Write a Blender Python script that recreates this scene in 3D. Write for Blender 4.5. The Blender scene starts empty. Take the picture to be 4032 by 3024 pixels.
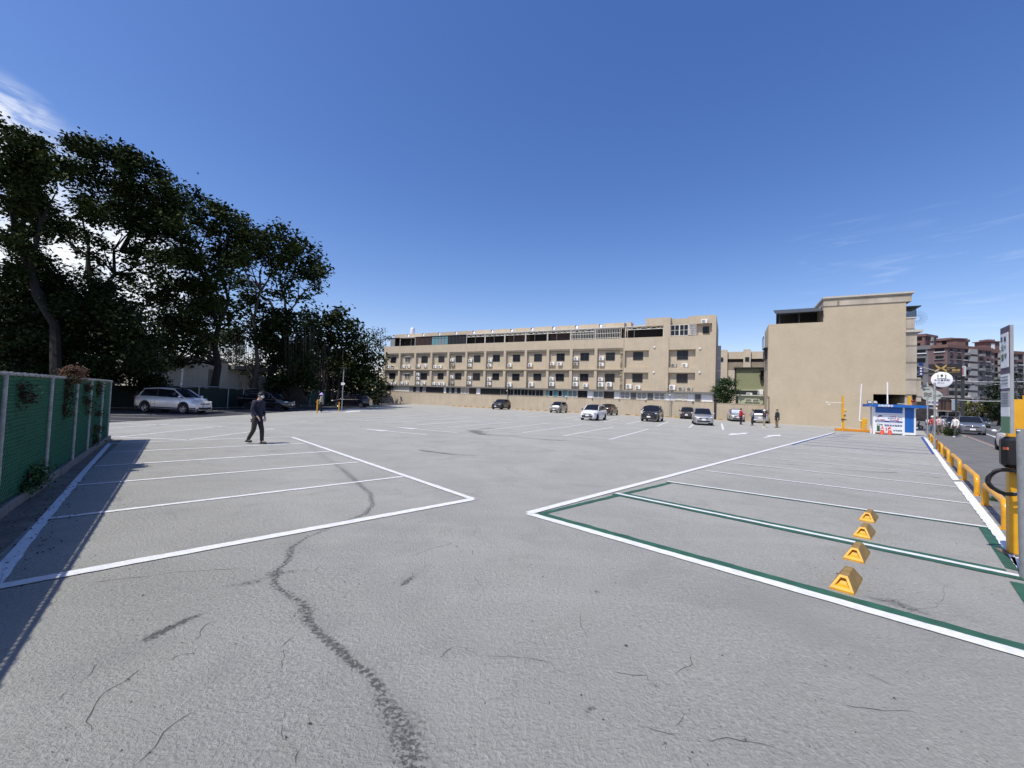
import bpy, math, random
import numpy as np
from mathutils import Vector, Matrix
random.seed(7); rng = np.random.default_rng(7)
S = bpy.context.scene
# ---------------- camera ----------------
FPX = 1613.7; PITCH = math.radians(2.051); ROLL = math.radians(2.153); CH = 1.85
Fv = Vector((0, math.cos(PITCH), math.sin(PITCH)))
R0 = Vector((1, 0, 0)); U0 = R0.cross(Fv)
Rv = R0*math.cos(ROLL)+U0*math.sin(ROLL); Uv = Rv.cross(Fv)
cd = bpy.data.cameras.new('camera'); cam = bpy.data.objects.new('camera', cd)
S.collection.objects.link(cam)
cam.matrix_world = Matrix(((Rv.x, Uv.x, -Fv.x, 0), (Rv.y, Uv.y, -Fv.y, 0), (Rv.z, Uv.z, -Fv.z, CH), (0, 0, 0, 1)))
cd.sensor_width = 36; cd.lens = FPX/4032*36; cd.clip_start = .05; cd.clip_end = 3000
S.camera = cam
# ---------------- light ----------------
SUN_EL = math.radians(62); SX, SY = -0.77, -0.638
SUN_AZ = math.atan2(SX, SY)
w = bpy.data.worlds.new('World'); S.world = w; w.use_nodes = True
nt = w.node_tree; nt.nodes.clear()
def nn(t, ty, **k):
    n = t.nodes.new(ty)
    for a, b in k.items(): setattr(n, a, b)
    return n
def lk(t, a, b): t.links.new(a, b)
sky = nn(nt, 'ShaderNodeTexSky', sky_type='NISHITA'); sky.sun_disc = False
sky.sun_elevation = SUN_EL; sky.sun_rotation = SUN_AZ; sky.altitude = 0
sky.air_density = 1.0; sky.dust_density = 0.6; sky.ozone_density = 3.0
bg = nn(nt, 'ShaderNodeBackground'); bg.inputs[1].default_value = .10
wo = nn(nt, 'ShaderNodeOutputWorld')
def raydir(x, y):
    return (Fv + Rv*((x-2016)/FPX) - Uv*((y-1512)/FPX)).normalized()
tc = nn(nt, 'ShaderNodeTexCoord')
def cloud(center, r0, r1, scale, stretch, lo, hi, amount, rot=0):
    """soft patch of cloud around one sky direction"""
    c = raydir(*center)
    dp = nn(nt, 'ShaderNodeVectorMath', operation='DOT_PRODUCT'); lk(nt, tc.outputs['Generated'], dp.inputs[0]); dp.inputs[1].default_value = c
    mr = nn(nt, 'ShaderNodeMapRange', interpolation_type='SMOOTHSTEP'); lk(nt, dp.outputs['Value'], mr.inputs[0])
    mr.inputs[1].default_value = math.cos(math.radians(r1)); mr.inputs[2].default_value = math.cos(math.radians(r0))
    mp = nn(nt, 'ShaderNodeMapping'); lk(nt, tc.outputs['Generated'], mp.inputs[0]); mp.inputs['Scale'].default_value = stretch; mp.inputs['Rotation'].default_value = (0, math.radians(rot), 0)
    ns = nn(nt, 'ShaderNodeTexNoise'); ns.inputs['Scale'].default_value = scale; ns.inputs['Detail'].default_value = 8; ns.inputs['Roughness'].default_value = .6; ns.inputs['Distortion'].default_value = .6
    lk(nt, mp.outputs[0], ns.inputs['Vector'])
    m2 = nn(nt, 'ShaderNodeMapRange', interpolation_type='SMOOTHSTEP'); lk(nt, ns.outputs['Fac'], m2.inputs[0]); m2.inputs[1].default_value = lo; m2.inputs[2].default_value = hi
    mu = nn(nt, 'ShaderNodeMath', operation='MULTIPLY'); lk(nt, mr.outputs[0], mu.inputs[0]); lk(nt, m2.outputs[0], mu.inputs[1])
    m3 = nn(nt, 'ShaderNodeMath', operation='MULTIPLY'); lk(nt, mu.outputs[0], m3.inputs[0]); m3.inputs[1].default_value = amount
    return m3.outputs[0]
skyc = nn(nt, 'ShaderNodeHueSaturation'); skyc.inputs['Saturation'].default_value = 1.12; skyc.inputs['Value'].default_value = 1.0
lk(nt, sky.outputs[0], skyc.inputs['Color'])
skt = nn(nt, 'ShaderNodeMix', data_type='RGBA', blend_type='MULTIPLY'); skt.inputs[0].default_value = 1; lk(nt, skyc.outputs[0], skt.inputs[6]); skt.inputs[7].default_value = (1.02, 1.10, 1.31, 1)
sps = nn(nt, 'ShaderNodeSeparateColor'); lk(nt, skt.outputs[2], sps.inputs[0]); cbs = nn(nt, 'ShaderNodeCombineColor')
for ch_, (ex, kk) in enumerate(((1.33, 2.10), (1.20, 1.32), (1.0, 1.05))):   # steeper zenith-to-horizon falloff per channel
    m0 = nn(nt, 'ShaderNodeMath', operation='MULTIPLY'); lk(nt, sps.outputs[ch_], m0.inputs[0]); m0.inputs[1].default_value = .12
    m1 = nn(nt, 'ShaderNodeMath', operation='POWER'); lk(nt, m0.outputs[0], m1.inputs[0]); m1.inputs[1].default_value = ex
    m2_ = nn(nt, 'ShaderNodeMath', operation='MULTIPLY'); lk(nt, m1.outputs[0], m2_.inputs[0]); m2_.inputs[1].default_value = kk/.12; lk(nt, m2_.outputs[0], cbs.inputs[ch_])
col = cbs.outputs[0]
for cl in (((60, 1180), 5, 17, 3.0, (1, 1, 2.2), .34, .56, .95),
           ((-60, 530), 1, 5.6, 9.0, (1, 1, 3.0), .40, .62, .85),
           ((330, 1080), 3, 9, 4.0, (1, 1, 2.5), .35, .6, .9),
           ((3850, 1080), 2, 9, 9.0, (1, 1, 9.0), .50, .75, .12),
           ((3300, 1030), 2, 6, 9.0, (1, 1, 9.0), .52, .8, .10)):
    mx = nn(nt, 'ShaderNodeMix', data_type='RGBA')
    lk(nt, cloud(*cl), mx.inputs[0]); lk(nt, col, mx.inputs[6]); mx.inputs[7].default_value = (8.5, 8.8, 9.4, 1)
    col = mx.outputs[2]
lk(nt, col, bg.inputs[0]); lk(nt, bg.outputs[0], wo.inputs[0])
sd = bpy.data.lights.new('sun', 'SUN'); so = bpy.data.objects.new('sun', sd); S.collection.objects.link(so)
sd.energy = 4.1; sd.angle = math.radians(.55); sd.color = (1, .95, .87)
so.rotation_euler = Vector((SX*math.cos(SUN_EL), SY*math.cos(SUN_EL), math.sin(SUN_EL))).to_track_quat('Z', 'Y').to_euler()
so.location = (-20, -20, 40)
S.view_settings.view_transform = 'Standard'; S.view_settings.look = 'None'
S.view_settings.exposure = 0.27; S.view_settings.gamma = 1
S.render.engine = 'CYCLES'
try: S.cycles.max_bounces = 6; S.cycles.transparent_max_bounces = 6
except Exception: pass
# ---------------- coordinates ----------------
def G(x, y, z=0.):
    d = Fv + Rv*((x-2016)/FPX) - Uv*((y-1512)/FPX); t = (z-CH)/d.z
    return Vector((d.x*t, d.y*t, z))
def PT(x, y, Y):
    """point seen in direction (x,y) at forward distance Y"""
    d = Fv + Rv*((x-2016)/FPX) - Uv*((y-1512)/FPX); t = Y/d.y
    return Vector((d.x*t, Y, CH+d.z*t))
AN = 1.0828
Nn = Vector((math.cos(AN), math.sin(AN), 0)); Uu = Vector((math.sin(AN), -math.cos(AN), 0))
FROT = math.atan2(Uu.y, Uu.x)
def W(x, y, d):
    r = Fv + Rv*((x-2016)/FPX) - Uv*((y-1512)/FPX); t = d/(r.x*Nn.x+r.y*Nn.y)
    p = r*t; return (p.x*Uu.x+p.y*Uu.y, p.z+CH)
def UD(u, d, z=0): return Uu*u + Nn*d + Vector((0, 0, z))
Tr = Vector((.695, .719, 0)).normalized(); Pr = Vector((Tr.y, -Tr.x, 0)); RO = Vector((6.07, 4.91, 0))
def RD(t, p, z=0): return RO + Tr*t + Pr*p + Vector((0, 0, z))
RROT = math.atan2(Tr.y, Tr.x)
# ---------------- materials ----------------
MATS = {}
def mat(name, col, rough=.7, metal=0, var=.12, scale=6, bump=0, bscale=60, spec=.5, coat=0, emit=None, tint=None, dirt=0, alpha=1, trans=0):
    if name in MATS: return MATS[name]
    m = bpy.data.materials.new(name); m.use_nodes = True; t = m.node_tree; t.nodes.clear()
    o = nn(t, 'ShaderNodeOutputMaterial'); b = nn(t, 'ShaderNodeBsdfPrincipled'); lk(t, b.outputs[0], o.inputs[0])
    tc = nn(t, 'ShaderNodeTexCoord'); src = tc.outputs['Object']
    ns = nn(t, 'ShaderNodeTexNoise'); ns.inputs['Scale'].default_value = scale; ns.inputs['Detail'].default_value = 5; lk(t, src, ns.inputs['Vector'])
    rp = nn(t, 'ShaderNodeMapRange'); lk(t, ns.outputs['Fac'], rp.inputs[0]); rp.inputs[1].default_value = .3; rp.inputs[2].default_value = .7
    mx = nn(t, 'ShaderNodeMix', data_type='RGBA'); lk(t, rp.outputs[0], mx.inputs[0])
    c2 = tint or tuple(min(1, c*(1+var)) for c in col)
    mx.inputs[6].default_value = (*[c*(1-var) for c in col], 1); mx.inputs[7].default_value = (*c2, 1)
    cur = mx.outputs[2]
    if dirt:
        n2 = nn(t, 'ShaderNodeTexNoise'); n2.inputs['Scale'].default_value = scale*2.3; n2.inputs['Detail'].default_value = 8; n2.inputs['Roughness'].default_value = .7; lk(t, src, n2.inputs['Vector'])
        r2 = nn(t, 'ShaderNodeMapRange'); lk(t, n2.outputs['Fac'], r2.inputs[0]); r2.inputs[1].default_value = .5; r2.inputs[2].default_value = .75; r2.inputs[4].default_value = dirt
        m2 = nn(t, 'ShaderNodeMix', data_type='RGBA'); lk(t, r2.outputs[0], m2.inputs[0]); lk(t, cur, m2.inputs[6]); m2.inputs[7].default_value = (.12, .10, .08, 1); cur = m2.outputs[2]
    lk(t, cur, b.inputs['Base Color'])
    b.inputs['Roughness'].default_value = rough; b.inputs['Metallic'].default_value = metal
    b.inputs['Specular IOR Level'].default_value = spec; b.inputs['Coat Weight'].default_value = coat; b.inputs['Coat Roughness'].default_value = .05
    if emit: b.inputs['Emission Color'].default_value = (*emit[:3], 1); b.inputs['Emission Strength'].default_value = emit[3]
    if trans: b.inputs['Transmission Weight'].default_value = trans
    if alpha < 1: b.inputs['Alpha'].default_value = alpha
    if bump:
        n3 = nn(t, 'ShaderNodeTexNoise'); n3.inputs['Scale'].default_value = bscale; n3.inputs['Detail'].default_value = 4; lk(t, src, n3.inputs['Vector'])
        bp = nn(t, 'ShaderNodeBump'); bp.inputs['Strength'].default_value = bump; bp.inputs['Distance'].default_value = .02; lk(t, n3.outputs['Fac'], bp.inputs['Height']); lk(t, bp.outputs[0], b.inputs['Normal'])
    MATS[name] = m; return m
def tilemat(name, col, tw, th, mortar=.75, streak=.25, rough=.75, bump=.25, var=.06):
    """tiled wall: brick texture in the object's x/z plane plus vertical weather streaks"""
    if name in MATS: return MATS[name]
    m = mat(name, col, rough, var=var, scale=.6); t = m.node_tree
    b = [n for n in t.nodes if n.type == 'BSDF_PRINCIPLED'][0]; base = b.inputs['Base Color'].links[0].from_socket
    tc = [n for n in t.nodes if n.type == 'TEX_COORD'][0]
    sp = nn(t, 'ShaderNodeSeparateXYZ'); lk(t, tc.outputs['Object'], sp.inputs[0])
    ad = nn(t, 'ShaderNodeMath', operation='ADD'); lk(t, sp.outputs[0], ad.inputs[0]); lk(t, sp.outputs[1], ad.inputs[1])
    cb = nn(t, 'ShaderNodeCombineXYZ'); lk(t, ad.outputs[0], cb.inputs[0]); lk(t, sp.outputs[2], cb.inputs[1])
    br = nn(t, 'ShaderNodeTexBrick'); lk(t, cb.outputs[0], br.inputs['Vector'])
    br.inputs['Scale'].default_value = 1; br.inputs['Brick Width'].default_value = tw; br.inputs['Row Height'].default_value = th
    br.inputs['Mortar Size'].default_value = min(tw, th)*.07; br.inputs['Mortar Smooth'].default_value = .3
    br.inputs['Color1'].default_value = (1, 1, 1, 1); br.inputs['Color2'].default_value = (.93, .93, .93, 1); br.inputs['Mortar'].default_value = (mortar,)*3+(1,)
    mm = nn(t, 'ShaderNodeMix', data_type='RGBA', blend_type='MULTIPLY'); mm.inputs[0].default_value = 1; lk(t, base, mm.inputs[6]); lk(t, br.outputs['Color'], mm.inputs[7])
    mp = nn(t, 'ShaderNodeMapping'); lk(t, tc.outputs['Object'], mp.inputs[0]); mp.inputs['Scale'].default_value = (2.6, 2.6, .22)
    ns = nn(t, 'ShaderNodeTexNoise'); ns.inputs['Scale'].default_value = 1.4; ns.inputs['Detail'].default_value = 6; ns.inputs['Roughness'].default_value = .65; lk(t, mp.outputs[0], ns.inputs['Vector'])
    rp = nn(t, 'ShaderNodeMapRange'); lk(t, ns.outputs['Fac'], rp.inputs[0]); rp.inputs[1].default_value = .48; rp.inputs[2].default_value = .75; rp.inputs[3].default_value = 0; rp.inputs[4].default_value = streak
    m2 = nn(t, 'ShaderNodeMix', data_type='RGBA'); lk(t, rp.outputs[0], m2.inputs[0]); lk(t, mm.outputs[2], m2.inputs[6]); m2.inputs[7].default_value = (*[c*.45 for c in col], 1)
    lk(t, m2.outputs[2], b.inputs['Base Color'])
    bp = nn(t, 'ShaderNodeBump'); bp.inputs['Strength'].default_value = bump; bp.inputs['Distance'].default_value = .01; lk(t, br.outputs['Fac'], bp.inputs['Height']); bp.invert = True
    lk(t, bp.outputs[0], b.inputs['Normal'])
    return m
# ---------------- mesh builder ----------------
class MB:
    def __init__(s): s.v = []; s.f = []; s.mi = []; s.sm = False
    def add(s, vs, fs, m=0):
        o = len(s.v); s.v += [tuple(v) for v in vs]; s.f += [tuple(i+o for i in f) for f in fs]; s.mi += [m]*len(fs); return s
    def box(s, x0, x1, y0, y1, z0, z1, m=0):
        return s.add([(x0,y0,z0),(x1,y0,z0),(x1,y1,z0),(x0,y1,z0),(x0,y0,z1),(x1,y0,z1),(x1,y1,z1),(x0,y1,z1)],
                     [(0,3,2,1),(4,5,6,7),(0,1,5,4),(1,2,6,5),(2,3,7,6),(3,0,4,7)], m)
    def cbox(s, c, sx, sy, sz, m=0, rot=0, ch=0.0):
        """box with chamfered vertical+top edges, centred on c"""
        x, y, z = sx/2, sy/2, sz/2; k = ch
        if k <= 0: vs = [(a*x, b*y, c_*z) for c_ in (-1,1) for a, b in ((-1,-1),(1,-1),(1,1),(-1,1))]; fs = [(0,3,2,1),(4,5,6,7),(0,1,5,4),(1,2,6,5),(2,3,7,6),(3,0,4,7)]
        else:
            vs = []
            for (zz, ins) in ((-z, k), (-z+k, 0), (z-k, 0), (z, k)):
                X, Y = x-ins, y-ins
                vs += [(-X+k,-Y,zz),(X-k,-Y,zz),(X,-Y+k,zz),(X,Y-k,zz),(X-k,Y,zz),(-X+k,Y,zz),(-X,Y-k,zz),(-X,-Y+k,zz)]
            fs = [tuple(range(7,-1,-1)), tuple(range(24,32))]
            for r in range(3):
                for i in range(8): fs.append((r*8+i, r*8+(i+1)%8, r*8+8+(i+1)%8, r*8+8+i))
        cr, sr = math.cos(rot), math.sin(rot)
        return s.add([(c[0]+v[0]*cr-v[1]*sr, c[1]+v[0]*sr+v[1]*cr, c[2]+v[2]) for v in vs], fs, m)
    def tube(s, pts, rad, n=8, m=0, cap=True):
        pts = [Vector(p) for p in pts]; rs = rad if isinstance(rad, (list, tuple)) else [rad]*len(pts)
        o = len(s.v); prev = None
        for i, p in enumerate(pts):
            d = (pts[min(i+1, len(pts)-1)]-pts[max(i-1, 0)]).normalized()
            if prev is None: a = d.cross(Vector((0,0,1)) if abs(d.z) < .9 else Vector((1,0,0))).normalized()
            else: a = (prev - d*prev.dot(d)).normalized()
            prev = a; b = d.cross(a)
            for k in range(n):
                th = 2*math.pi*k/n; q = p + (a*math.cos(th)+b*math.sin(th))*rs[i]; s.v.append(tuple(q))
        for i in range(len(pts)-1):
            for k in range(n):
                s.f.append((o+i*n+k, o+i*n+(k+1)%n, o+(i+1)*n+(k+1)%n, o+(i+1)*n+k)); s.mi.append(m)
        if cap:
            s.f.append(tuple(o+k for k in reversed(range(n)))); s.mi.append(m)
            e = o+(len(pts)-1)*n; s.f.append(tuple(e+k for k in range(n))); s.mi.append(m)
        return s
    def bar(s, p, q, w, h=None, m=0):
        return s.tube([p, q], w/2*1.2, 4 if h is None else 4, m)
    def prism(s, pts, z0, z1, m=0):
        n = len(pts); vs = [(p[0], p[1], z0) for p in pts]+[(p[0], p[1], z1) for p in pts]
        return s.add(vs, [tuple(range(n-1,-1,-1)), tuple(range(n, 2*n))]+[(i,(i+1)%n,n+(i+1)%n,n+i) for i in range(n)], m)
    def yprism(s, pts, y0, y1, m=0):
        """polygon in x/z extruded along y"""
        n = len(pts); vs = [(p[0], y0, p[1]) for p in pts]+[(p[0], y1, p[1]) for p in pts]
        return s.add(vs, [tuple(range(n)), tuple(range(2*n-1, n-1, -1))]+[((i+1)%n,i,n+i,n+(i+1)%n) for i in range(n)], m)
    def lathe(s, prof, c=(0,0,0), axis='z', n=16, m=0):
        o = len(s.v)
        for (r, h) in prof:
            for k in range(n):
                a = 2*math.pi*k/n; x, y = r*math.cos(a), r*math.sin(a)
                p = (x, y, h) if axis == 'z' else ((x, h, y) if axis == 'y' else (h, x, y))
                s.v.append((p[0]+c[0], p[1]+c[1], p[2]+c[2]))
        for i in range(len(prof)-1):
            for k in range(n): s.f.append((o+i*n+k, o+i*n+(k+1)%n, o+(i+1)*n+(k+1)%n, o+(i+1)*n+k)); s.mi.append(m)
        return s
    def ball(s, c, rx, ry, rz, n=10, m=0):
        prof = [(math.sin(math.pi*i/n), -math.cos(math.pi*i/n)) for i in range(n+1)]
        o = len(s.v); s.lathe(prof, n=n+2, m=m)
        for i in range(o, len(s.v)):
            v = s.v[i]; s.v[i] = (v[0]*rx+c[0], v[1]*ry+c[1], v[2]*rz+c[2])
        return s
    def mesh(s, name, mats, smooth=False):
        me = bpy.data.meshes.new(name); me.from_pydata(s.v, [], s.f)
        for m in (mats if isinstance(mats, (list, tuple)) else [mats]): me.materials.append(m)
        if s.mi and max(s.mi) > 0: me.polygons.foreach_set('material_index', s.mi)
        if smooth:
            me.polygons.foreach_set('use_smooth', [True]*len(s.f)); me.update()
            me.set_sharp_from_angle(angle=math.radians(38))
        me.update(); return me
    def build(s, name, mats, parent=None, smooth=False):
        o = bpy.data.objects.new(name, s.mesh(name, mats, smooth)); S.collection.objects.link(o)
        if parent is not None: o.parent = parent
        return o
def tag(o, label=None, cat=None, group=None, kind=None):
    if label: o['label'] = label
    if cat: o['category'] = cat
    if group: o['group'] = group
    if kind: o['kind'] = kind
    return o
def thing(name, label, cat, loc=(0,0,0), rz=0, group=None):
    o = bpy.data.objects.new(name, None); S.collection.objects.link(o); o.empty_display_size = .2
    o.location = loc; o.rotation_euler = (0, 0, rz); return tag(o, label, cat, group)
def dup(root, loc=None, rz=None, label=None, group=None, parent=None):
    c = root.copy(); S.collection.objects.link(c); c.parent = parent
    if loc is not None: c.location = loc
    if rz is not None: c.rotation_euler = (0, 0, rz)
    if label: c['label'] = label
    if group: c['group'] = group
    for ch in list(root.children): dup(ch, parent=c)
    return c
def place(o, loc, rz=0):
    """single-mesh thing: geometry is local, base at loc"""
    o.location = loc; o.rotation_euler = (0, 0, rz); return o
def textmesh(body, size, m, name='lettering', parent=None, loc=(0,0,0), rot=(math.pi/2, 0, 0), sx=1, align='LEFT', bold=0, extrude=.004):
    cu = bpy.data.curves.new('t', 'FONT'); cu.body = body; cu.size = size; cu.align_x = align; cu.offset = bold*size; cu.extrude = extrude; cu.resolution_u = 3
    to = bpy.data.objects.new('t', cu); S.collection.objects.link(to)
    dg = bpy.context.evaluated_depsgraph_get(); dg.update()
    me = bpy.data.meshes.new_from_object(to.evaluated_get(dg)); bpy.data.objects.remove(to); bpy.data.curves.remove(cu)
    me.materials.clear(); me.materials.append(m)
    o = bpy.data.objects.new(name, me); S.collection.objects.link(o); o.parent = parent
    o.location = loc; o.rotation_euler = rot; o.scale = (sx, 1, 1); return o
# ================= GROUND =================
P2F = 4032/2212
def ground_material():
    m = bpy.data.materials.new('worn_concrete'); m.use_nodes = True; t = m.node_tree; t.nodes.clear()
    o = nn(t, 'ShaderNodeOutputMaterial'); b = nn(t, 'ShaderNodeBsdfPrincipled'); lk(t, b.outputs[0], o.inputs[0])
    tc = nn(t, 'ShaderNodeTexCoord'); src = tc.outputs['Object']
    def noise(sc, det=6, ro=.55, dist=0, vec=src):
        n = nn(t, 'ShaderNodeTexNoise'); n.inputs['Scale'].default_value = sc; n.inputs['Detail'].default_value = det; n.inputs['Roughness'].default_value = ro; n.inputs['Distortion'].default_value = dist; lk(t, vec, n.inputs['Vector']); return n.outputs['Fac']
    def rng_(f, a, c, lo=0, hi=1):
        r = nn(t, 'ShaderNodeMapRange'); lk(t, f, r.inputs[0]); r.inputs[1].default_value = a; r.inputs[2].default_value = c; r.inputs[3].default_value = lo; r.inputs[4].default_value = hi; return r.outputs[0]
    def mix(f, a, c, bt='MIX'):
        x = nn(t, 'ShaderNodeMix', data_type='RGBA', blend_type=bt)
        if isinstance(f, (int, float)): x.inputs[0].default_value = f
        else: lk(t, f, x.inputs[0])
        for i, q in ((6, a), (7, c)):
            if isinstance(q, tuple): x.inputs[i].default_value = (*q, 1)
            else: lk(t, q, x.inputs[i])
        return x.outputs[2]
    def math_(op, a, c):
        x = nn(t, 'ShaderNodeMath', operation=op)
        for i, q in ((0, a), (1, c)):
            if isinstance(q, (int, float)): x.inputs[i].default_value = q
            else: lk(t, q, x.inputs[i])
        return x.outputs[0]
    c = mix(rng_(noise(.35, 4), .35, .65), (.305, .305, .276), (.352, .348, .312))
    c = mix(rng_(noise(1.3, 8, .65, .8), .44, .75, 0, .25), c, (.270, .275, .268))
    mp = nn(t, 'ShaderNodeMapping'); lk(t, src, mp.inputs[0]); mp.inputs['Rotation'].default_value = (0, 0, math.radians(28)); mp.inputs['Scale'].default_value = (.25, 2.2, 1)
    c = mix(rng_(noise(1.1, 6, .6, .5, mp.outputs[0]), .52, .75, 0, .35), c, (.42, .42, .40))
    mp2 = nn(t, 'ShaderNodeMapping'); lk(t, src, mp2.inputs[0]); mp2.inputs['Rotation'].default_value = (0, 0, math.radians(-20)); mp2.inputs['Scale'].default_value = (.12, .9, 1)
    c = mix(rng_(noise(.9, 7, .62, 1.2, mp2.outputs[0]), .58, .76, 0, .38), c, (.27, .27, .255))
    # rough broom-swept grain: dark pits, pale crests, coming and going in patches
    gr = math_('ADD', math_('MULTIPLY', noise(44, 5, .68), .6), math_('MULTIPLY', noise(24, 4, .6), .4)); patch = rng_(noise(.9, 4, .6), .35, .62, .25, 1)
    c = mix(math_('MULTIPLY', rng_(gr, .47, .38, 0, .42), patch), c, (.10, .10, .105))
    c = mix(math_('MULTIPLY', rng_(gr, .505, .60, 0, .50), patch), c, (.54, .54, .51))
    fine = noise(150, 3, .6); c = mix(rng_(fine, .38, .62, .0, .12), c, (.24, .24, .235))
    vo = nn(t, 'ShaderNodeTexVoronoi'); vo.inputs['Scale'].default_value = 5.5; lk(t, src, vo.inputs['Vector'])
    c = mix(math_('MULTIPLY', rng_(vo.outputs['Distance'], .075, .03), rng_(noise(3.1, 2), .5, .62)), c, (.075, .07, .06))
    c = mix(rng_(noise(.42, 5, .55, 1.0), .46, .60, 0, .30), c, (.40, .40, .37))
    c = mix(rng_(noise(.75, 6, .6, 1.6), .52, .66, 0, .34), c, (.235, .24, .23))
    c = mix(rng_(noise(1.7, 10, .74, .8), .555, .66, 0, .42), c, (.262, .25, .215))
    c = mix(rng_(noise(.55, 9, .78, 1.5), .57, .62, 0, .22), c, (.29, .285, .26))
    # painted stain map carried by the mesh
    at = nn(t, 'ShaderNodeAttribute'); at.attribute_name = 'stain'
    st = math_('MULTIPLY', at.outputs['Fac'], 1); rag = rng_(noise(34, 8, .8, .3), .34, .60)
    sm_ = rng_(math_('ADD', st, math_('MULTIPLY', rag, .85)), 1.02, 1.38)
    c = mix(math_('MULTIPLY', sm_, .50), c, (.105, .09, .072))
    halo = rng_(at.outputs['Fac'], .05, .8, 0, .22); c = mix(halo, c, (.20, .195, .18))
    lk(t, c, b.inputs['Base Color']); b.inputs['Roughness'].default_value = .86; b.inputs['Specular IOR Level'].default_value = .35
    hgt = math_('ADD', math_('MULTIPLY', gr, 1.0), math_('MULTIPLY', noise(2.6, 3), .12))
    hgt = math_('SUBTRACT', hgt, math_('MULTIPLY', sm_, .35))
    bp = nn(t, 'ShaderNodeBump'); bp.inputs['Strength'].default_value = 1; bp.inputs['Distance'].default_value = .055; lk(t, hgt, bp.inputs['Height']); lk(t, bp.outputs[0], b.inputs['Normal'])
    return m
def polyw(pts): # list of (fullx, fully, width, strength)
    return [(G(p[0], p[1]).x, G(p[0], p[1]).y, p[2], p[3]) for p in pts]
k = P2F
stains = [polyw([(x*k, y*k, wd, st) for x, y, wd, st in L]) for L in (
  [(655,950,.16,.4),(690,980,.14,.45),(735,1010,.10,.5),(770,1040,.07,.6),(800,1065,.06,.65),(806,1090,.05,.6),(790,1110,.05,.6),(740,1128,.05,.5),(700,1145,.04,.5),(655,1165,.035,.5),(632,1180,.05,.65),(625,1205,.05,.65),(600,1235,.045,.65),(592,1262,.04,.65),(620,1282,.035,.75),(650,1300,.035,.78),(665,1320,.04,.72),(668,1345,.035,.78),(690,1370,.03,.85),(730,1400,.03,.85),(760,1430,.032,.82),(800,1455,.032,.85),(820,1480,.04,.75)],
  [(800,1450,.03,.4),(820,1490,.07,.52),(850,1540,.10,.55),(875,1590,.12,.52),(890,1640,.12,.52),(900,1720,.12,.5)],
  [(655,1310,.05,.42),(640,1330,.05,.4),(668,1350,.04,.4)],
  [(310,1385,.03,.6),(345,1368,.05,.8),(390,1345,.04,.8),(430,1328,.03,.7)],
  [(500,1265,.05,.45),(560,1255,.06,.5)],
  [(590,1240,.10,.5),(630,1235,.05,.5)],
  [(870,1262,.03,.7),(880,1255,.05,.6),(905,1240,.04,.4)],
  [(1290,1280,.03,.6),(1280,1273,.02,.8)],
  [(1930,1300,.10,.55),(1960,1312,.08,.55),(2000,1325,.05,.4)],
  [(1870,1290,.05,.4),(1900,1296,.06,.5)],
  [(1835,1440,.02,.9),(1850,1447,.015,.9)],
  [(1260,1525,.015,.7),(1280,1532,.02,.8)])]
stains += [polyw(L) for L in (
  [(1658,1773,.10,.8),(1722,1782,.16,.7),(1793,1790,.14,.6),(1860,1793,.1,.5),(1934,1793,.1,.4)],
  [(1868,1696,.5,.7),(1877,1703,.45,.75),(1901,1711,.35,.75),(1961,1714,.2,.6),(2002,1716,.25,.55),(2100,1727,.2,.6),(2170,1733,.25,.7),(2225,1733,.2,.7)],
  [(1900,1690,.4,.55),(1935,1687,.35,.55)],
  [(1700,1738,.2,.4),(1750,1737,.2,.5)],
  [(1695,1757,.14,.4),(1730,1765,.12,.4)],
  [(3000,1822,.10,.3),(3130,1830,.12,.45),(3260,1845,.12,.4),(3400,1858,.10,.4),(3520,1861,.12,.7),(3555,1865,.08,.5)],
  [(3620,1872,.12,.5),(3690,1880,.14,.6)],
  [(3735,1880,.06,.9),(3765,1884,.08,.9)],
  [(1310,1720,.5,.3),(1370,1719,.5,.35)],
  [(1080,1777,.35,.4),(1160,1771,.4,.3)],
  [(1000,1660,.9,.25),(1200,1656,.9,.2)])]
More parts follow.
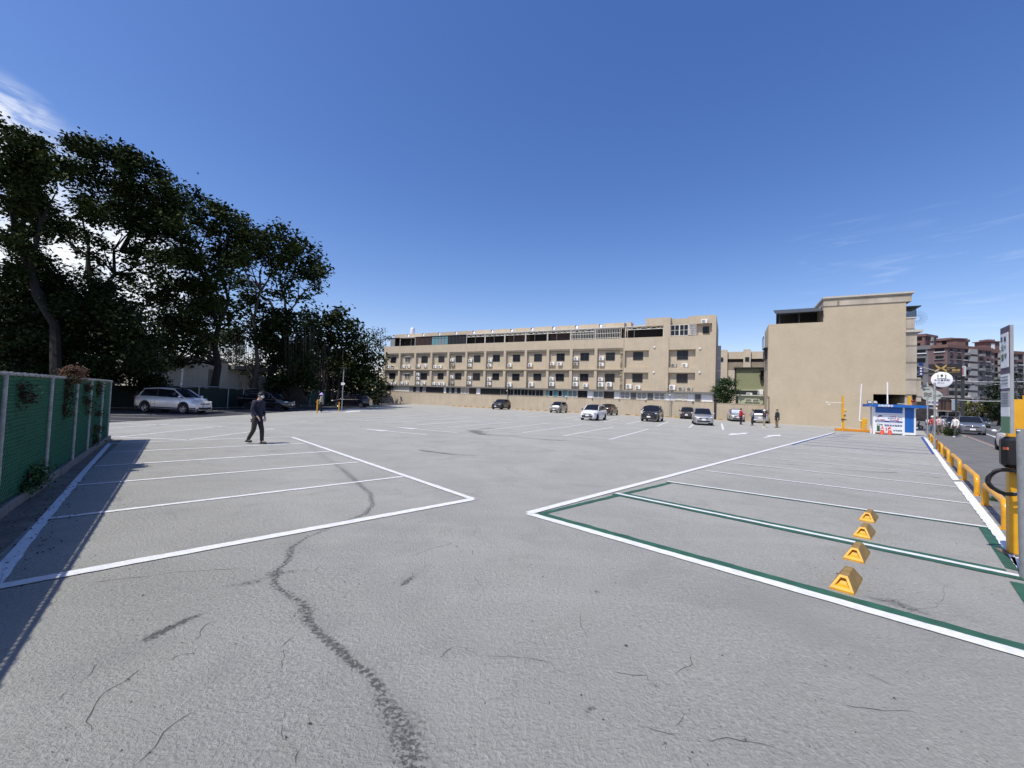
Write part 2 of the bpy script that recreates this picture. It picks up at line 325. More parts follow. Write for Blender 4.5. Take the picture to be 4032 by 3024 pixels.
def build_lot():
    xs = np.concatenate([np.arange(-34, -12, 1.2), np.arange(-12, -4.5, .22), np.arange(-4.5, 5.2, .045), np.arange(5.2, 13, .2), np.arange(13, 62, 1.6)])
    ys = np.concatenate([[-14, -8, -4, -2, -1], np.arange(0, 1.5, .25), np.arange(1.5, 7.5, .045), np.arange(7.5, 15, .12), np.arange(15, 33, .35), np.arange(33, 96, 1.6)])
    X, Y = np.meshgrid(xs, ys); n, mm_ = X.shape; st = np.zeros_like(X)
    for L in stains:
        L = np.array(L)
        # resample + jitter
        for i in range(len(L)-1):
            a, b_ = L[i], L[i+1]; seg = b_[:2]-a[:2]; ln = np.hypot(*seg)+1e-9
            x0, x1 = min(a[0], b_[0])-1.5, max(a[0], b_[0])+1.5; y0, y1 = min(a[1], b_[1])-1.5, max(a[1], b_[1])+1.5
            M = (X > x0) & (X < x1) & (Y > y0) & (Y < y1)
            if not M.any(): continue
            px, py = X[M]-a[0], Y[M]-a[1]
            tt = np.clip((px*seg[0]+py*seg[1])/ln**2, 0, 1)
            jit = .35*np.sin(X[M]*9.1+Y[M]*4.3)+.3*np.sin(X[M]*23+Y[M]*17.7)
            wd = (a[2]+(b_[2]-a[2])*tt)*(1+.5*jit); s_ = a[3]+(b_[3]-a[3])*tt
            d = np.hypot(px-seg[0]*tt, py-seg[1]*tt)
            st[M] = np.maximum(st[M], s_*np.exp(-(d/np.maximum(wd*1.1, .01))**2))
    v = np.stack([X.ravel(), Y.ravel(), np.zeros(X.size)], 1).astype(np.float32)
    idx = np.arange(n*mm_).reshape(n, mm_); q = np.stack([idx[:-1,:-1], idx[:-1,1:], idx[1:,1:], idx[1:,:-1]], -1).reshape(-1, 4)
    me = bpy.data.meshes.new('parking_lot'); me.vertices.add(len(v)); me.vertices.foreach_set('co', v.ravel())
    me.loops.add(q.size); me.loops.foreach_set('vertex_index', q.ravel().astype(np.int32)); me.polygons.add(len(q)); me.polygons.foreach_set('loop_start', np.arange(0, q.size, 4, dtype=np.int32))
    me.update(calc_edges=True); a = me.attributes.new('stain', 'FLOAT', 'POINT'); a.data.foreach_set('value', st.ravel().astype(np.float32))
    me.materials.append(ground_material()); o = bpy.data.objects.new('parking_lot', me); S.collection.objects.link(o); return tag(o, kind='structure')
build_lot()
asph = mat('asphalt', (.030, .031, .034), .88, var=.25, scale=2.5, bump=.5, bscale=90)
road_m = mat('road_asphalt', (.07, .07, .073), .88, var=.18, scale=1.2, bump=.4, bscale=80)
pave_m = mat('pavement_asphalt', (.13, .128, .122), .9, var=.22, scale=1.4, bump=.5, bscale=70, dirt=.35)
earth_m = mat('earth', (.07, .058, .04), .95, var=.35, scale=1.5, bump=.6, bscale=12)
gb = MB(); gb.add([(-1500,-200,-.03),(1500,-200,-.03),(1500,2400,-.03),(-1500,2400,-.03)], [(0,1,2,3)]); tag(gb.build('ground', mat('far_ground', (.13,.13,.11), .95, var=.3, scale=.05)), kind='structure')
def sheet(name, pts, z, m):
    b = MB(); b.add([(p[0], p[1], z) for p in pts], [tuple(range(len(pts)))]); return tag(b.build(name, m), kind='structure')
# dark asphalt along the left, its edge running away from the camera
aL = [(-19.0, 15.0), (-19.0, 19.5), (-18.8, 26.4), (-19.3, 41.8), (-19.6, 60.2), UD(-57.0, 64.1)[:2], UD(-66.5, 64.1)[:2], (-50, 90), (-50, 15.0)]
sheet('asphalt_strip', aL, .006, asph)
eb = MB()
bank = [(-13.3,13.6),(-32,26.7),(-27.9,30.7),(-25.4,33.4),(-25.3,36.5),(-25.5,41),(-24.8,43.8),(-23.8,46),(-25.8,64),(-28.6,84.3),(-29.4,86.9),(-120,120),(-120,14),(-40,4),(-15,8.0)]
eb.prism(bank, -.02, .08); tag(eb.build('earth_bank', earth_m), kind='structure')
# pavement and road on the right
sheet('pavement', [RD(-14, .30)[:2], RD(-14, 2.75)[:2], RD(260, 2.75)[:2], RD(260, .30)[:2]], .008, pave_m)
sheet('road', [RD(-14, 2.9)[:2], RD(-14, 20)[:2], RD(420, 20)[:2], RD(420, 2.9)[:2]], .006, road_m)
kb = MB()
for i in range(60):
    a = -14+i*1.0; q = [RD(a+.01, 2.75), RD(a+.01, 2.9), RD(a+.99, 2.9), RD(a+.99, 2.75)]
    kb.prism([(p.x, p.y) for p in q], 0, .035)
tag(kb.build('kerb', mat('kerb_stone', (.25,.24,.22), .9, bump=.3, dirt=.4)), kind='structure')
sheet('far_pavement', [RD(-14, 20.2)[:2], RD(-14, 26)[:2], RD(420, 26)[:2], RD(420, 20.2)[:2]], .01, pave_m)
white_m = mat('white_road_paint', (.60, .61, .61), .75, var=.10, scale=11, bump=.5, bscale=34, dirt=.10)
wornw_m = mat('rolled_white_paint', (.66, .68, .70), .75, var=.14, scale=9, bump=.5, bscale=40, dirt=.12)
green_m = mat('green_road_paint', (.018, .085, .05), .6, var=.25, scale=6, bump=.3, bscale=60, dirt=.15)
blue_m = mat('blue_road_paint', (.03, .07, .24), .6, var=.2, scale=6, bump=.3)
def strip(b, a, c, wd, z, off=0, jag=.006, m=0):
    a, c = Vector(a[:2]), Vector(c[:2]); L = (c-a).length; d = (c-a)/L; n = Vector((-d.y, d.x)); N = max(1, int(L/.12)) if L < 14 else max(1, int(L/.5))
    vs = []
    for i in range(N+1):
        p = a + d*(L*i/N) + n*off; j1, j2 = random.uniform(-jag, jag), random.uniform(-jag, jag)
        vs += [(*(p + n*(wd/2+j1)), z), (*(p - n*(wd/2+j2)), z)]
    b.add(vs, [(2*i, 2*i+1, 2*i+3, 2*i+2) for i in range(N)], m)
def P_(x, y): return G(x*k, y*k)
wl = MB()   # white stall lines
# left bay rows
strip(wl, P_(-140, 1294), P_(1022, 1079), .15, .010)
strip(wl, P_(1022, 1079), P_(630, 944.5), .13, .012)
for a, c in (((105,1121),(870,1030)),((168,1048.5),(775,998.5))): strip(wl, P_(*a), P_(*c), .10, .008)
for a, c in (((371,1837),(1300,1778)),((426,1782),(1205.6,1746)),((436,1747),(1142,1720)),((431,1667),(1079,1688.7)),((431,1687),(668,1670)),((474,1721),(871.6,1679)),((741,1733),(1079,1688.7)),((431,1720),(741,1733))):
    strip(wl, G(*a), G(*c), .11, .008)
for a, c in (((435,1632.5),(780,1634)),((435,1642),(700,1648)),((435,1657),(540,1660)),((840,1617),(1200,1611)),((880,1625),(985,1629)),((1000,1607),(1230,1604))): strip(wl, G(*a), G(*c), .10, .012)
# centre and far rows: an aisle line, bay dividers parallel to the facade normal
def fline(a, c, wd=.12, z=.012): strip(wl, G(*a), G(*c), wd, z)
fline((1313,1646.7),(2406,1730.4)); fline((1590,1625),(2553.5,1690)); fline((1439,1631),(2476,1706.5), .10)
fline((1790,1622),(2842,1692.3), .10)
for a, c in (((2400,1731),(2553.5,1690)),((2217.7,1716.8),(2415.5,1681.4)),((2059,1703.5),(2290.5,1672.5)),((1901,1695.6),(2170,1665)),((1760,1683.4),(2054.6,1658.5)),((1638,1674),(1951.6,1651)),((1527,1664),(1858,1644)),((1440,1656),(1766,1639)),((1380,1651),(1687,1633))):
    strip(wl, G(*a), G(*c), .12, .008)
for a, c in (((1931,1632.7),(2031.6,1626)),((1991,1639.5),(2100,1630)),((2075,1643),(2190,1632)),((2200,1650),(2284.6,1638)),((2262,1655),(2350,1642)),((2375.8,1662.5),(2431,1650)),((2468.6,1669.6),(2528.8,1655.8)),((2588,1676.6),(2634,1660.8)),((2713,1684.6),(2738.6,1666))):
    strip(wl, G(*a), G(*c), .12, .008)
strip(wl, G(2841.5,1668), G(2847.8,1693), .16, .014)
strip(wl, G(3255,1675), G(3297,1684), .10, .008)
# right bay row
E0, E1 = G(2079,2023), G(3281,1704.5)
strip(wl, E0, E1, .15, .014)
strip(wl, E0, G(4300, 2656), .15, .010)
strip(wl, G(2425,1943), G(4022,2271), .10, .010)
rl = [((2625,1896),(3892,2077)),((2780,1854),(3825,1984.5)),((2893,1824),(3775,1919.5)),((2985,1801),(3735,1871)),((3027,1777),(3715,1836.5)),((3079,1762),(3700,1810))]
for a, c in rl: strip(wl, G(*a), G(*c), .095, .010)
tag(wl.build('white_bay_lines', white_m), kind='structure')
bl = MB()
for a, c in (((3164.6,1751),(3680,1789)),((3177,1741),(3670,1775)),((3200,1732),(3655,1763)),((3225,1726),(3640,1751))):
    strip(bl, G(*a), G(*c), .10, .010)
bd = (E1-E0).normalized(); nb = Vector((-bd.y, bd.x, 0))
sB = (G(3115,1752)-E0).dot(bd)
strip(bl, E0+bd*sB-nb*.14, E1-nb*.14, .10, .011)
bq = [(3624.6,1721.6),(3635.5,1721.6),(3683,1789),(3670.5,1789)]
bl.add([(*G(*p)[:2], .013) for p in bq], [(0,3,2,1)])
tag(bl.build('blue_bay_lines', blue_m), kind='structure')
# lettering painted in blue at the far end of the row
for j, (x0, x1, y) in enumerate(((3260,3330,1723.5),(3305,3364,1709.5),(3284,3348,1716.5))):
    b = MB()
    for i in range(9):
        a = G(x0+(x1-x0)*i/9, y+1.4*i/9*1.5); c_ = G(x0+(x1-x0)*(i+.72)/9, y+1.4*(i+.7)/9*1.5); strip(b, a, c_, random.uniform(.22,.5), .012)
    tag(b.build('blue_ground_lettering', blue_m), kind='structure')
gl = MB()
s1 = E0 + (G(4300,2656)-E0).normalized()*.0; d1 = (G(4300,2656)-E0).normalized(); n1 = Vector((-d1.y, d1.x, 0))
strip(gl, E0+d1*.16+n1*.150, G(4300,2656)+n1*.150, .15, .0085, jag=.012)
d2 = (G(4022,2271)-G(2425,1943)).normalized(); n2 = Vector((-d2.y, d2.x, 0)); a2, c2 = G(2425,1943), G(4022,2271)
strip(gl, a2+n2*.115+d2*.1, c2+n2*.115-d2*.1, .125, .0085, jag=.01); strip(gl, a2-n2*.115, c2-n2*.115, .125, .0085, jag=.01)
d3 = (G(3892,2077)-G(2625,1896)).normalized(); n3 = Vector((-d3.y, d3.x, 0))
strip(gl, G(2625,1896)-n3*.085, G(3892,2077)-n3*.085, .07, .0085)
eg = (G(2625,1896)-E0).normalized(); ng = Vector((-eg.y, eg.x, 0))
strip(gl, E0+eg*.14-ng*.135, G(2625,1896)-ng*.135, .11, .0065, jag=.01)
gq = [(3853,2078.6),(3900,2080.5),(4009,2250),(3958,2236)]
gl.add([(*G(*p)[:2], .0065) for p in gq], [(0,3,2,1)])
gl.add([(*G(*p)[:2], .0065) for p in [(3975,2290),(4030,2300),(4120,2420),(4060,2420)]], [(0,3,2,1)])
tag(gl.build('green_bay_lines', green_m), kind='structure')
wb_ = MB()
def band(ps, qs, z):
    """wide rolled band between two pixel polylines"""
    vs = []; n = len(ps)
    P = [G(*p) for p in ps]; Q = [G(*q) for q in qs]; out = []
    for i in range(n-1):
        NN = max(3, int((P[i+1]-P[i]).length/.09))
        for j in range(NN):
            t_ = j/NN; jj = random.uniform(-.007, .007)
            out.append((P[i].lerp(P[i+1], t_)+Vector((jj, -jj, 0)), Q[i].lerp(Q[i+1], t_)+Vector((jj*.7, jj, 0))))
    out.append((P[-1], Q[-1])); vs = []
    for a, b in out: vs += [(a.x, a.y, z), (b.x, b.y, z)]
    wb_.add(vs, [(2*i, 2*i+1, 2*i+3, 2*i+2) for i in range(len(out)-1)])
band([(425,1745),(300,1880),(147,2053),(39,2174),(-90,2310)], [(441,1746),(345,1857),(192,2049),(0,2310),(-30,2360)], .005)
band([(3635.5,1722),(3738,1874),(3752,1893)], [(3651,1728),(3770,1882),(3778,1893)], .016)
band([(3755,1899),(3889,2077),(4012,2250)], [(3788,1899),(3927,2073),(3985,2156)], .016)
wb_.add([(*G(*p)[:2], .016) for p in [(3974,2198),(4014,2254),(4050,2256),(4022,2200)]], [(0,1,2,3)])
tag(wb_.build('white_edge_bands', wornw_m), kind='structure')
rlm = MB()
for p0, wd, segs in ((2.98, .10, [(i*9.0-6, i*9.0+3.0) for i in range(0, 0)]), (4.95, .12, [(10+i*10, 16+i*10) for i in range(30)]), (7.6, .12, [(0, 400)]), (12.3, .12, [(20+i*10, 26+i*10) for i in range(30)])):
    for a, c_ in segs: strip(rlm, RD(a, p0), RD(c_, p0), wd, .011)
strip(rlm, G(3872.5,1704.6), G(3935,1728), .12, .013)
tag(rlm.build('lane_lines', white_m), kind='structure')
rr = MB(); strip(rr, RD(20, 3.05), RD(90, 3.05), .12, .012); tag(rr.build('red_kerb_line', mat('faded_red_paint', (.26,.13,.10), .8, var=.3, dirt=.4)), kind='structure')
# arrows
def arrow_poly(name, pts, z=.012):
    b = MB(); q = [G(*p) for p in pts]; b.add([(p.x, p.y, z) for p in q], [tuple(range(len(q)))])
    o = b.build(name, white_m); 
    return tag(o, kind='structure')
def arrow(tip, tail, wd=.16):
    a, c_ = G(*tip), G(*tail); d = (a-c_).normalized(); n = Vector((-d.y, d.x, 0)); L = (a-c_).length; h = L*.42
    b = MB(); P = [a, a-d*h+n*.28, a-d*h+n*wd/2, c_+n*wd/2, c_-n*wd/2, a-d*h-n*wd/2, a-d*h-n*.28]
    b.add([(p.x, p.y, .012) for p in P], [(0,1,2,5,6),(2,3,4,5)]); tag(b.build('white_arrow', white_m), kind='structure')
arrow((1530,1679.5),(1800,1705)); arrow((1412,1688),(1682,1712.8))
z7 = lambda pts, x0, y0, s: [(x0+p[0]/s, y0+p[1]/s) for p in pts]
arrow_poly('white_arrow', z7([(1275,1122),(1268,1172),(1180,1162),(1060,1168),(850,1212),(740,1215),(925,1165),(845,1150),(985,1138),(1120,1126)], 2900, 1560, 7.373))
arrow_poly('white_arrow', z7([(1468,615),(1516,590),(1590,592),(1660,583),(1735,583),(1690,600),(1620,603),(1540,612)], 2400, 1520, 3.16))
arrow_poly('white_arrow', z7([(1320,778),(1420,750),(1540,742),(1665,738),(1600,758),(1500,762),(1410,770)], 1050, 1450, 4.424))
arrow_poly('white_arrow', z7([(985,752),(1060,742),(1180,735),(1285,728),(1240,738),(1120,748)], 1050, 1450, 4.424))
# fine cracks
cr = MB()
def crack(pts, wd=.007):
    q = [G(*p) for p in pts]; out = []
    for i in range(len(q)-1):
        L = (q[i+1]-q[i]).length; n_ = max(2, int(L/.05)); d = (q[i+1]-q[i]).normalized(); n = Vector((-d.y, d.x, 0))
        for j in range(n_): out.append((q[i].lerp(q[i+1], j/n_)+n*random.gauss(0, .007), n))
    out.append((q[-1], n)); vs = []
    for i, (p, n) in enumerate(out):
        w_ = wd*random.uniform(.3, 1.0)*(1 if 0 < i < len(out)-1 else .1); vs += [(*(p+n*w_/2)[:2], .0035), (*(p-n*w_/2)[:2], .0035)]
    cr.add(vs, [(2*i, 2*i+1, 2*i+3, 2*i+2) for i in range(len(out)-1)])
for L in ([(1315,390),(1250,440),(1245,480),(1200,525)],[(1240,545),(1210,590),(1120,600),(1070,630)],[(890,680),(700,810),(610,870),(575,915),(550,1010),(570,1090)],[(620,640),(560,710),(495,780)],[(415,820),(370,885)],[(1220,940),(1030,1080),(960,1170),(830,1300)],[(1775,935),(1748,1010)],[(1768,1020),(1762,1140)],[(1865,1180),(1840,1290)],[(1840,470),(1740,555)],[(520,150),(640,140),(900,110),(1100,85),(1500,60)],[(1770,560),(1755,640),(1745,690)]):
    crack(z7(L, 0, 2200, 1.58), .006)
for L in ([(1400,750),(1480,710),(1560,680),(1680,660),(1740,625)],[(1740,1540),(1660,1590),(1590,1650)],[(1920,935),(1950,975),(1990,1010)],[(1900,700),(1905,750)],[(280,880),(400,878),(520,880),(590,835)],[(1910,570),(1925,530),(1990,505)]):
    crack(z7(L, 1000, 1850, 2.212), .006)
for L in ([(310,240),(315,290),(340,340)],[(440,485),(520,497),(600,500)],[(715,495),(760,470),(790,455),(785,410)],[(1520,490),(1600,520),(1660,550)],[(560,715),(640,738),(735,752)],[(840,772),(900,780),(1000,782),(1100,800),(1200,830)],[(1430,630),(1560,648),(1690,652),(1760,665)],[(1230,530),(1320,550)]):
    crack(z7(L, 2000, 2200, 1.0886), .006)
for L in ([(300,552),(400,575),(600,595),(850,622),(1100,640),(1450,650),(1640,668)],[(2000,945),(2212,985)],[(1020,985),(1110,992)],[(1280,1005),(1430,1022)]):
    crack(z7(L, 3000, 1650, 3.16), .012)
for i in range(7):
    px, py = random.uniform(200, 3900), random.uniform(1850, 2950); a = random.uniform(0, 6.28); q = []
    for j in range(random.randint(4, 9)): q.append((px, py)); a += random.gauss(0, .5); st_ = random.uniform(20, 55)*(py-1550)/900; px += math.cos(a)*st_*1.5; py += math.sin(a)*st_*.5
    if all(1800 < p[1] < 3020 for p in q): crack(q, random.uniform(.0025, .005))
tag(cr.build('pavement_crack', mat('crack_dirt', (.085,.078,.07), .95)), kind='structure')
sc_ = MB()
for L in ([(2540,2230),(2900,2290),(3200,2375),(3450,2440)],[(2450,2410),(2520,2450),(2570,2480),(2660,2550)],[(2330,2520),(2390,2570),(2440,2620)],[(3450,2750),(3560,2800),(3650,2830)],[(3620,2590),(3800,2650),(3950,2690)],[(3050,2420),(3160,2470),(3250,2520)]):
    for i in range(len(L)-1): strip(sc_, G(*L[i]), G(*L[i+1]), .004, .003, jag=.003)
tag(sc_.build('scrape_mark', mat('pale_scrape', (.40,.40,.385), .9)), kind='structure')
# scattered twigs, leaves and crumbs on the concrete
lt = MB()
for i in range(300):
    px = random.uniform(-100, 4100); py = random.choice([random.uniform(1780, 2300), random.uniform(1900, 3020)])
    p = G(px, py)
    if p.y < .8 or p.x < -12 or abs(p.x) > 14: continue
    a = random.uniform(0, 6.28); s_ = random.uniform(.003, .009)*(1 if random.random() < .93 else 2.4); e = random.uniform(.25, .8)
    lt.add([(p.x+math.cos(a)*s_, p.y+math.sin(a)*s_, .004),(p.x-math.sin(a)*s_*e, p.y+math.cos(a)*s_*e, .012),(p.x-math.cos(a)*s_, p.y-math.sin(a)*s_, .004),(p.x+math.sin(a)*s_*e, p.y-math.cos(a)*s_*e, .006)], [(0,1,2),(0,2,3)])
for i in range(150):
    f = random.random(); p = G(176, 1911).lerp(G(10, 2150), f*1.3-.1) + Vector((random.uniform(-.1,.5), random.uniform(-.1,.3), 0))
    a = random.uniform(0, 6.28); s_ = random.uniform(.008, .022)
    lt.add([(p.x+math.cos(a)*s_, p.y+math.sin(a)*s_, .01),(p.x-math.sin(a)*s_*.5, p.y+math.cos(a)*s_*.5, .022),(p.x-math.cos(a)*s_, p.y-math.sin(a)*s_, .01),(p.x+math.sin(a)*s_*.5, p.y-math.cos(a)*s_*.5, .012)], [(0,1,2),(0,2,3)])
tag(lt.build('leaf_litter', mat('dead_leaf', (.06,.04,.025), .9, var=.5, scale=3)), label='dark scattered leaf crumbs and twigs on the concrete', cat='leaf litter', kind='stuff')
# ================= BUILDINGS =================
class FB(MB):
    def build(s, name, mats, parent=None, smooth=False, off=None):
        u0, d0 = off or s.off; s.v = [(v[0]-u0, v[1]-d0, v[2]) for v in s.v]; return MB.build(s, name, mats, parent, smooth)
def F(u0, d0):
    b = FB(); b.off = (u0, d0); return b
tile_m = tilemat('beige_wall_tile', (.505, .425, .305), .24, .10, .82, .26)
tile2_m = tilemat('beige_plain_tile', (.495, .415, .288), .20, .09, .88, .09)
stone_m = tilemat('speckled_stone', (.42, .37, .29), 40.0, 1.85, .5, .15, bump=.1, var=.22)
ledge_m = mat('grey_sheet_metal', (.17, .165, .155), .6, var=.2, dirt=.3)
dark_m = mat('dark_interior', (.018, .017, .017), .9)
frame_m = mat('black_window_frame', (.022, .022, .025), .4)
glass_m = mat('window_glass', (.018, .02, .024), .12, var=.3, spec=.22)
glassl_m = mat('light_window_glass', (.16, .20, .21), .08, var=.25, spec=.7)
teal_m = mat('teal_glass', (.10, .24, .25), .1, spec=.7)
cream_m = mat('cream_painted_steel', (.74, .72, .64), .5)
whitep_m = mat('white_painted_panel', (.68, .69, .70), .55, dirt=.08)
greyp_m = mat('grey_panel', (.22, .225, .23), .5, var=.15)
steel_m = mat('dark_steel', (.03, .032, .035), .5)
brown_m = mat('dark_red_slat', (.06, .035, .03), .6)
tank_m = mat('stainless_steel', (.65, .66, .68), .22, metal=1)
LB = (-34, 65.3)
lb = thing('apartment_building', 'long beige tiled four storey block with rows of air conditioners and rooftop enclosures', 'building', UD(LB[0], LB[1], 0), FROT)
U0_, BP = -66.37, 4.252
bays = [U0_+BP*i for i in range(13)]
b = F(*LB)
b.box(-66.37, -1.82, 65.8, 78, 0, 11.2); b.box(-66.3, -1.83, 68.3, 77.9, 11.21, 14.25); b.box(-8.1, -1.81, 66.2, 78.1, 11.25, 14.95)
b.box(-66.42, -1.9, 64.47, 65.75, 0, 3.7)
for i, u in enumerate(bays): b.box(u, u+.48, 65.3, 65.82, 3.72, 10.57)
b.box(-66.38, -15.0, 65.297, 65.6, 10.57, 12.1); b.box(-66.37, -15.1, 65.59, 65.82, 10.56, 11.3)
for z in (7.05,): b.box(-66.6, -14.95, 65.2, 65.81, z, z+.18)
for i in range(12):
    for z in (10.12, 6.62): b.box(bays[i]+.48, bays[i+1], 65.6, 65.83, z, z+.09)
    for z, h in ((10.3, .27), (6.8, .25)): b.box(bays[i]+.48, bays[i+1], 65.42, 65.83, z, z+h)
for (a, c) in ((-15.36, -14.7), (-11.03, -8.12), (-4.45, -1.8)): b.box(a, c, 65.3, 65.83, 3.72, 12.13)
for (a, c) in ((-14.7, -11.03), (-8.12, -4.45)):
    for (z0, z1) in ((3.72, 3.93), (6.65, 7.42), (10.1, 12.13)): b.box(a, c, 65.302, 65.83, z0, z1)
b.box(-8.95, -8.02, 65.303, 65.9, 12.13, 13.85); b.box(-11.64, -8.0, 65.305, 68.4, 13.85, 15.05)
b.box(-8.0, -5.42, 66.3, 68.4, 13.8, 14.4); b.box(-5.44, -1.8, 65.3, 68.4, 13.85, 15.04); b.box(-2.35, -1.8, 65.304, 68.4, 12.13, 13.85)
b.box(-4.9, -2.35, 65.9, 66.3, 12.13, 13.85); b.box(-14.6, -11.64, 67.4, 68.4, 13.6, 14.45)
b.box(-14.8, -14.1, 66.5, 68.4, 13.7, 14.9)
for i in range(12): b.box(bays[i]+.68, bays[i]+4.22, 67.5, 76, 14.2, 15.02+.01*(i%3))
b.build('wall', tile_m, lb)
b = F(*LB); b.box(-66.9, -1.84, 64.0, 65.79, 3.7, 3.82); b.box(-66.9, -1.84, 63.97, 64.02, 3.58, 3.8); b.build('canopy_ledge', ledge_m, lb)
def window(parent, off, u0, u1, d, z0, z1, n=2, fm=None, gm=None, bars=0, name='window', hood=False):
    b = F(*off); t = .06; fm = fm or frame_m
    b.box(u0, u1, d-.07, d, z1-t, z1); b.box(u0, u1, d-.07, d, z0, z0+t); b.box(u0, u0+t, d-.068, d, z0+t, z1-t); b.box(u1-t, u1, d-.068, d, z0+t, z1-t)
    for i in range(1, n): x = u0+(u1-u0)*i/n; b.box(x-.03, x+.03, d-.06, d, z0+t, z1-t)
    for i in range(bars): z = z0+(z1-z0)*(i+1)/(bars+1); b.box(u0+t, u1-t, d-.10, d-.075, z-.02, z+.02)
    if hood: b.box(u0-.1, u1+.1, d-.35, d-.01, z1+.02, z1+.06)
    f = b.build(name, fm, parent); g = F(*off); g.box(u0+t, u1-t, d-.045, d-.02, z0+t, z1-t); g.build('pane', gm or glass_m, f); return f
f5 = lambda x, y: (1480+x/3.16, 1220+y/3.16); f6 = lambda x, y: (2150+x/3.16, 1220+y/3.16)
RW = 65.8
wins = [(f5, 187, 247, 592, 657, 1, 'h'), (f5, 365, 430, 590, 657, 1, 'c'), (f5, 568, 642, 577, 657, 0, 'b'), (f5, 780, 850, 577, 650, 0, ''), (f5, 993, 1068, 572, 650, 0, ''), (f5, 1220, 1298, 568, 648, 0, ''), (f5, 1458, 1540, 562, 642, 0, ''), (f5, 1706, 1792, 558, 642, 0, ''), (f5, 1970, 2062, 552, 640, 0, ''),
        (f6, 132, 228, 545, 635, 0, ''), (f6, 428, 532, 538, 630, 0, ''), (f6, 744, 854, 533, 627, 0, ''), (f6, 1085, 1205, 525, 622, 0, ''), (f6, 1630, 1765, 508, 618, 0, ''),
        (f5, 168, 238, 790, 857, 1, 'h'), (f5, 358, 424, 795, 860, 1, 'c'), (f5, 558, 634, 786, 866, 0, 'b'), (f5, 770, 838, 788, 862, 0, ''), (f5, 986, 1060, 787, 865, 0, ''), (f5, 1208, 1292, 788, 876, 0, 'b'), (f5, 1450, 1530, 790, 872, 0, ''), (f5, 1697, 1783, 795, 878, 0, ''), (f5, 1962, 2054, 793, 878, 0, ''),
        (f6, 122, 220, 795, 884, 0, ''), (f6, 422, 524, 795, 886, 0, ''), (f6, 734, 850, 795, 896, 0, 'b'), (f6, 1075, 1198, 795, 900, 0, 'b'), (f6, 1624, 1760, 797, 906, 0, '')]
for (f, x0, x1, y0, y1, hd, ty) in wins:
    u0, z1 = W(*f(x0, y0), RW-.05); u1, z0 = W(*f(x1, y1), RW-.05)
    window(lb, LB, u0, u1, RW, z0, z1, 2, cream_m if ty == 'c' else frame_m, None, 3 if ty in 'bch' and ty else 0, hood=ty in ('h', 'c'))
window(lb, LB, -3.6, -2.75, 65.9, 12.45, 13.5, 1)
# ground-floor band of glazing and panels under the ledge
seq = [(f5,32,122,'g'),(f5,122,190,'k'),(f5,190,218,'g'),(f5,220,418,'C'),(f5,425,465,'g'),(f5,465,500,'k'),(f5,500,545,'g'),(f5,545,580,'k'),(f5,580,625,'g'),(f5,628,842,'S'),(f5,847,875,'l'),(f5,875,912,'k'),(f5,912,942,'g'),(f5,942,980,'k'),(f5,980,1012,'g'),(f5,1012,1052,'k'),(f5,1062,1158,'L'),(f5,1162,1248,'s'),(f5,1252,1300,'w'),(f5,1306,1548,'S'),
       (f5,1553,1640,'D'),(f5,1640,1715,'D'),(f5,1720,1805,'D'),(f5,1808,1895,'D'),(f5,1898,1988,'D'),(f5,1990,2085,'D'),
       (f6,0,34,'t'),(f6,36,90,'f'),(f6,92,148,'t'),(f6,150,205,'f'),(f6,208,266,'t'),(f6,272,390,'L'),(f6,398,515,'s'),(f6,518,586,'w'),(f6,590,716,'L'),(f6,722,848,'s'),(f6,850,920,'w'),(f6,926,1042,'G'),(f6,1048,1130,'v'),(f6,1136,1252,'G'),(f6,1258,1342,'v'),(f6,1348,1478,'G'),(f6,1486,1606,'w'),(f6,1608,1704,'V'),(f6,1710,1762,'V'),(f6,1764,1844,'w'),(f6,1848,1934,'v'),(f6,1938,2076,'w')]
z0, z1 = 2.46, 3.56
for (f, x0, x1, ty) in seq:
    u0 = W(*f(x0, 1020), 64.45)[0]; u1 = W(*f(x1, 1020), 64.45)[0]; m_ = None
    if ty in 'gwlt':
        b = F(*LB); b.box(u0, u1-.02, 64.40, 64.46, z0, z1); b.build('panel', {'g': greyp_m, 'w': whitep_m, 'l': whitep_m, 't': teal_m}[ty], lb)
    elif ty in 'CVvS':
        b = F(*LB); b.box(u0, u1, 64.43, 64.46, z0, z1, 1); mm_ = {'C': cream_m, 'V': cream_m, 'v': cream_m, 'S': steel_m}[ty]
        b.box(u0, u0+.06, 64.36, 64.42, z0, z1); b.box(u1-.06, u1, 64.36, 64.42, z0, z1); b.box(u0, u1, 64.362, 64.42, z1-.06, z1-.002)
        n_ = 9
        for i in range(n_): zz = z0+.06+(z1-z0-.12)*i/n_; b.box(u0+.06, u1-.06, 64.37, 64.41, zz, zz+(.085 if ty in 'CV' else .05), 0 if ty in 'CVS' else 2)
        b.build('louvre_panel', [mm_, dark_m, greyp_m], lb)
    else:
        cfg = {'k': (1, steel_m, dark_m, 0), 'L': (2, whitep_m, glassl_m, 0), 's': (2, steel_m, glass_m, 3), 'D': (2, greyp_m, glass_m, 0), 'f': (1, whitep_m, glass_m, 0), 'G': (2, cream_m, greyp_m, 1)}[ty]
        window(lb, LB, u0, u1-.01, 64.46, z0, z1, cfg[0], cfg[1], cfg[2], cfg[3])
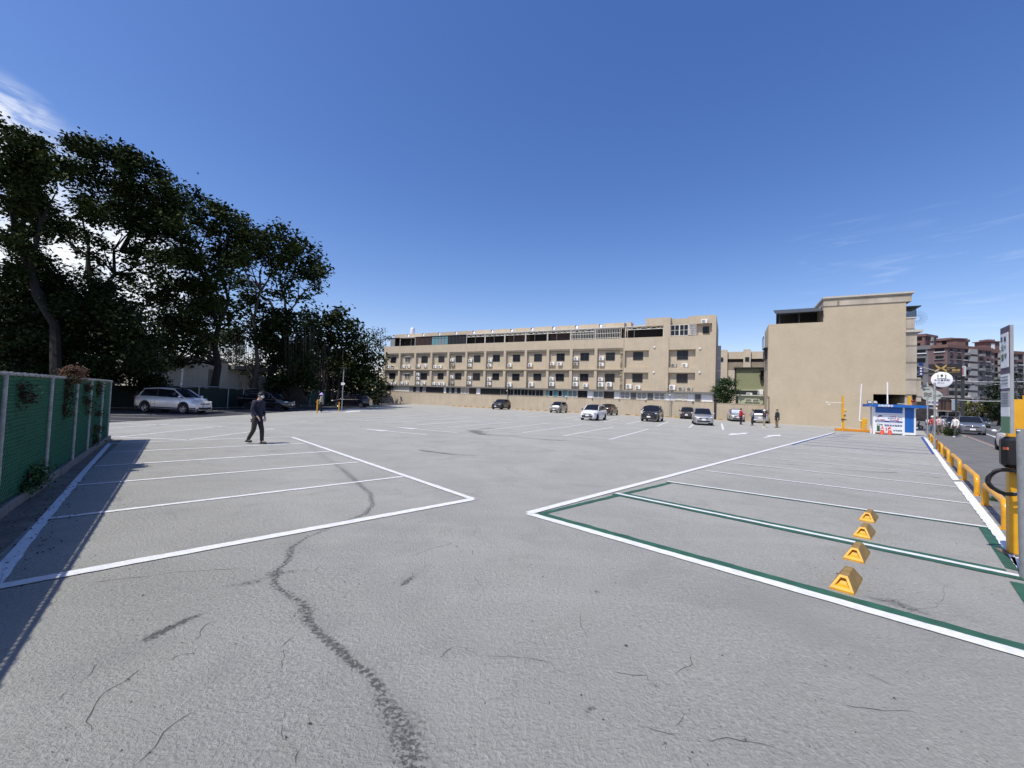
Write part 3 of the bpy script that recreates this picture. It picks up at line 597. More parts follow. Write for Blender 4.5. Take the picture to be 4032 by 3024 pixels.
# rooftop enclosures, one per bay
def cage(i, ty):
    u0 = bays[i]+.05 if i < 12 else -14.75; u1 = bays[i+1]-.02 if i < 12 else -8.98; zt = 13.88; d = 65.42
    b = F(*LB); col = {'dark': steel_m, 'cream': cream_m, 'brown': brown_m, 'teal': steel_m}.get(ty[0], cream_m)
    th = .07
    b.box(u0, u0+th, d, d+th, 12.1, zt); b.box(u1-th, u1, d, d+th, 12.1, zt); b.box(u0, u1, d-.01, d+th, zt-.09, zt)
    k_ = ty[1]
    if k_ == 'slat':
        n = 12
        for j in range(n): x = u0+th+(u1-u0-2*th)*j/n; b.box(x, x+.20, d+.02, d+.05, 12.1, zt-.09)
    if k_ == 'open': b.box((u0+u1)/2-.03, (u0+u1)/2+.03, 66.5, 66.56, 12.1, zt)
    if k_ in ('truss', 'wide', 'trussgrid'):
        b.box(u0, u1, d, d+.06, zt-.5, zt-.43); n = 8
        for j in range(n):
            xa, xb = u0+(u1-u0)*j/n, u0+(u1-u0)*(j+1)/n
            za, zb = (zt-.45, zt-.06) if j % 2 else (zt-.06, zt-.45)
            b.tube([(xa, d+.03, za), (xb, d+.03, zb)], .03, 4)
        b.box(u0+1.1, u0+1.16, 66.8, 66.86, 12.1, zt-.4)
    if k_ in ('grid', 'trussgrid'):
        n = 15; top = zt-.09 if k_ == 'grid' else zt-.5
        for j in range(1, n): x = u0+(u1-u0)*j/n; b.box(x-.022, x+.022, d+.01, d+.03, 12.1, top)
        for z in (12.25, 13.0): b.box(u0, u1, d, d+.035, z, z+.05)
    o = b.build('rooftop_enclosure', col, lb)
    r = F(*LB); r.box(u0-.03, u1+.01, d-.1, 68.3, zt+.002, zt+.05); r.build('canopy', steel_m if ty[0] in ('dark', 'brown', 'teal') else whitep_m, o)
    if k_ == 'glass':
        for j in range(5):
            xa = u0+.08+(u1-u0-.16)*j/5; g = F(*LB); g.box(xa, xa+(u1-u0-.16)/5-.07, d+.02, d+.04, 12.15, zt-.5); g.build('pane', teal_m if j in (0, 1, 4) else glassl_m, o)
            g = F(*LB); g.box(xa, xa+(u1-u0-.16)/5-.07, d+.02, d+.04, zt-.42, zt-.12); g.build('pane', teal_m, o)
        b = F(*LB); b.box(u0, u1, d, d+.06, zt-.49, zt-.43); b.build('transom', steel_m, o)
    g = F(*LB); g.box(u0+.1, u1-.1, 66.9, 66.95, 12.1, zt-.02); g.build('screen', dark_m if i not in (7, 9) else brown_m, o)  # added dark sheet standing in for shade inside the enclosure
    if k_ == 'panel':
        g = F(*LB); g.box(u0+1.5, u0+2.8, d+.01, d+.05, 12.1, zt-.1); g.build('panel', greyp_m, o)
types = [('dark','panel'),('cream','open'),('brown','slat'),('teal','glass'),('dark','slat'),('cream','truss'),('cream','truss'),('cream','truss'),('cream','truss'),('cream','truss'),('cream','trussgrid'),('cream','grid'),('cream','wide')]
for i, ty in enumerate(types): cage(i, ty)
for (a, c) in ((-8.0, -6.75), (-6.72, -5.5)): window(lb, LB, a, c, 65.5, 12.2, 13.85, 2, cream_m, glass_m, 1)
b = F(*LB); 
for j in range(9): x = -5.45+1.0*j/8; b.box(x, x+.03, 65.3, 65.33, 12.25, 13.8)
for j in range(7): z = 12.25+1.5*j/6; b.box(-5.45, -4.42, 65.29, 65.32, z, z+.03)
b.build('window_grille', whitep_m, lb)
pb = []
for i in range(12):
    for z0_, z1_ in ((8.6, 10.1), (5.0, 6.6)):
        p = F(*LB); p.tube([(bays[i]+.72, 65.74, z0_), (bays[i]+.72, 65.74, z1_)], .035, 6); p.build('conduit', whitep_m, lb)
for u in (-14.9, -8.2):
    p = F(*LB); p.tube([(u, 65.26, 3.85), (u, 65.26, 12.0)], .05, 6); p.build('drain_pipe', tile_m, lb)
# water tanks between the rooftop blocks
tk = None
for i in range(12):
    loc = UD(bays[i]+.33, 67.75, 13.95)
    lab = 'stainless water tank on the long beige roof, ' + ['the tall one at the far left end', 'second from the left', 'third from the left', 'fourth from the left', 'fifth from the left', 'sixth from the left', 'sixth from the right', 'fifth from the right', 'fourth from the right', 'third from the right', 'second from the right', 'first from the right'][i]
    if tk is None:
        tk = thing('water_tank', lab, 'water tank', loc, FROT, 'steel water tanks along the roof')
        b = MB(); b.lathe([(0,0),(.30,0),(.31,.05),(.31,.55),(.24,.68),(.08,.74),(0,.75)], (0,0,.15), n=14); b.build('tank', mat('bright_steel', (.75,.76,.78), .35, metal=.3), tk, True)
        b = MB(); [b.box(x, x+.04, y, y+.04, 0, .18) for x in (-.25,.21) for y in (-.25,.21)]; b.build('stand', cream_m, tk)
    else: dup(tk, loc, FROT, lab)
tk.scale = (1.7, 1.7, 2.2); tk.location = UD(-62.5, 69.6, 14.9)
b = MB(); b.lathe([(0,0),(.3,0),(.3,.5),(0,.6)]); 
# air conditioners
ac_w = mat('ac_casing', (.78, .78, .75), .5, var=.05, dirt=.05); ac_g = mat('ac_fan_black', (.05, .05, .05), .6); ac_old = mat('ac_casing_old', (.40, .39, .35), .6, dirt=.3)
def make_ac(cm):
    t = thing('air_conditioner', 'x', 'air conditioner')
    b = MB(); b.cbox((0, -.17, .28), .80, .30, .54, ch=.02); b.build('casing', cm, t)
    b = MB(); b.lathe([(0,-.005),(.21,-.005),(.215,0),(.215,.012)], (-.11, -.335, .28), axis='y', n=20); b.build('fan', ac_g, t)
    b = MB()
    for r in (.07, .13, .19, .225): b.lathe([(r-.008, -.02),(r+.008,-.02),(r+.008,-.01),(r-.008,-.01)], (-.11, -.335, .28), axis='y', n=20)
    b.box(-.33, .11, -.352, -.346, .275, .285); b.box(-.115, -.105, -.352, -.346, .06, .5); b.build('fan_guard', cm, t)
    b = MB()
    for x in (-.28, .25): b.box(x, x+.03, -.33, 0, -.03, .01); b.tube([(x+.015, -.30, -.02), (x+.015, -.01, -.26)], .014, 4)
    b.build('bracket', cm, t); return t
acU = [(f5,145,710,0),(f5,195,710,0),(f5,340,708,0),(f5,402,706,0),(f5,527,698,0),(f5,607,698,0),(f5,733,709,0),(f5,795,709,0),(f5,945,625,0),(f5,952,682,2),(f5,1172,630,0),(f5,1167,688,0),(f5,1418,628,0),(f5,1413,688,0),(f5,1662,688,0),(f5,1917,687,0),(f6,78,670,0),(f6,168,670,0),(f6,372,608,0),(f6,370,672,2),(f6,690,606,0),(f6,688,678,0),(f6,1585,690,2),(f6,1725,690,0)]
acL = [(f5,130,910,0),(f5,183,912,0),(f5,232,912,0),(f5,316,911,0),(f5,374,911,0),(f5,520,800,0),(f5,520,855,0),(f5,518,910,0),(f5,592,910,0),(f5,718,918,0),(f5,776,921,0),(f5,832,923,0),(f5,943,835,0),(f5,943,908,2),(f5,1165,846,0),(f5,1160,909,0),(f5,1408,860,0),(f5,1407,918,0),(f5,1660,936,1),(f5,1930,932,1),(f6,68,857,0),(f6,70,928,1),(f6,365,858,0),(f6,365,930,1),(f6,488,940,0),(f6,678,865,0),(f6,680,935,1),(f6,785,933,1),(f6,1028,960,1),(f6,1142,965,0),(f6,1570,972,1),(f6,1680,982,2),(f6,1785,985,2)]
p_new = make_ac(ac_w); p_old = make_ac(ac_old); used = set()
ordn = ['first','second','third','fourth','fifth','sixth','seventh','eighth','ninth','tenth','eleventh','twelfth']
def ac_place(u, d, z, kind, lab, grp='air conditioners on the long beige building'):
    pr = p_old if kind == 2 else p_new; first = id(pr) not in used; used.add(id(pr))
    loc = UD(u, d, z)
    if first: o = pr; o.location = loc; o.rotation_euler = (0, 0, FROT); o['label'] = lab; o['group'] = grp
    else: o = dup(pr, loc, FROT, lab, grp)
    if kind == 1: o.scale = (1.12, 1.1, 1.3)
    return o
for row, L in (('upper', acU), ('lower', acL)):
    byb = {}
    for (f, x, y, kd) in L:
        u, z = W(*f(x, y), RW-.3); bi = int((u-U0_)//BP) if u < -15 else (12 if u < -10 else 13); byb.setdefault(bi, []).append((u, z, kd))
    for bi, lst in byb.items():
        lst.sort(key=lambda q: (round(q[0]/1.0), -q[1])); us = sorted(lst); n = len(lst)
        for (u, z, kd) in lst:
            left = sum(1 for q in lst if q[0] < u-.4); below = [q for q in lst if abs(q[0]-u) < .5]
            if n == 1: w_ = 'alone'
            elif len(below) == n: r_ = sorted(below, key=lambda q: -q[1]).index((u, z, kd)); w_ = ['top', 'bottom'][r_] if n == 2 else ['top', 'middle', 'bottom'][min(r_, 2)]; w_ += ' of stack'
            elif len(below) > 1: r_ = sorted(below, key=lambda q: -q[1]).index((u, z, kd)); w_ = (['upper', 'lower'][r_] if len(below) == 2 else ['top', 'middle', 'bottom'][min(r_, 2)])+' of left stack'
            else: cols = sorted(set(round(q[0], 1) for q in lst)); w_ = ['leftmost', 'second', 'third', 'fourth'][min(3, left)] if left < n-1 else 'rightmost'; w_ = w_
            bay = ('%s bay from the left' % ordn[bi]) if bi < 6 else (('%s bay from the right' % ordn[13-bi]) if bi < 12 else ('left wide recess' if bi == 12 else 'rightmost wide recess'))
            ac_place(u, RW, z-.28, kd, '%s %s-row unit, %s, %s' % ({0: 'white', 1: 'large white', 2: 'weathered grey'}[kd], row, w_, bay))
ac_place(-3.35, 65.35, 13.85, 0, 'white unit standing alone high on the right-hand roof corner of the long building')
# boundary wall under the glazing band
bw = F(-34, 64.1); bw.box(-68.9, -1.86, 64.1, 64.42, 0, 2.38); bw.box(-68.95, -1.85, 64.07, 64.44, 2.38, 2.44)
o = bw.build('boundary_wall', tilemat('beige_wall_render', (.485, .408, .296), .3, .12, .9, .38)); o.location = UD(-34, 64.1); o.rotation_euler = (0,0,FROT)
tag(o, 'long streaked beige boundary wall below the long apartment building', 'wall')
gw = F(-68, 64); gw.cbox((-68.0, 63.7, .95), 1.5, .4, 1.9, ch=.05); o = gw.build('utility_cabinet', mat('cabinet_grey', (.2,.21,.22), .6, dirt=.2)); o.location = UD(-68, 64); o.rotation_euler = (0,0,FROT); tag(o, 'plain grey cabinet at the far left end of the beige boundary wall', 'cabinet')
b2w = F(1.3, 64.1); b2w.box(-1.52, 4.18, 64.1, 64.4, 0, 2.26); b2w.box(-1.54, 4.17, 64.07, 64.42, 2.26, 2.32); o = b2w.build('boundary_wall', tilemat('beige_wall_render', (.485, .408, .296), .3, .12, .9, .38)); o.location = UD(1.3, 64.1); o.rotation_euler = (0,0,FROT)
tag(o, 'short beige wall closing the gap between the two beige buildings', 'wall')
gp = F(-1.7, 64.3); gp.box(-1.84, -1.56, 64.2, 64.3, 0, 2.5); gp.box(-1.8, -1.75, 64.17, 64.2, 0, 2.5); gp.box(-1.65, -1.6, 64.17, 64.2, 0, 2.5); o = gp.build('service_door', steel_m); o.location = UD(-1.7, 64.3); o.rotation_euler = (0,0,FROT); tag(o, 'narrow dark metal door at the right end of the long wall', 'door')
# ---- second building
B2 = (11, 59.7)
bb = thing('corner_building', 'tall blank beige tiled gable of the corner building beside the exit', 'building', UD(*B2), FROT)
b = F(*B2)
b.box(4.2, 9.7, 59.7, 66, 0, 12.3); b.box(9.7, 14.3, 59.698, 65.9, 0, 14.12); b.box(14.3, 17.05, 59.7, 66.1, 3.9, 14.12); b.box(14.3, 17.05, 67, 74, 0, 3.9)
b.build('wall', tile2_m, bb)
b = F(*B2); b.box(9.68, 17.5, 59.62, 65.2, 14.16, 15.05); b.box(9.7, 17.4, 59.70, 65.1, 14.1, 14.17); b.box(17.05, 17.95, 59.74, 73, 3.95, 10.75); b.box(17.95, 18.35, 59.9, 73, 3.2, 5.8); b.box(17.0, 17.6, 59.8, 73, 0, 3.95)
b.build('stone_cladding', stone_m, bb)
b = F(*B2); b.box(9.6, 17.7, 59.5, 65.3, 15.05, 15.24); b.box(17.0, 18.4, 59.55, 73.5, 10.75, 11.0); b.box(17.0, 17.95, 59.8, 73, 12.3, 12.45); b.build('cornice', mat('concrete_coping', (.50,.47,.40), .8, dirt=.25), bb)
b = F(*B2); b.box(17.05, 17.8, 59.85, 72, 11.0, 12.3); b.build('balcony_wall', stone_m, bb)
b = F(*B2)
for i in range(10): x = 17.08+i*.085; b.box(x, x+.02, 59.82, 59.84, 12.45, 13.5)
for i in range(22): y = 59.84+i*.15; b.box(17.9, 17.93, y, y+.02, 12.45, 13.5)
b.box(17.05, 17.95, 59.8, 59.85, 13.48, 13.54); b.box(17.03, 18.3, 59.7, 62.5, 13.56, 13.66); b.build('balcony_railing', steel_m, bb)
b = F(*B2)
for i in range(26):
    a = 2*math.pi*i/26; b.tube([(18.2+.25*math.cos(a), 60.6, 12.4+.25*math.sin(a)), (18.2+.85*math.cos(a), 60.4, 12.4+.85*math.sin(a))], .012, 3)
b.build('spiked_guard', steel_m, bb)
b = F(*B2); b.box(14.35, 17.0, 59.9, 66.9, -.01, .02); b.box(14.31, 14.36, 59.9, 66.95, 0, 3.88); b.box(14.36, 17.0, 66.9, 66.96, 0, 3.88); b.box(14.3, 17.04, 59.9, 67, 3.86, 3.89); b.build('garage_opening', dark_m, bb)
# rooftop pergola
b = F(*B2)
for x in (5.3, 7.3, 9.5):
    b.box(x, x+.08, 59.75, 59.83, 12.3, 13.5+(x-5.3)*.13); b.box(x, x+.08, 63.4, 63.5, 12.3, 14.6)
for x in np.arange(5.0, 9.66, .42): b.add([(x,59.4,13.42),(x+.05,59.4,13.42),(x+.05,63.7,14.75),(x,63.7,14.75),(x,59.4,13.5),(x+.05,59.4,13.5),(x+.05,63.7,14.83),(x,63.7,14.83)],[(0,3,2,1),(4,5,6,7),(0,1,5,4),(1,2,6,5),(2,3,7,6),(3,0,4,7)])
b.tube([(4.95,59.5,13.42),(9.65,59.5,13.62)], .05, 4); b.tube([(4.95,61.5,14.05),(9.65,61.5,14.15)], .05, 4)
b.build('pergola_frame', steel_m, bb)
b = F(*B2); b.add([(5.0,59.35,13.52),(9.66,59.35,13.56),(9.66,63.8,14.86),(5.0,63.8,14.84),(5.0,59.35,13.56),(9.66,59.35,13.60),(9.66,63.8,14.90),(5.0,63.8,14.88)],[(0,3,2,1),(4,5,6,7),(0,1,5,4),(1,2,6,5),(2,3,7,6),(3,0,4,7)]); b.build('pergola_roof', mat('dark_corrugated', (.05,.055,.055), .6), bb)
b = F(*B2); b.box(5.3, 9.68, 63.5, 63.6, 12.3, 14.6)
for i in range(24): z = 12.35+i*.09; b.box(5.35, 9.66, 63.44, 63.5, z, z+.04)
b.build('louvre_screen', mat('dark_grey_louvre', (.045,.047,.05), .6), bb)
# left flank details
b = F(*B2); b.box(3.75, 4.2, 60.2, 62.5, 9.4, 9.5); 
for y in (60.2, 62.4): b.box(3.7, 3.76, y, y+.06, 9.5, 10.9)
b.box(3.7, 3.76, 60.2, 62.46, 10.85, 10.92); b.box(3.9, 4.2, 61, 64, 8.2, 9.4); b.build('side_balcony', steel_m, bb)
b = F(*B2); b.tube([(4.33, 59.62, 0),(4.33, 59.62, 3.3),(4.02,59.62,3.35)], .05, 6); b.build('drain_pipe', mat('brown_pipe', (.16,.12,.10), .6), bb)
# ---- things in the gap
gh = thing('green_shed', 'pale green shed with a white barred window above the short wall', 'shed', UD(2.7, 66.2), FROT); O = (2.7, 66.2)
pg = mat('pale_green_cladding', (.44, .47, .31), .6, var=.06)
b = F(*O); b.box(1.15, 4.15, 66.2, 69, 0, 3.5); 
for i in range(6): b.box(1.13, 4.16, 66.19, 66.21, 2.4+i*.19, 2.415+i*.19)
b.build('wall', pg, gh)
b = F(*O); b.box(.2, 4.18, 65.9, 69.3, 3.5, 3.62); b.build('roof', mat('pale_roof_sheet', (.55,.6,.5), .5), gh)
for a in (1.95, 2.85):
    f_ = window(gh, O, a, a+.84, 66.17, 2.62, 3.12, 1, mat('cream_frame', (.75,.74,.6), .5), glass_m)
    b = F(*O); [b.box(a+.08+i*.11, a+.10+i*.11, 66.06, 66.08, 2.66, 3.08) for i in range(7)]; [b.box(a+.05, a+.8, 66.055, 66.075, z, z+.02) for z in (2.75, 2.98)]; b.build('window_bars', mat('cream_frame', (.75,.74,.6)), f_)
ge = thing('green_annex', 'tall green corrugated annex wall between the two beige buildings', 'building', UD(2.5, 74), FROT); O = (2.5, 74)
b = F(*O); n = 30
for i in range(n):
    x = .95+i*4.1/n; b.add([(x,74,4.6),(x+.07,73.94,4.6),(x+.137,74,4.6),(x,74,7.95),(x+.07,73.94,7.98),(x+.137,74,8.0)],[(0,1,4,3),(1,2,5,4)])
b.box(.95, 5.05, 74.01, 78, 0, 8.0); b.build('corrugated_wall', mat('green_corrugated', (.31,.325,.20), .6, var=.08), ge)
b = F(*O); b.box(.6, 5.1, 73.6, 78, 8.0, 8.14); b.box(.7, .95, 73.9, 74.2, 4.3, 8.0); b.box(.9, 5.1, 73.7, 73.95, 2.5, 4.5); b.build('dark_frame', steel_m, ge)
b = F(*O); b.box(.9, 5.1, 73.65, 73.96, 4.5, 4.62); b.build('sill', pg, ge)
window(ge, O, 4.2, 4.95, 73.6, 6.1, 7.6, 2, steel_m, glass_m, 3)
b = F(*O); b.box(3.9, 5.0, 73.1, 73.62, 7.65, 7.72); b.box(4.0, 4.3, 73.2, 73.6, 6.9, 6.95); b.build('awning', steel_m, ge)
o = ac_place(3.9, 64.9, 3.63, 1, 'white unit on the pale green shed roof beside the corner building', 'air conditioners in the gap'); o.rotation_euler = (0,0,FROT-1.2)
ac_place(2.75, 73.6, 3.6, 0, 'small white unit hung low in the middle of the green annex', 'air conditioners in the gap')
ds = F(-1.45, 69); 
for i in range(4): ds.box(-1.72, -1.2, 69, 69.5, 3.5+i*1.9, 3.5+i*1.9+1.82)
o = ds.build('metal_duct', mat('galvanised_sheet', (.42,.43,.42), .45, var=.1)); o.location = UD(-1.45, 69); o.rotation_euler = (0,0,FROT); tag(o, 'segmented grey metal duct on the right flank of the long building', 'duct')
fb = thing('rear_apartment_block', 'low beige block with wide dark openings behind the green annex', 'building', UD(3, 110), FROT); O = (3, 110)
b = F(*O); b.box(-4, 12, 110.5, 122, 0, 12.5); b.box(-4, 12, 112, 122, 12.5, 15.0); b.box(-4, 12, 110.5, 111, 10.6, 12.5)
for x in (-2.0, 2.8, 7.6): b.box(x, x+1.5, 110, 112, 8, 15.45)
b.box(-4, 12, 110.6, 112, 13.3, 15.0)
b.build('wall', tile_m, fb); b = F(*O); b.box(-.5, 2.8, 111.6, 111.9, 12.5, 13.3); b.box(4.3, 7.6, 111.6, 111.9, 12.5, 13.3); b.build('dark_opening', brown_m, fb)
window(fb, O, 3.15, 4.0, 109.98, 12.6, 13.6, 1)
window(fb, O, -1.95, -1.4, 109.98, 12.6, 13.6, 1)
# yellow wheel stops
yel = mat('yellow_rubber', (.62, .30, .015), .55, var=.15, scale=10, tint=(.70,.36,.02), bump=.2, dirt=.12)
yel2 = mat('brownish_yellow_top', (.24, .155, .05), .85, var=.2, scale=9, bump=.5, bscale=80)  # browner, duller yellow for the top and long sides
def wheelstop(m=None, L=.58, Wd=.20, H=.14):
    """trapezoid block with hollowed, sloping ends; long axis = x"""
    b = MB(); hw, tw = Wd/2, .034; xe, xt = L/2, L/2-.11; lip = .022
    v = [(-xe,-hw,0),(xe,-hw,0),(xe,hw,0),(-xe,hw,0),(-xe,-hw,lip),(xe,-hw,lip),(xe,hw,lip),(-xe,hw,lip),(-xt,-tw,H),(xt,-tw,H),(xt,tw,H),(-xt,tw,H)]
    b.add(v, [(0,3,2,1),(0,1,5,4),(2,3,7,6),(1,2,6,5),(3,0,4,7)], 0)
    b.add(v, [(4,5,9,8),(6,7,11,10),(8,9,10,11)], 1)
    for s in (1, -1):
        A, B_, C_, D_ = Vector((s*xe,-hw,lip)), Vector((s*xe,hw,lip)), Vector((s*xt,tw,H)), Vector((s*xt,-tw,H)); cen = (A+B_+C_+D_)/4
        ins = [p.lerp(cen, .36)for p in (A, B_, C_, D_)]; dn = [p.lerp(cen, .25)-Vector((s*.055, 0, -.004)) for p in ins]
        vs = [A,B_,C_,D_]+ins+dn; fs = [(0,1,5,4),(1,2,6,5),(2,3,7,6),(3,0,4,7),(4,5,9,8),(5,6,10,9),(6,7,11,10),(7,4,8,11),(8,9,10,11)]
        b.add(vs, fs if s > 0 else [f[::-1] for f in fs], 0)
    return b.mesh('wheel_stop', [yel, yel2])
wsm = wheelstop()
def put_ws(loc, rz, lab, grp, sc=1):
    o = bpy.data.objects.new('wheel_stop', wsm); S.collection.objects.link(o); o.location = loc; o.rotation_euler = (0,0,rz); o.scale = (sc,)*3; return tag(o, lab, 'wheel stop', grp)
e2 = math.atan2(eg.y, eg.x)
near = [((3785,2370),(3835,2290)), ((3880,2240),(3905,2172)), ((3922,2130),(3945,2080)), ((3950,2060),(3962,2020))]
nw = [(3333,2300,'nearest and largest yellow wheel stop in the green-lined bays'), (3374,2189,'second nearest yellow wheel stop, just before the green and white double line'), (3404,2104,'third yellow wheel stop, just beyond the green and white double line'), (3421,2044,'farthest of the four yellow wheel stops in the green-lined bays')]
for x, y, lab in nw: put_ws(G(x, y), e2, lab, 'yellow wheel stops in the near bays')
c8 = lambda x, y: (1500+x/3.687, 1550+y/3.687); c7 = lambda x, y: (1800+x/3.16, 1520+y/3.16); c8b = lambda x, y: (2400+x/3.16, 1520+y/3.16)
wsp = [c8(1060,180),c8(1137,184),c8(1230,188),c8(1312,190),c8(1403,195),c8(1490,201),c8(1585,207),c8(1978,228),c8(2070,233),c8(2175,238),c7(1005,303),c7(1103,312),c7(1395,330),c7(1487,334),c7(2125,367),c8b(225,368),c8b(343,374),c8b(500,385),c8b(722,393),c8b(832,398),c8b(1380,424)]
wo_ = ['first','second','third','fourth','fifth','sixth','seventh']
desc = ['%s yellow stop from the left along the beige wall' % q for q in wo_] + ['yellow stop at the wall just right of the dark grey SUV', 'second yellow stop right of the dark grey SUV', 'third yellow stop right of the dark grey SUV', 'second yellow stop left of the small silver people carrier', 'yellow stop at the wall just left of the small silver people carrier', 'yellow stop at the wall just right of the small silver people carrier', 'yellow stop at the wall left of the white front-facing sedan', 'yellow stop at the wall just right of the black sedan tail', 'yellow stop midway between the black sedan and the white sedan', 'yellow stop just left of the white sedan tail', 'yellow stop hidden behind the black SUV', 'yellow stop at the foot of the lamp post on the wall', 'yellow stop at the wall just left of the dark brown sedan', 'yellow stop at the wall right of the silver sedan']
for (x, y), lab in zip(wsp, desc):
    u, _ = W(x, y, 63.2); put_ws(UD(u, 63.2), FROT, lab, 'yellow wheel stops along the beige wall', 1.25)
# wall lamp posts
def wallpost(u, d, h, lab):
    t = thing('lamp_post', lab, 'lamp post', UD(u, d), FROT)
    MB().tube([(0,0,0),(0,0,h)], .055, 8).build('pole', mat('grey_pole', (.25,.26,.26), .5), t)
    b = MB(); b.cbox((-.28,-.1,h-.02), .34,.2,.1, ch=.02); b.cbox((.28,-.1,h-.02), .34,.2,.1, ch=.02); b.box(-.4,.4,-.03,.03,h-.09,h-.05); b.build('floodlight', steel_m, t)
    MB().ball((-.02,-.16,h-.55), .11, .11, .11).build('camera_dome', whitep_m, t, True); return t
u_, _ = W(1996, 1600, 63.9); wallpost(u_, 63.9, 3.75, 'thin grey post with floodlights behind the dark grey SUV')
u_, _ = W(2637, 1640, 63.7); wallpost(u_, 63.7, 3.8, 'thin grey post with floodlights between the black SUV and brown sedan')
for i, x in enumerate((2229, 2331, 2437, 2541, 2727)):
    u_, z_ = W(x, 1567, 64.0); b = MB().ball((0, 0, 0), .14, .12, .12); o = b.build('dome_camera', whitep_m, None, True); o.location = UD(u_, 63.98, 2.5); tag(o, 'small white dome lamp on the beige wall top, %s' % ['above the small silver people carrier', 'above the white front-facing sedan', 'above the black sedan tail', 'left of the black SUV', 'above the brown sedan'][i], 'wall lamp', 'white domes on the wall top')
# white round lamp heads on the plain wall of the right bays
for i, (x, y) in enumerate(((1350,466),(1915,483),(1338,780),(1910,780))):
    u_, z_ = W(*f6(x, y), 65.25); b = MB(); b.lathe([(0,-.12),(.1,-.1),(.16,0),(.16,.04)], (0,0,0), axis='y', n=12); o = b.build('vent_cap', whitep_m, lb, True); o.location = (u_-LB[0], -.03, z_)
# ================= CARS =================
tyre_m = mat('tyre_rubber', (.018,.018,.018), .85); rim_m = mat('alloy_rim', (.45,.46,.48), .3, metal=.8); rimd_m = mat('dark_rim', (.03,.03,.032), .4)
cglass = mat('car_glass', (.010,.012,.015), .06, spec=.4, coat=.15); clad_m = mat('black_trim', (.02,.02,.021), .6); chrome = mat('chrome', (.7,.7,.72), .12, metal=1)
lamp_m = mat('headlamp_glass', (.62,.64,.66), .1, spec=.8, coat=1); tail_m = mat('tail_lamp_red', (.32,.012,.012), .15, coat=1); plate_m = mat('plate_white', (.72,.73,.72), .5)
taill = mat('lit_tail_lamp', (.5,.02,.01), .3, emit=(1,.03,.02,3)); seam_m = mat('panel_gap', (.01,.01,.01), .9)
def paint(nm, c, metal=.0, rough=.28): return mat('paint_'+nm, c, rough, metal=metal, var=.03, coat=.8)
KINDS = dict(
 sedan=dict(L=4.55,W=1.76,H=1.46,wb=2.65,R=.315,hood=.86,belt=.93,deck=1.02,xw=1.02,xf=.32,xr=-.95,xd=-1.72,nose=.70),
 hatch=dict(L=4.15,W=1.72,H=1.50,wb=2.55,R=.31,hood=.90,belt=.96,deck=1.05,xw=1.05,xf=.38,xr=-1.35,xd=-1.95,nose=.72),
 suv=dict(L=4.45,W=1.82,H=1.64,wb=2.64,R=.35,hood=1.02,belt=1.08,deck=1.14,xw=.98,xf=.30,xr=-1.55,xd=-2.08,nose=.84),
 mpv=dict(L=4.30,W=1.70,H=1.62,wb=2.60,R=.32,hood=.96,belt=1.02,deck=1.08,xw=1.35,xf=.45,xr=-1.60,xd=-2.02,nose=.76),
 wagon=dict(L=4.55,W=1.76,H=1.50,wb=2.70,R=.32,hood=.88,belt=.95,deck=1.02,xw=1.12,xf=.35,xr=-1.65,xd=-2.15,nose=.70))
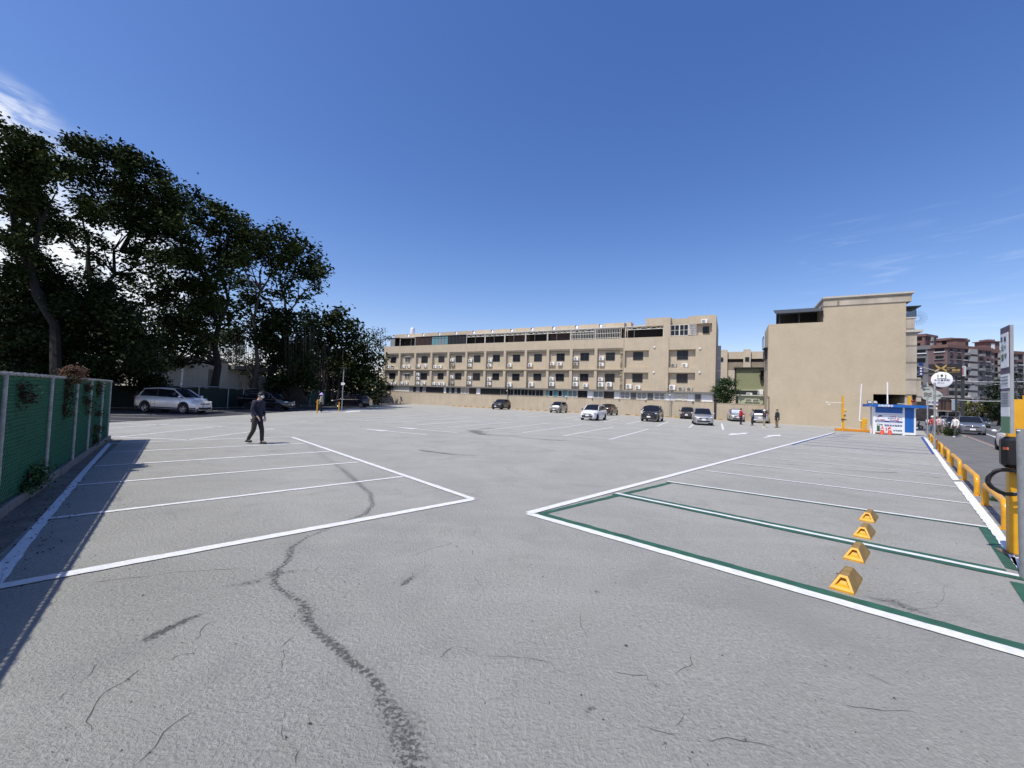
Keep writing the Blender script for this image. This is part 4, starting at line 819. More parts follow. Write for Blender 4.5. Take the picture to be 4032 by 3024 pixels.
def make_car(kind, pm, label, loc, heading, group=None, cladding=False, dark_rims=False, rear=False, lit=False, sc=1, sunshade=False, blackroof=False, lod=1, cat='car', grille='bar'):
    K = dict(KINDS[kind]); L, Wd, H, wb, R = K['L'], K['W'], K['H'], K['wb'], K['R']; hx = L/2; xfw, xrw = wb/2+.02, -wb/2+.02
    t = thing({'suv': 'parked_suv'}.get(kind, 'parked_car') if not lit else 'moving_car', label, cat, loc, heading, group)
    t.scale = (sc, sc, sc*(1.11 if kind == 'sedan' else 1.04)); Ra = R+.055
    xs = sorted(set([round(v, 3) for v in list(np.linspace(-hx, hx, 34))+[xfw+Ra*math.cos(a) for a in np.linspace(0, math.pi, 13)]+[xrw+Ra*math.cos(a) for a in np.linspace(0, math.pi, 13)]+[-hx+.04, hx-.04, hx-.12, -hx+.12]]))
    topk = [(-hx, K['deck']-.14), (-hx+.06, K['deck']-.05), (K['xd'], K['deck']), (K['xr'], K['belt']+.05), (K['xf'], K['belt']+.0), (K['xw'], K['hood']+.06), (K['xw']+.35, K['hood']+.01), (hx-.45, K['hood']-.07), (hx-.12, K['nose']+.03), (hx, K['nose']-.08)]
    top = lambda x: float(np.interp(x, [p[0] for p in topk], [p[1] for p in topk]))
    hwk = [(-hx, Wd*.40), (-hx+.05, Wd*.445), (-hx+.3, Wd*.485), (-hx+.8, Wd/2), (.5, Wd/2), (hx-.9, Wd*.495), (hx-.35, Wd*.465), (hx-.1, Wd*.42), (hx, Wd*.36)]
    hw = lambda x: float(np.interp(x, [p[0] for p in hwk], [p[1] for p in hwk]))
    base = lambda x: float(np.interp(x, [-hx, -hx+.35, hx-.4, hx], [.36, .23, .20, .24]))
    def bot(x):
        z = base(x)
        for xc in (xfw, xrw):
            if abs(x-xc) < Ra: z = max(z, R+math.sqrt(Ra*Ra-(x-xc)**2))
        return z
    def side(x, z):
        """half width of the flank at height z"""
        tz = top(x); b0 = base(x); f = (z-b0)/(tz-b0)
        return hw(x)*float(np.interp(f, [0, .12, .45, .72, .93, 1], [.93, .985, 1.0, .985, .93, .86]))
    b = MB(); rings = []
    fr = [0, .12, .3, .5, .72, .93, 1]
    for x in xs:
        zb, tz, b0 = bot(x), top(x), base(x); half = []
        for f in fr:
            z = max(zb+.002*f, b0+(tz-b0)*f); half.append((side(x, min(z, tz)), z))
        pts = [(0, zb)]+half+[(hw(x)*.45, tz+.025), (0, tz+.035)]
        ring = [(x, y, z) for y, z in pts]+[(x, -y, z) for y, z in pts[-2:0:-1]]
        rings.append(ring)
    n = len(rings[0]); vs = [v for r in rings for v in r]; fs = [(i*n+j, i*n+(j+1)%n, (i+1)*n+(j+1)%n, (i+1)*n+j) for i in range(len(rings)-1) for j in range(n)]
    fs += [tuple(range(n)), tuple((len(rings)-1)*n+j for j in reversed(range(n)))]
    b.add(vs, fs); b.build('body', pm, t, True)
    u = MB(); u.box(-hx+.25, hx-.3, -Wd*.36, Wd*.36, .2, .62); u.box(-hx+.1, hx-.1, -Wd*.40, Wd*.40, .22, .38); u.build('underbody', clad_m, t)
    # greenhouse
    gk = [(K['xd'], K['deck']-.03), (K['xd']+.12, K['deck']+.10), (K['xr'], H-.07), ((K['xr']+K['xf'])/2, H-.005), (K['xf'], H-.05), (K['xf']+.12, H-.11), (K['xw'], K['hood']+.03)]
    roof = lambda x: float(np.interp(x, [p[0] for p in gk], [p[1] for p in gk]))
    gx = sorted(set([p[0] for p in gk]+list(np.linspace(K['xd'], K['xw'], 18))))
    gb_ = lambda x: side(x, top(x)*.97)*.965
    def gsec(x, o=0):
        zt = roof(x); zb = min(top(x)-.03, zt-.005); w0 = gb_(x)+o; w1 = w0-(zt-zb)*.30
        return [(w0, zb), (w1+.045, zt-.075 if zt-.075 > zb else zb+.001), (w1-.02, zt-.015), (w1-.16, zt+.008), (0, zt+.025)]
    def loft(rng_x, o, sel, zoff=0):
        b = MB(); vs = []; 
        for x in rng_x:
            s_ = [gsec(x, o)[i] for i in sel]; row = [(x, y, z+zoff) for y, z in s_]; m_ = [(x, -y, z+zoff) for y, z in s_[::-1]]
            if sel[-1] == 4: m_ = m_[1:]
            vs += row+m_
        n = len(row+m_); fs = [(i*n+j, i*n+n_ , (i+1)*n+n_, (i+1)*n+j) for i in range(len(rng_x)-1) for j, n_ in zip(range(n-1), range(1, n))]
        b.add(vs, [f[::-1] for f in fs]); return b
    loft(gx, 0, [0,1,2,3,4]).build('windows', cglass, t, True)
    rx = [x for x in gx if K['xr']-.02 <= x <= K['xf']+.02]
    loft(rx, .006, [1,2,3,4], .006).build('roof', clad_m if blackroof else pm, t, True)
    for s in (1, -1):
        b = MB(); pts = [(x, s*(gsec(x)[1][0]+.0), gsec(x)[1][1]+.03) for x in gx if x >= K['xr']-.01]
        b.tube(pts, .034, 6)                      # screen pillar and roof edge
        xb = (K['xf']+K['xr'])/2-.05
        def strip_side(x0, x1, o=.010, slant=0):
            vs = []
            for x in (x0, x1):
                g = gsec(x, o); g2 = gsec(x+slant, o); vs += [(x, s*g[0][0], g[0][1]), (x+slant, s*g2[1][0], g2[1][1])]
            return vs
        v_ = strip_side(K['xd']+.03, K['xd']+(.42 if kind in ('sedan',) else .26), slant=(K['xr']-K['xd'])*.55)
        b.add(v_, [(0,1,3,2), (2,3,1,0)]); b.build('pillar', pm, t, True)
        b = MB(); v_ = strip_side(xb, xb+.08); b.add(v_, [(0,1,3,2),(2,3,1,0)])
        if kind in ('mpv', 'wagon', 'suv'): v_ = strip_side(xb-.95, xb-.88); b.add(v_, [(0,1,3,2),(2,3,1,0)])
        b.build('door_pillar', clad_m, t)
        # door gaps, handles
        b = MB()
        for xg in (K['xw']-.28, xb+.02, xb-.85):
            if abs(xg-xrw) < Ra: xg = xrw+Ra+.02
            zs = np.linspace(max(base(xg)+.05, bot(xg)), top(xg)-.02, 7); vs = []
            for z in zs: y = side(xg, z)+.003; vs += [(xg-.007, s*y, z), (xg+.007, s*y, z)]
            b.add(vs, [(2*i, 2*i+1, 2*i+3, 2*i+2) for i in range(6)]+[(2*i+2, 2*i+3, 2*i+1, 2*i) for i in range(6)])
        b.build('door_gap', seam_m, t)
        b = MB(); [b.cbox((x, s*(side(x, K['belt']-.14)+.012), K['belt']-.15), .18, .03, .03, ch=.008) for x in (xb+.18, xb-.66)]; b.build('door_handle', pm if not lit else clad_m, t)
        b = MB(); xm = K['xw']-.22; b.ball((xm, s*(Wd/2+.08), K['belt']+.07), .07, .11, .075, 8); b.build('mirror', clad_m if blackroof else pm, t, True)
        b = MB(); b.ball((hx-.24, s*Wd*.372, K['nose']-.01), .21, .135, .075, 10); b.build('headlight', lamp_m, t, True)
        b = MB(); b.ball((-hx+.10, s*Wd*.40, K['deck']-.15), .11, .10, .09 if kind != 'mpv' else .17, 10); b.build('tail_light', taill if lit else tail_m, t, True)
        if cladding:
            b = MB(); X = np.linspace(-hx+.1, hx-.1, 60); vs = []
            for x in X:
                z0 = bot(x)-.01; z1 = max(base(x)+.17, (bot(x)+.085) if bot(x) > base(x)+.05 else 0); z1 = min(z1, top(x)-.1)
                vs += [(x, s*(side(x, z0+.02)+.012), z0), (x, s*(side(x, z1)+.012), z1), (x, s*(side(x, z1)-.01), z1+.01)]
            b.add(vs, [f for i in range(59) for f in ((3*i, 3*i+1, 3*i+4, 3*i+3), (3*i+3, 3*i+4, 3*i+1, 3*i), (3*i+1, 3*i+2, 3*i+5, 3*i+4))]); b.build('lower_cladding', clad_m, t)
    # nose and tail furniture
    wf = Wd*.34
    b = MB(); gz = K['nose']-.17; xg = hx+.012
    if grille == 'v': b.yprism([(0,0)], 0, 0) if 0 else b.add([(xg-.01,-wf,gz-.05),(xg-.01,-wf*.25,gz-.03),(xg,wf*.25,gz-.03),(xg-.01,wf,gz-.05),(xg-.01,wf*.8,gz-.24),(xg-.01,-wf*.8,gz-.24)],[(0,1,2,3,4,5)]); 
    b.cbox((hx-.02, 0, gz+.06), .09, wf*1.35, .085, ch=.02); b.cbox((hx-.01, 0, .36), .09, wf*1.9, .13, ch=.02); b.build('grille', clad_m, t)
    b = MB(); b.cbox((hx+.01, 0, gz+.105), .05, wf*1.5, .018); b.ball((hx+.03, 0, gz+.075), .02, .07, .045, 8); b.build('grille_trim', chrome, t, True)
    MB().cbox((hx+.035, 0, .49), .02, .36, .15, ch=.004).build('licence_plate', plate_m, t)
    MB().cbox((-hx-.015, 0, .52 if kind in ('sedan','wagon') else .62), .02, .36, .15, ch=.004).build('licence_plate', plate_m, t)
    b = MB(); b.cbox((-hx+.03, 0, .34), .12, Wd*.74, .16, ch=.03); b.build('rear_bumper', clad_m if cladding else pm, t)
    if cladding: b = MB(); b.cbox((hx-.08, 0, .30), .16, Wd*.76, .16, ch=.04); b.build('front_bumper', clad_m, t)
    if sunshade:
        b = MB(); z0, z1 = K['hood']+.10, H-.14; x0 = K['xw']-.1; x1 = K['xf']+.13
        b.add([(x0+.02,-Wd*.36,z0+.03),(x0+.02,Wd*.36,z0+.03),(x1+.03,Wd*.31,z1+.05),(x1+.03,-Wd*.31,z1+.05)],[(0,1,2,3)]); b.build('sunshade', mat('crumpled_foil', (.42,.48,.58), .35, var=.3, scale=8, bump=1, bscale=8), t)
    # wheels
    rm = rimd_m if dark_rims else rim_m
    for xc in (xfw, xrw):
        for s in (1, -1):
            wv = MB(); yo = s*(Wd/2-.015); yi = s*(Wd/2-.215)
            wv.lathe([(R*.60, yi),(R*.93, yi),(R, yi+s*.03),(R, yo-s*.03),(R*.93, yo),(R*.66, yo-s*.005),(R*.62, yo-s*.03)], (xc,0,R), axis='y', n=26); wo2 = wv.build('wheel', tyre_m, t, True)
            rb = MB(); yr = yo-s*.022
            rb.lathe([(R*.66, yo-s*.008),(R*.60, yr),(R*.55, yr-s*.03)], (xc,0,R), axis='y', n=26); rb.lathe([(0,yr),(R*.14,yr),(R*.15,yr-s*.03)], (xc,0,R), axis='y', n=12)
            for q in range(5):
                a = 2*math.pi*q/5+.3; ca, sa = math.cos(a), math.sin(a); hw_ = R*.085
                p = [(R*.1, -hw_), (R*.62, -hw_*1.5), (R*.62, hw_*1.5), (R*.1, hw_)]
                vs = [(xc+r_*ca-w_*sa, yr-s*.004, R+r_*sa+w_*ca) for r_, w_ in p]; rb.add(vs, [(0,1,2,3), (3,2,1,0)])
            rb.build('rim', rm, wo2); db = MB(); db.lathe([(0,yr-s*.05),(R*.6,yr-s*.05)], (xc,0,R), axis='y', n=20); db.build('brake_disc', clad_m, wo2)
    return t
def face(v): return math.atan2(v[1], v[0])
HN = math.atan2(-Nn.y, -Nn.x)   # nose towards the camera, parked square to the wall
silver = paint('silver', (.42,.43,.44), .6, .35); wht = paint('white', (.74,.75,.76)); blk = paint('black', (.008,.008,.010), 0, .12); dgrey = paint('dark_grey', (.05,.052,.055), .3, .3)
sandy = paint('pale_silver', (.33,.32,.30), .5, .35); brn = paint('dark_brown', (.03,.024,.02), .2, .25); bsil = paint('blue_silver', (.24,.27,.32), .5, .3); dblue = paint('dark_blue', (.015,.02,.035), .1, .2); roadgrey = paint('steel_grey', (.17,.185,.21), .4, .3)
def ctr(pL, Y=None): return pL
def atN(px, py, Y): p = PT(px, py, Y); return Vector((p.x, Y, 0))
PK = 'cars parked along the beige wall'
make_car('suv', dgrey, 'dark grey SUV parked nose-out at the wall, farthest left of that row', atN(1973, 1600, 67.5)+Vector((0,1.6,0)), HN+.06, PK, cladding=True, dark_rims=True)
make_car('mpv', sandy, 'small pale silver people carrier parked nose-out at the beige wall', atN(2203, 1610, 61.5)+Vector((0,1.0,0)), HN+.03, PK)
make_car('hatch', wht, 'white sedan with black roof and mirrors facing the camera, away from the wall', atN(2345, 1640, 41.0)+Vector((0,.9,0)), HN-.02, 'cars in the middle of the lot', blackroof=True, dark_rims=True, grille='v')
make_car('sedan', brn, 'blackish sedan at the wall showing its tail, partly behind the white sedan', atN(2398, 1620, 60.0), HN+math.pi-.05, PK)
make_car('sedan', wht, 'white sedan mostly hidden behind the black SUV', atN(2558, 1620, 57.8), HN+math.pi, PK)
make_car('suv', blk, 'glossy black SUV with a chrome grille facing the camera', atN(2579, 1640, 43.6)+Vector((0,.8,0)), HN-.01, 'cars in the middle of the lot', dark_rims=True)
make_car('sedan', brn, 'dark brown sedan parked nose-out at the beige wall', atN(2719, 1632, 56.0)+Vector((0,1.0,0)), HN+.03, PK)
make_car('sedan', silver, 'silver sedan with folded-out mirrors facing the camera in front of the white bay line', atN(2795, 1650, 39.3)+Vector((0,1.6,0)), HN+.12, 'cars in the middle of the lot')
make_car('sedan', silver, 'silver car with a crumpled foil sunshade behind its windscreen', atN(2902, 1640, 54.0)+Vector((0,.3,0)), HN+.10, PK, sunshade=True)
make_car('suv', silver, 'silver SUV showing its tailgate behind the group of people', atN(3003, 1640, 51.5)+Vector((0,.3,0)), HN+math.pi-.12, PK)
make_car('mpv', paint('bright_silver', (.72,.70,.66), .35, .35), 'silver minivan with black lower trim parked under the trees', atN(686, 1600, 28.4), math.radians(-2), 'cars under the trees', cladding=True, sc=1.02)
make_car('hatch', blk, 'black hatchback parked under the trees behind the walking man', atN(1052, 1595, 37.5), math.radians(4), 'cars under the trees', dark_rims=True, sc=1.05)
make_car('wagon', blk, 'black estate car with silver wheels by the green fence', atN(1385, 1590, 52.5), math.radians(184), 'cars under the trees', sc=1.05)
# road traffic
hr = RROT
make_car('suv', roadgrey, 'steel grey SUV standing at the kerb facing the camera', RD(55, 3.6), hr+math.pi+.02, 'cars on the road', sc=1.05)
make_car('suv', dblue, 'dark blue SUV directly behind the steel grey SUV', RD(72, 3.6), hr+math.pi, 'cars on the road')
make_car('wagon', wht, 'small white van roof behind the people in pink', RD(95, 2.2), hr+math.pi, 'cars on the road')
make_car('sedan', paint('dull_green', (.06,.07,.065), .2), 'dull green sedan coming on far down the road', RD(96, 7.9), hr+math.pi, 'cars on the road')
make_car('sedan', wht, 'white-roofed sedan farthest along the road', RD(112, 4.5), hr+math.pi, 'cars on the road')
make_car('sedan', blk, 'black car with lit red tail lamps driving away', RD(79, 11.2), hr, 'cars on the road', lit=True)
make_car('hatch', wht, 'white hatchback half hidden by the sign post at the right edge', RD(26.8, 3.5), hr+.02, 'cars on the road', dark_rims=True)
# red scooter by the corner building
def scooter(loc, rz, label, m):
    t = thing('motor_scooter', label, 'scooter', loc, rz)
    for x in (.6, -.6):
        b = MB(); b.lathe([(.14,-.05),(.23,-.05),(.25,0),(.23,.05),(.14,.05)], (x,0,.25), axis='y', n=18); wq = b.build('wheel', tyre_m, t, True)
        b = MB(); b.lathe([(0,-.03),(.145,-.03),(.145,.03),(0,.03)], (x,0,.25), axis='y', n=14); b.build('rim', rim_m, wq)
    b = MB(); b.yprism([(-.85,.62),(-.8,.42),(-.3,.30),(.18,.26),(.38,.38),(.52,.9),(.42,.95),(.25,.45),(-.15,.42),(-.2,.68),(-.8,.74)], -.13, .13); b.build('body', m, t, True)
    b = MB(); b.cbox((-.45,0,.77), .68,.26,.1, ch=.04); b.build('seat', clad_m, t)
    b = MB(); b.tube([(.5,0,.3),(.44,0,1.05)], .03, 6); b.tube([(.42,-.33,1.08),(.45,0,1.05),(.42,.33,1.08)], .018, 6); b.build('handlebar', clad_m, t)
    b = MB(); [b.ball((.40,s*.34,1.22), .02,.06,.04,6) for s in (1,-1)]; b.build('mirror', clad_m, t); MB().ball((.52,0,.92), .06,.09,.07,8).build('headlight', lamp_m, t, True); return t
redm = paint('red', (.35,.03,.03))
scooter(RD(56, -1.6), hr-1.2, 'red motor scooter beside the corner building, left one', redm)
scooter(RD(58.5, -1.0), hr-1.0, 'maroon motor scooter just behind the left red scooter', paint('maroon', (.14,.03,.03)))
scooter(RD(62, -.4), hr-1.3, 'dark motor scooter behind the man in red', paint('dark_grey', (.05,.052,.055)))
# ================= PEOPLE =================
def skin_mesh(nodes, edges, name, mats, parent, sub=1):
    """nodes: name -> (x,y,z,r) ; grown into one closed surface"""
    ks = list(nodes); me = bpy.data.meshes.new('s'); me.from_pydata([nodes[q][:3] for q in ks], [(ks.index(a), ks.index(b_)) for a, b_ in edges], [])
    o = bpy.data.objects.new('s', me); S.collection.objects.link(o); o.modifiers.new('sk', 'SKIN'); 
    if not me.skin_vertices: return None
    for i, q in enumerate(ks):
        r = nodes[q][3]; me.skin_vertices[0].data[i].radius = (r if not isinstance(r, tuple) else r[0], r if not isinstance(r, tuple) else r[1]); me.skin_vertices[0].data[i].use_root = (i == 0)
    sb = o.modifiers.new('su', 'SUBSURF'); sb.levels = sub; sb.render_levels = sub
    dg = bpy.context.evaluated_depsgraph_get(); dg.update(); m2 = bpy.data.meshes.new_from_object(o.evaluated_get(dg)); bpy.data.objects.remove(o)
    m2.materials.clear(); [m2.materials.append(m) for m in (mats if isinstance(mats, list) else [mats])]
    m2.polygons.foreach_set('use_smooth', [True]*len(m2.polygons)); m2.name = name
    r = bpy.data.objects.new(name, m2); S.collection.objects.link(r); r.parent = parent; return r
skin_m = mat('skin', (.50,.32,.23), .55, var=.06); hair_m = mat('black_hair', (.012,.010,.009), .6, bump=.4)
def cloth(nm, c): return mat('cloth_'+nm, c, .85, var=.15, scale=8, bump=.5, bscale=9)
def person(label, loc, rz, top, legs, shoes, h=1.70, stride=0., armL=None, armR=None, lean=0., head=0., coat=0., hat=None, mask=False, longhair=False, sleeve=None, bag=None, group=None):
    """local frame: faces +x, left is +y"""
    t = thing('person', label, 'person', loc, rz, group); s = h/1.70
    st = stride
    hipz = .90-.05*abs(st)
    def leg(sd, f):
        hx_ = (0, sd*.085, hipz); kx = (.02+f*.22+.03, sd*.09, .47-.02*abs(f)); ax = (f*.42-(.10 if f < 0 else 0), sd*.09, .09+(.05 if f < 0 else 0)); return hx_, kx, ax
    lh, lk_, la = leg(1, st); rh, rk, ra = leg(-1, -st)
    cx = lean; sh = 1.40
    armL = armL or [(.0, .235, 1.13), (.10, .23, .90)]; armR = armR or [(-.02, -.235, 1.13), (.08, -.23, .90)]
    hd = (cx+.03+head*.05, 0, 1.60-abs(head)*.01)
    def hand(nodes, edges, pre, wrist, elbow):
        w_ = Vector(wrist); d = (w_-Vector(elbow)).normalized(); a = d.cross(Vector((0,0,1))); a = a.normalized() if a.length > .1 else Vector((0,1,0)); c_ = a.cross(d)
        pm_ = w_+d*.07; nodes[pre+'palm'] = (*pm_, .026); edges.append((pre+'wrist', pre+'palm'))
        for i, (o_, ln) in enumerate(((-.030,.062),(-.010,.075),(.010,.070),(.028,.055))):
            k0 = pm_+a*o_+d*.03; k1 = k0+d*ln*.5+c_*-.008; k2 = k1+(d*.75-c_*.6).normalized()*ln*.55
            for nm, q in (('a', k0), ('b', k1), ('c', k2)): nodes[pre+'f%d%s' % (i, nm)] = (*q, .0088)
            edges += [(pre+'palm', pre+'f%da' % i), (pre+'f%da' % i, pre+'f%db' % i), (pre+'f%db' % i, pre+'f%dc' % i)]
        tq = w_+d*.035-a*.035; t2 = tq+(d-a*.6).normalized()*.045; nodes[pre+'t1'] = (*tq, .011); nodes[pre+'t2'] = (*t2, .009); edges += [(pre+'wrist', pre+'t1'), (pre+'t1', pre+'t2')]
    N = {'pelvis': (0,0,hipz+.02,(.10,.085)), 'waist': (cx*.4,0,1.06,(.10,.08)), 'chest': (cx*.8,0,1.27,(.115,.09)), 'neckb': (cx,0,sh+.02,.045), 'neck': (cx+.012,0,1.49,.052), 'head1': (hd[0]-.005,0,1.565,.078), 'head2': (hd[0],0,1.635,.084), 'head3': (hd[0]-.01,0,1.69,.055)}
    E_ = [('pelvis','waist'),('waist','chest'),('chest','neckb'),('neckb','neck'),('neck','head1'),('head1','head2'),('head2','head3')]
    for pre, sd, H_, K_, A_, arm in (('l',1,lh,lk_,la,armL),('r',-1,rh,rk,ra,armR)):
        N[pre+'sho'] = (cx, sd*.155, sh-.035, .042); N[pre+'elb'] = (arm[0][0]+cx, arm[0][1], arm[0][2], .042); N[pre+'wrist'] = (arm[1][0]+cx, arm[1][1], arm[1][2], .028)
        N[pre+'hip'] = (*H_[:2], H_[2]-.04, .075); N[pre+'kne'] = (*K_, .058); N[pre+'ank'] = (*A_, .040)
        N[pre+'toe'] = (A_[0]+.13, A_[1]*1.15, .035, .034)
        E_ += [('neckb', pre+'sho'), (pre+'sho', pre+'elb'), (pre+'elb', pre+'wrist'), ('pelvis', pre+'hip'), (pre+'hip', pre+'kne'), (pre+'kne', pre+'ank'), (pre+'ank', pre+'toe')]
    N2 = dict(N); E2 = list(E_)
    for pre in 'lr': hand(N2, E2, pre, N[pre+'wrist'][:3], N[pre+'elb'][:3])
    body = skin_mesh(N2, E2, 'body', skin_m, t)
    # face: nose, ears, eyes
    b = MB(); hx_, hz = hd[0], 1.62; b.ball((hx_+.088,0,hz-.012), .018,.014,.024, 6); b.ball((hx_+.083,0,hz-.052), .010,.026,.008, 6); [b.ball((hx_-.005, q*.084, hz-.01), .018,.012,.03, 6) for q in (1,-1)]; b.build('nose_and_ears', skin_m, t, True)
    b = MB(); [b.ball((hx_+.076, q*.031, hz+.012), .012,.013,.010, 6) for q in (1,-1)]; b.build('eyes', clad_m, t, True)
    # clothes: slightly larger skins over torso, arms, legs
    g = .022+coat
    C = {'hem0': (0,0,hipz-.02,(.132+coat*1.5,.112+coat)), 'pelvis': (0,0,hipz+.06,(.135+coat*1.5,.115+coat)), 'waist': (cx*.4,0,1.06,(.125+g,.10+g)), 'chest': (cx*.8,0,1.27,(.14+g,.105+g)), 'neckb': (cx,0,sh+.055,.078)}
    if coat: C['hem'] = (0,0,hipz-.06,(.15+coat,.13+coat))
    CE = [('hem0','pelvis'),('pelvis','waist'),('waist','chest'),('chest','neckb')]+([('hem0','hem')] if coat else [])
    for pre, sd in (('l',1),('r',-1)):
        C[pre+'sho'] = (cx, sd*.17, sh-.01, .07+coat*.6); C[pre+'elb'] = (*N[pre+'elb'][:3], .055+coat*.5); q = Vector(N[pre+'elb'][:3]).lerp(Vector(N[pre+'wrist'][:3]), .93); C[pre+'wr'] = (*q, .040+coat*.4)
        CE += [('neckb', pre+'sho'), (pre+'sho', pre+'elb'), (pre+'elb', pre+'wr')]
    skin_mesh(C, CE, 'jacket' if coat else 'shirt', top, t)
    T = {'pelvis': (0,0,hipz+.03,(.128,.108)), 'wst': (0,0,hipz+.15,(.118,.098))}; TE = [('pelvis','wst')]
    for pre, H_, K_, A_ in (('l',lh,lk_,la),('r',rh,rk,ra)):
        T[pre+'hip'] = (*H_[:2], H_[2]-.06, .10); T[pre+'kne'] = (*K_, .073); T[pre+'ank'] = (A_[0], A_[1], max(.045, A_[2]-.03), .058); TE += [('pelvis', pre+'hip'), (pre+'hip', pre+'kne'), (pre+'kne', pre+'ank')]
    skin_mesh(T, TE, 'trousers', legs, t)
    for A_ in (la, ra):
        b = MB(); b.ball((A_[0]+.055, A_[1]*1.06, max(.045, A_[2]-.045)), .135,.05,.045, 8); b.cbox((A_[0]+.05, A_[1]*1.06, max(.012, A_[2]-.075)), .25,.09,.024, ch=.008); b.build('shoe', shoes, t, True)
    b = MB(); b.ball((hx_-.020,0,hz+.032), .095,.092,.086, 10)
    if longhair: b.ball((hx_-.05,0,hz-.03), .075,.095,.12, 10); 
    else: b.ball((hx_-.045,0,hz-.005), .062,.088,.07, 8)
    b.build('hair', hair_m, t, True)
    if mask: b = MB(); b.ball((hx_+.055,0,hz-.045), .045,.062,.045, 8); b.build('face_mask', mat('pale_blue_mask', (.5,.66,.72), .8), t, True)
    if hat:
        b = MB(); b.lathe([(0,.15),(.06,.14),(.10,.09),(.112,.02),(.115,0)], (hx_-.005,0,hz+.02), n=14)
        if hat[1] == 'flap': b.lathe([(.112,.02),(.19,-.02),(.20,-.03)], (hx_+.03,0,hz+.03), n=16); b.cbox((hx_-.10,0,hz-.07), .03,.20,.20, ch=.01)
        else: b.cbox((hx_+.14,0,hz+.035), .12,.15,.015, ch=.005)
        b.build('hat', hat[0], t, True)
    if bag: b = MB(); b.cbox((-.19+cx,0,1.2), .14,.28,.36, ch=.05); b.build('backpack', bag, t)
    t.scale = (s,)*3; return t
LOT = 'people talking in the lot'; PAV = 'people on the pavement'
person('man in navy sweatshirt, brown trousers and face mask, walking with head bowed', PT(1008,1731,13.95)*1-Vector((0,0,PT(1008,1731,13.95).z)), math.radians(-14), cloth('navy', (.012,.014,.035)), cloth('brown_grey', (.034,.028,.023)), mat('black_shoe', (.01,.01,.011), .5), h=1.72, stride=.36, armL=[(-.03,.23,1.13),(.09,.17,.90)], armR=[(-.03,-.23,1.13),(.13,-.16,.92)], coat=.012, head=1.0, lean=.03, mask=True)
person('woman in a lilac sun hat and grey-green jacket, holding the yellow post', Vector((*G(1264,1624)[:2],0)), math.radians(186), cloth('grey_green', (.36,.34,.25)), cloth('black', (.012,.012,.014)), mat('white_shoe', (.6,.6,.58), .6), h=1.66, armR=[(.22,-.2,1.12),(.42,-.15,1.0)], hat=(mat('lilac', (.60,.44,.85), .8), 'flap'), coat=.01, longhair=True)
def lot(px, py, h=1.7): g = G(px, py); return Vector((g.x, g.y, 0))
person('man in a red and dark jacket gesturing with an outstretched arm', lot(2916,1671.5), math.radians(-8), cloth('red', (.42,.018,.025)), cloth('black', (.012,.012,.014)), mat('black_shoe', (.01,.01,.011)), h=1.72, armL=[(.22,.24,1.18),(.5,.2,1.06)], armR=[(.12,-.25,1.12),(.36,-.2,1.0)], coat=.02, group=LOT)
person('person in a grey cardigan with black bobbed hair holding a paper', lot(2963,1675.5), math.radians(176), cloth('mauve_grey', (.24,.21,.22)), cloth('dark_denim', (.015,.02,.035)), mat('brown_shoe', (.12,.05,.03)), h=1.66, armR=[(.12,-.24,1.15),(.40,-.18,1.10)], armL=[(.14,.24,1.12),(.38,.2,1.02)], coat=.01, longhair=True, group=LOT)
person('person in a white cap, dark hooded top and beige trousers with white shoes', lot(3010,1683.5), math.radians(172), cloth('charcoal', (.03,.032,.036)), cloth('beige', (.36,.28,.18)), mat('white_shoe', (.6,.6,.58)), h=1.64, armR=[(.1,-.24,1.15),(.32,-.16,1.1)], armL=[(.1,.24,1.15),(.32,.16,1.1)], hat=(mat('white_cap', (.72,.70,.68), .8), 'cap'), group=LOT)
person('man in dark jacket and khaki trousers standing apart right of the group', lot(3060,1684), math.radians(182), cloth('dark_green', (.014,.022,.022)), cloth('khaki', (.22,.155,.085)), mat('brown_shoe', (.12,.05,.03)), h=1.76, coat=.025, group=LOT)
person('person in a red top and blue jeans walking behind the thin sign pole', PT(3672,1715,36.5)*1-Vector((0,0,PT(3672,1715,36.5).z)), hr+.3, cloth('red_top', (.42,.03,.03)), cloth('jeans', (.08,.14,.24)), mat('white_shoe', (.6,.6,.58)), h=1.66, stride=.4, hat=(mat('white_cap', (.72,.70,.68)), 'cap'), group=PAV)
person('person in a pale pink shirt with a white bag on the pavement', PT(3692,1718,37.6)*1-Vector((0,0,PT(3692,1718,37.6).z)), hr+2.6, cloth('pale_pink', (.52,.38,.40)), cloth('taupe', (.14,.115,.09)), mat('brown_shoe', (.12,.05,.03)), h=1.66, stride=.2, armL=[(.14,.24,1.15),(.34,.2,1.1)], group=PAV)
person('person in a pink and grey shirt facing away near the dark blue SUV', PT(3702,1716,38.6)*1-Vector((0,0,PT(3702,1716,38.6).z)), hr-2.5, cloth('pink_grey', (.50,.42,.44)), cloth('khaki_dark', (.15,.12,.09)), mat('grey_shoe', (.3,.3,.3)), h=1.68, stride=.25, group=PAV)
person('person in a white shirt with a pale yellow vest stepping beside the steel grey SUV', PT(3762,1727,34.8)*1-Vector((0,0,PT(3762,1727,34.8).z)), hr+2.4, cloth('white_shirt', (.72,.72,.68)), cloth('charcoal_trousers', (.05,.05,.05)), mat('white_shoe', (.6,.6,.58)), h=1.74, stride=.45, bag=cloth('pale_yellow', (.60,.56,.25)), group=PAV)
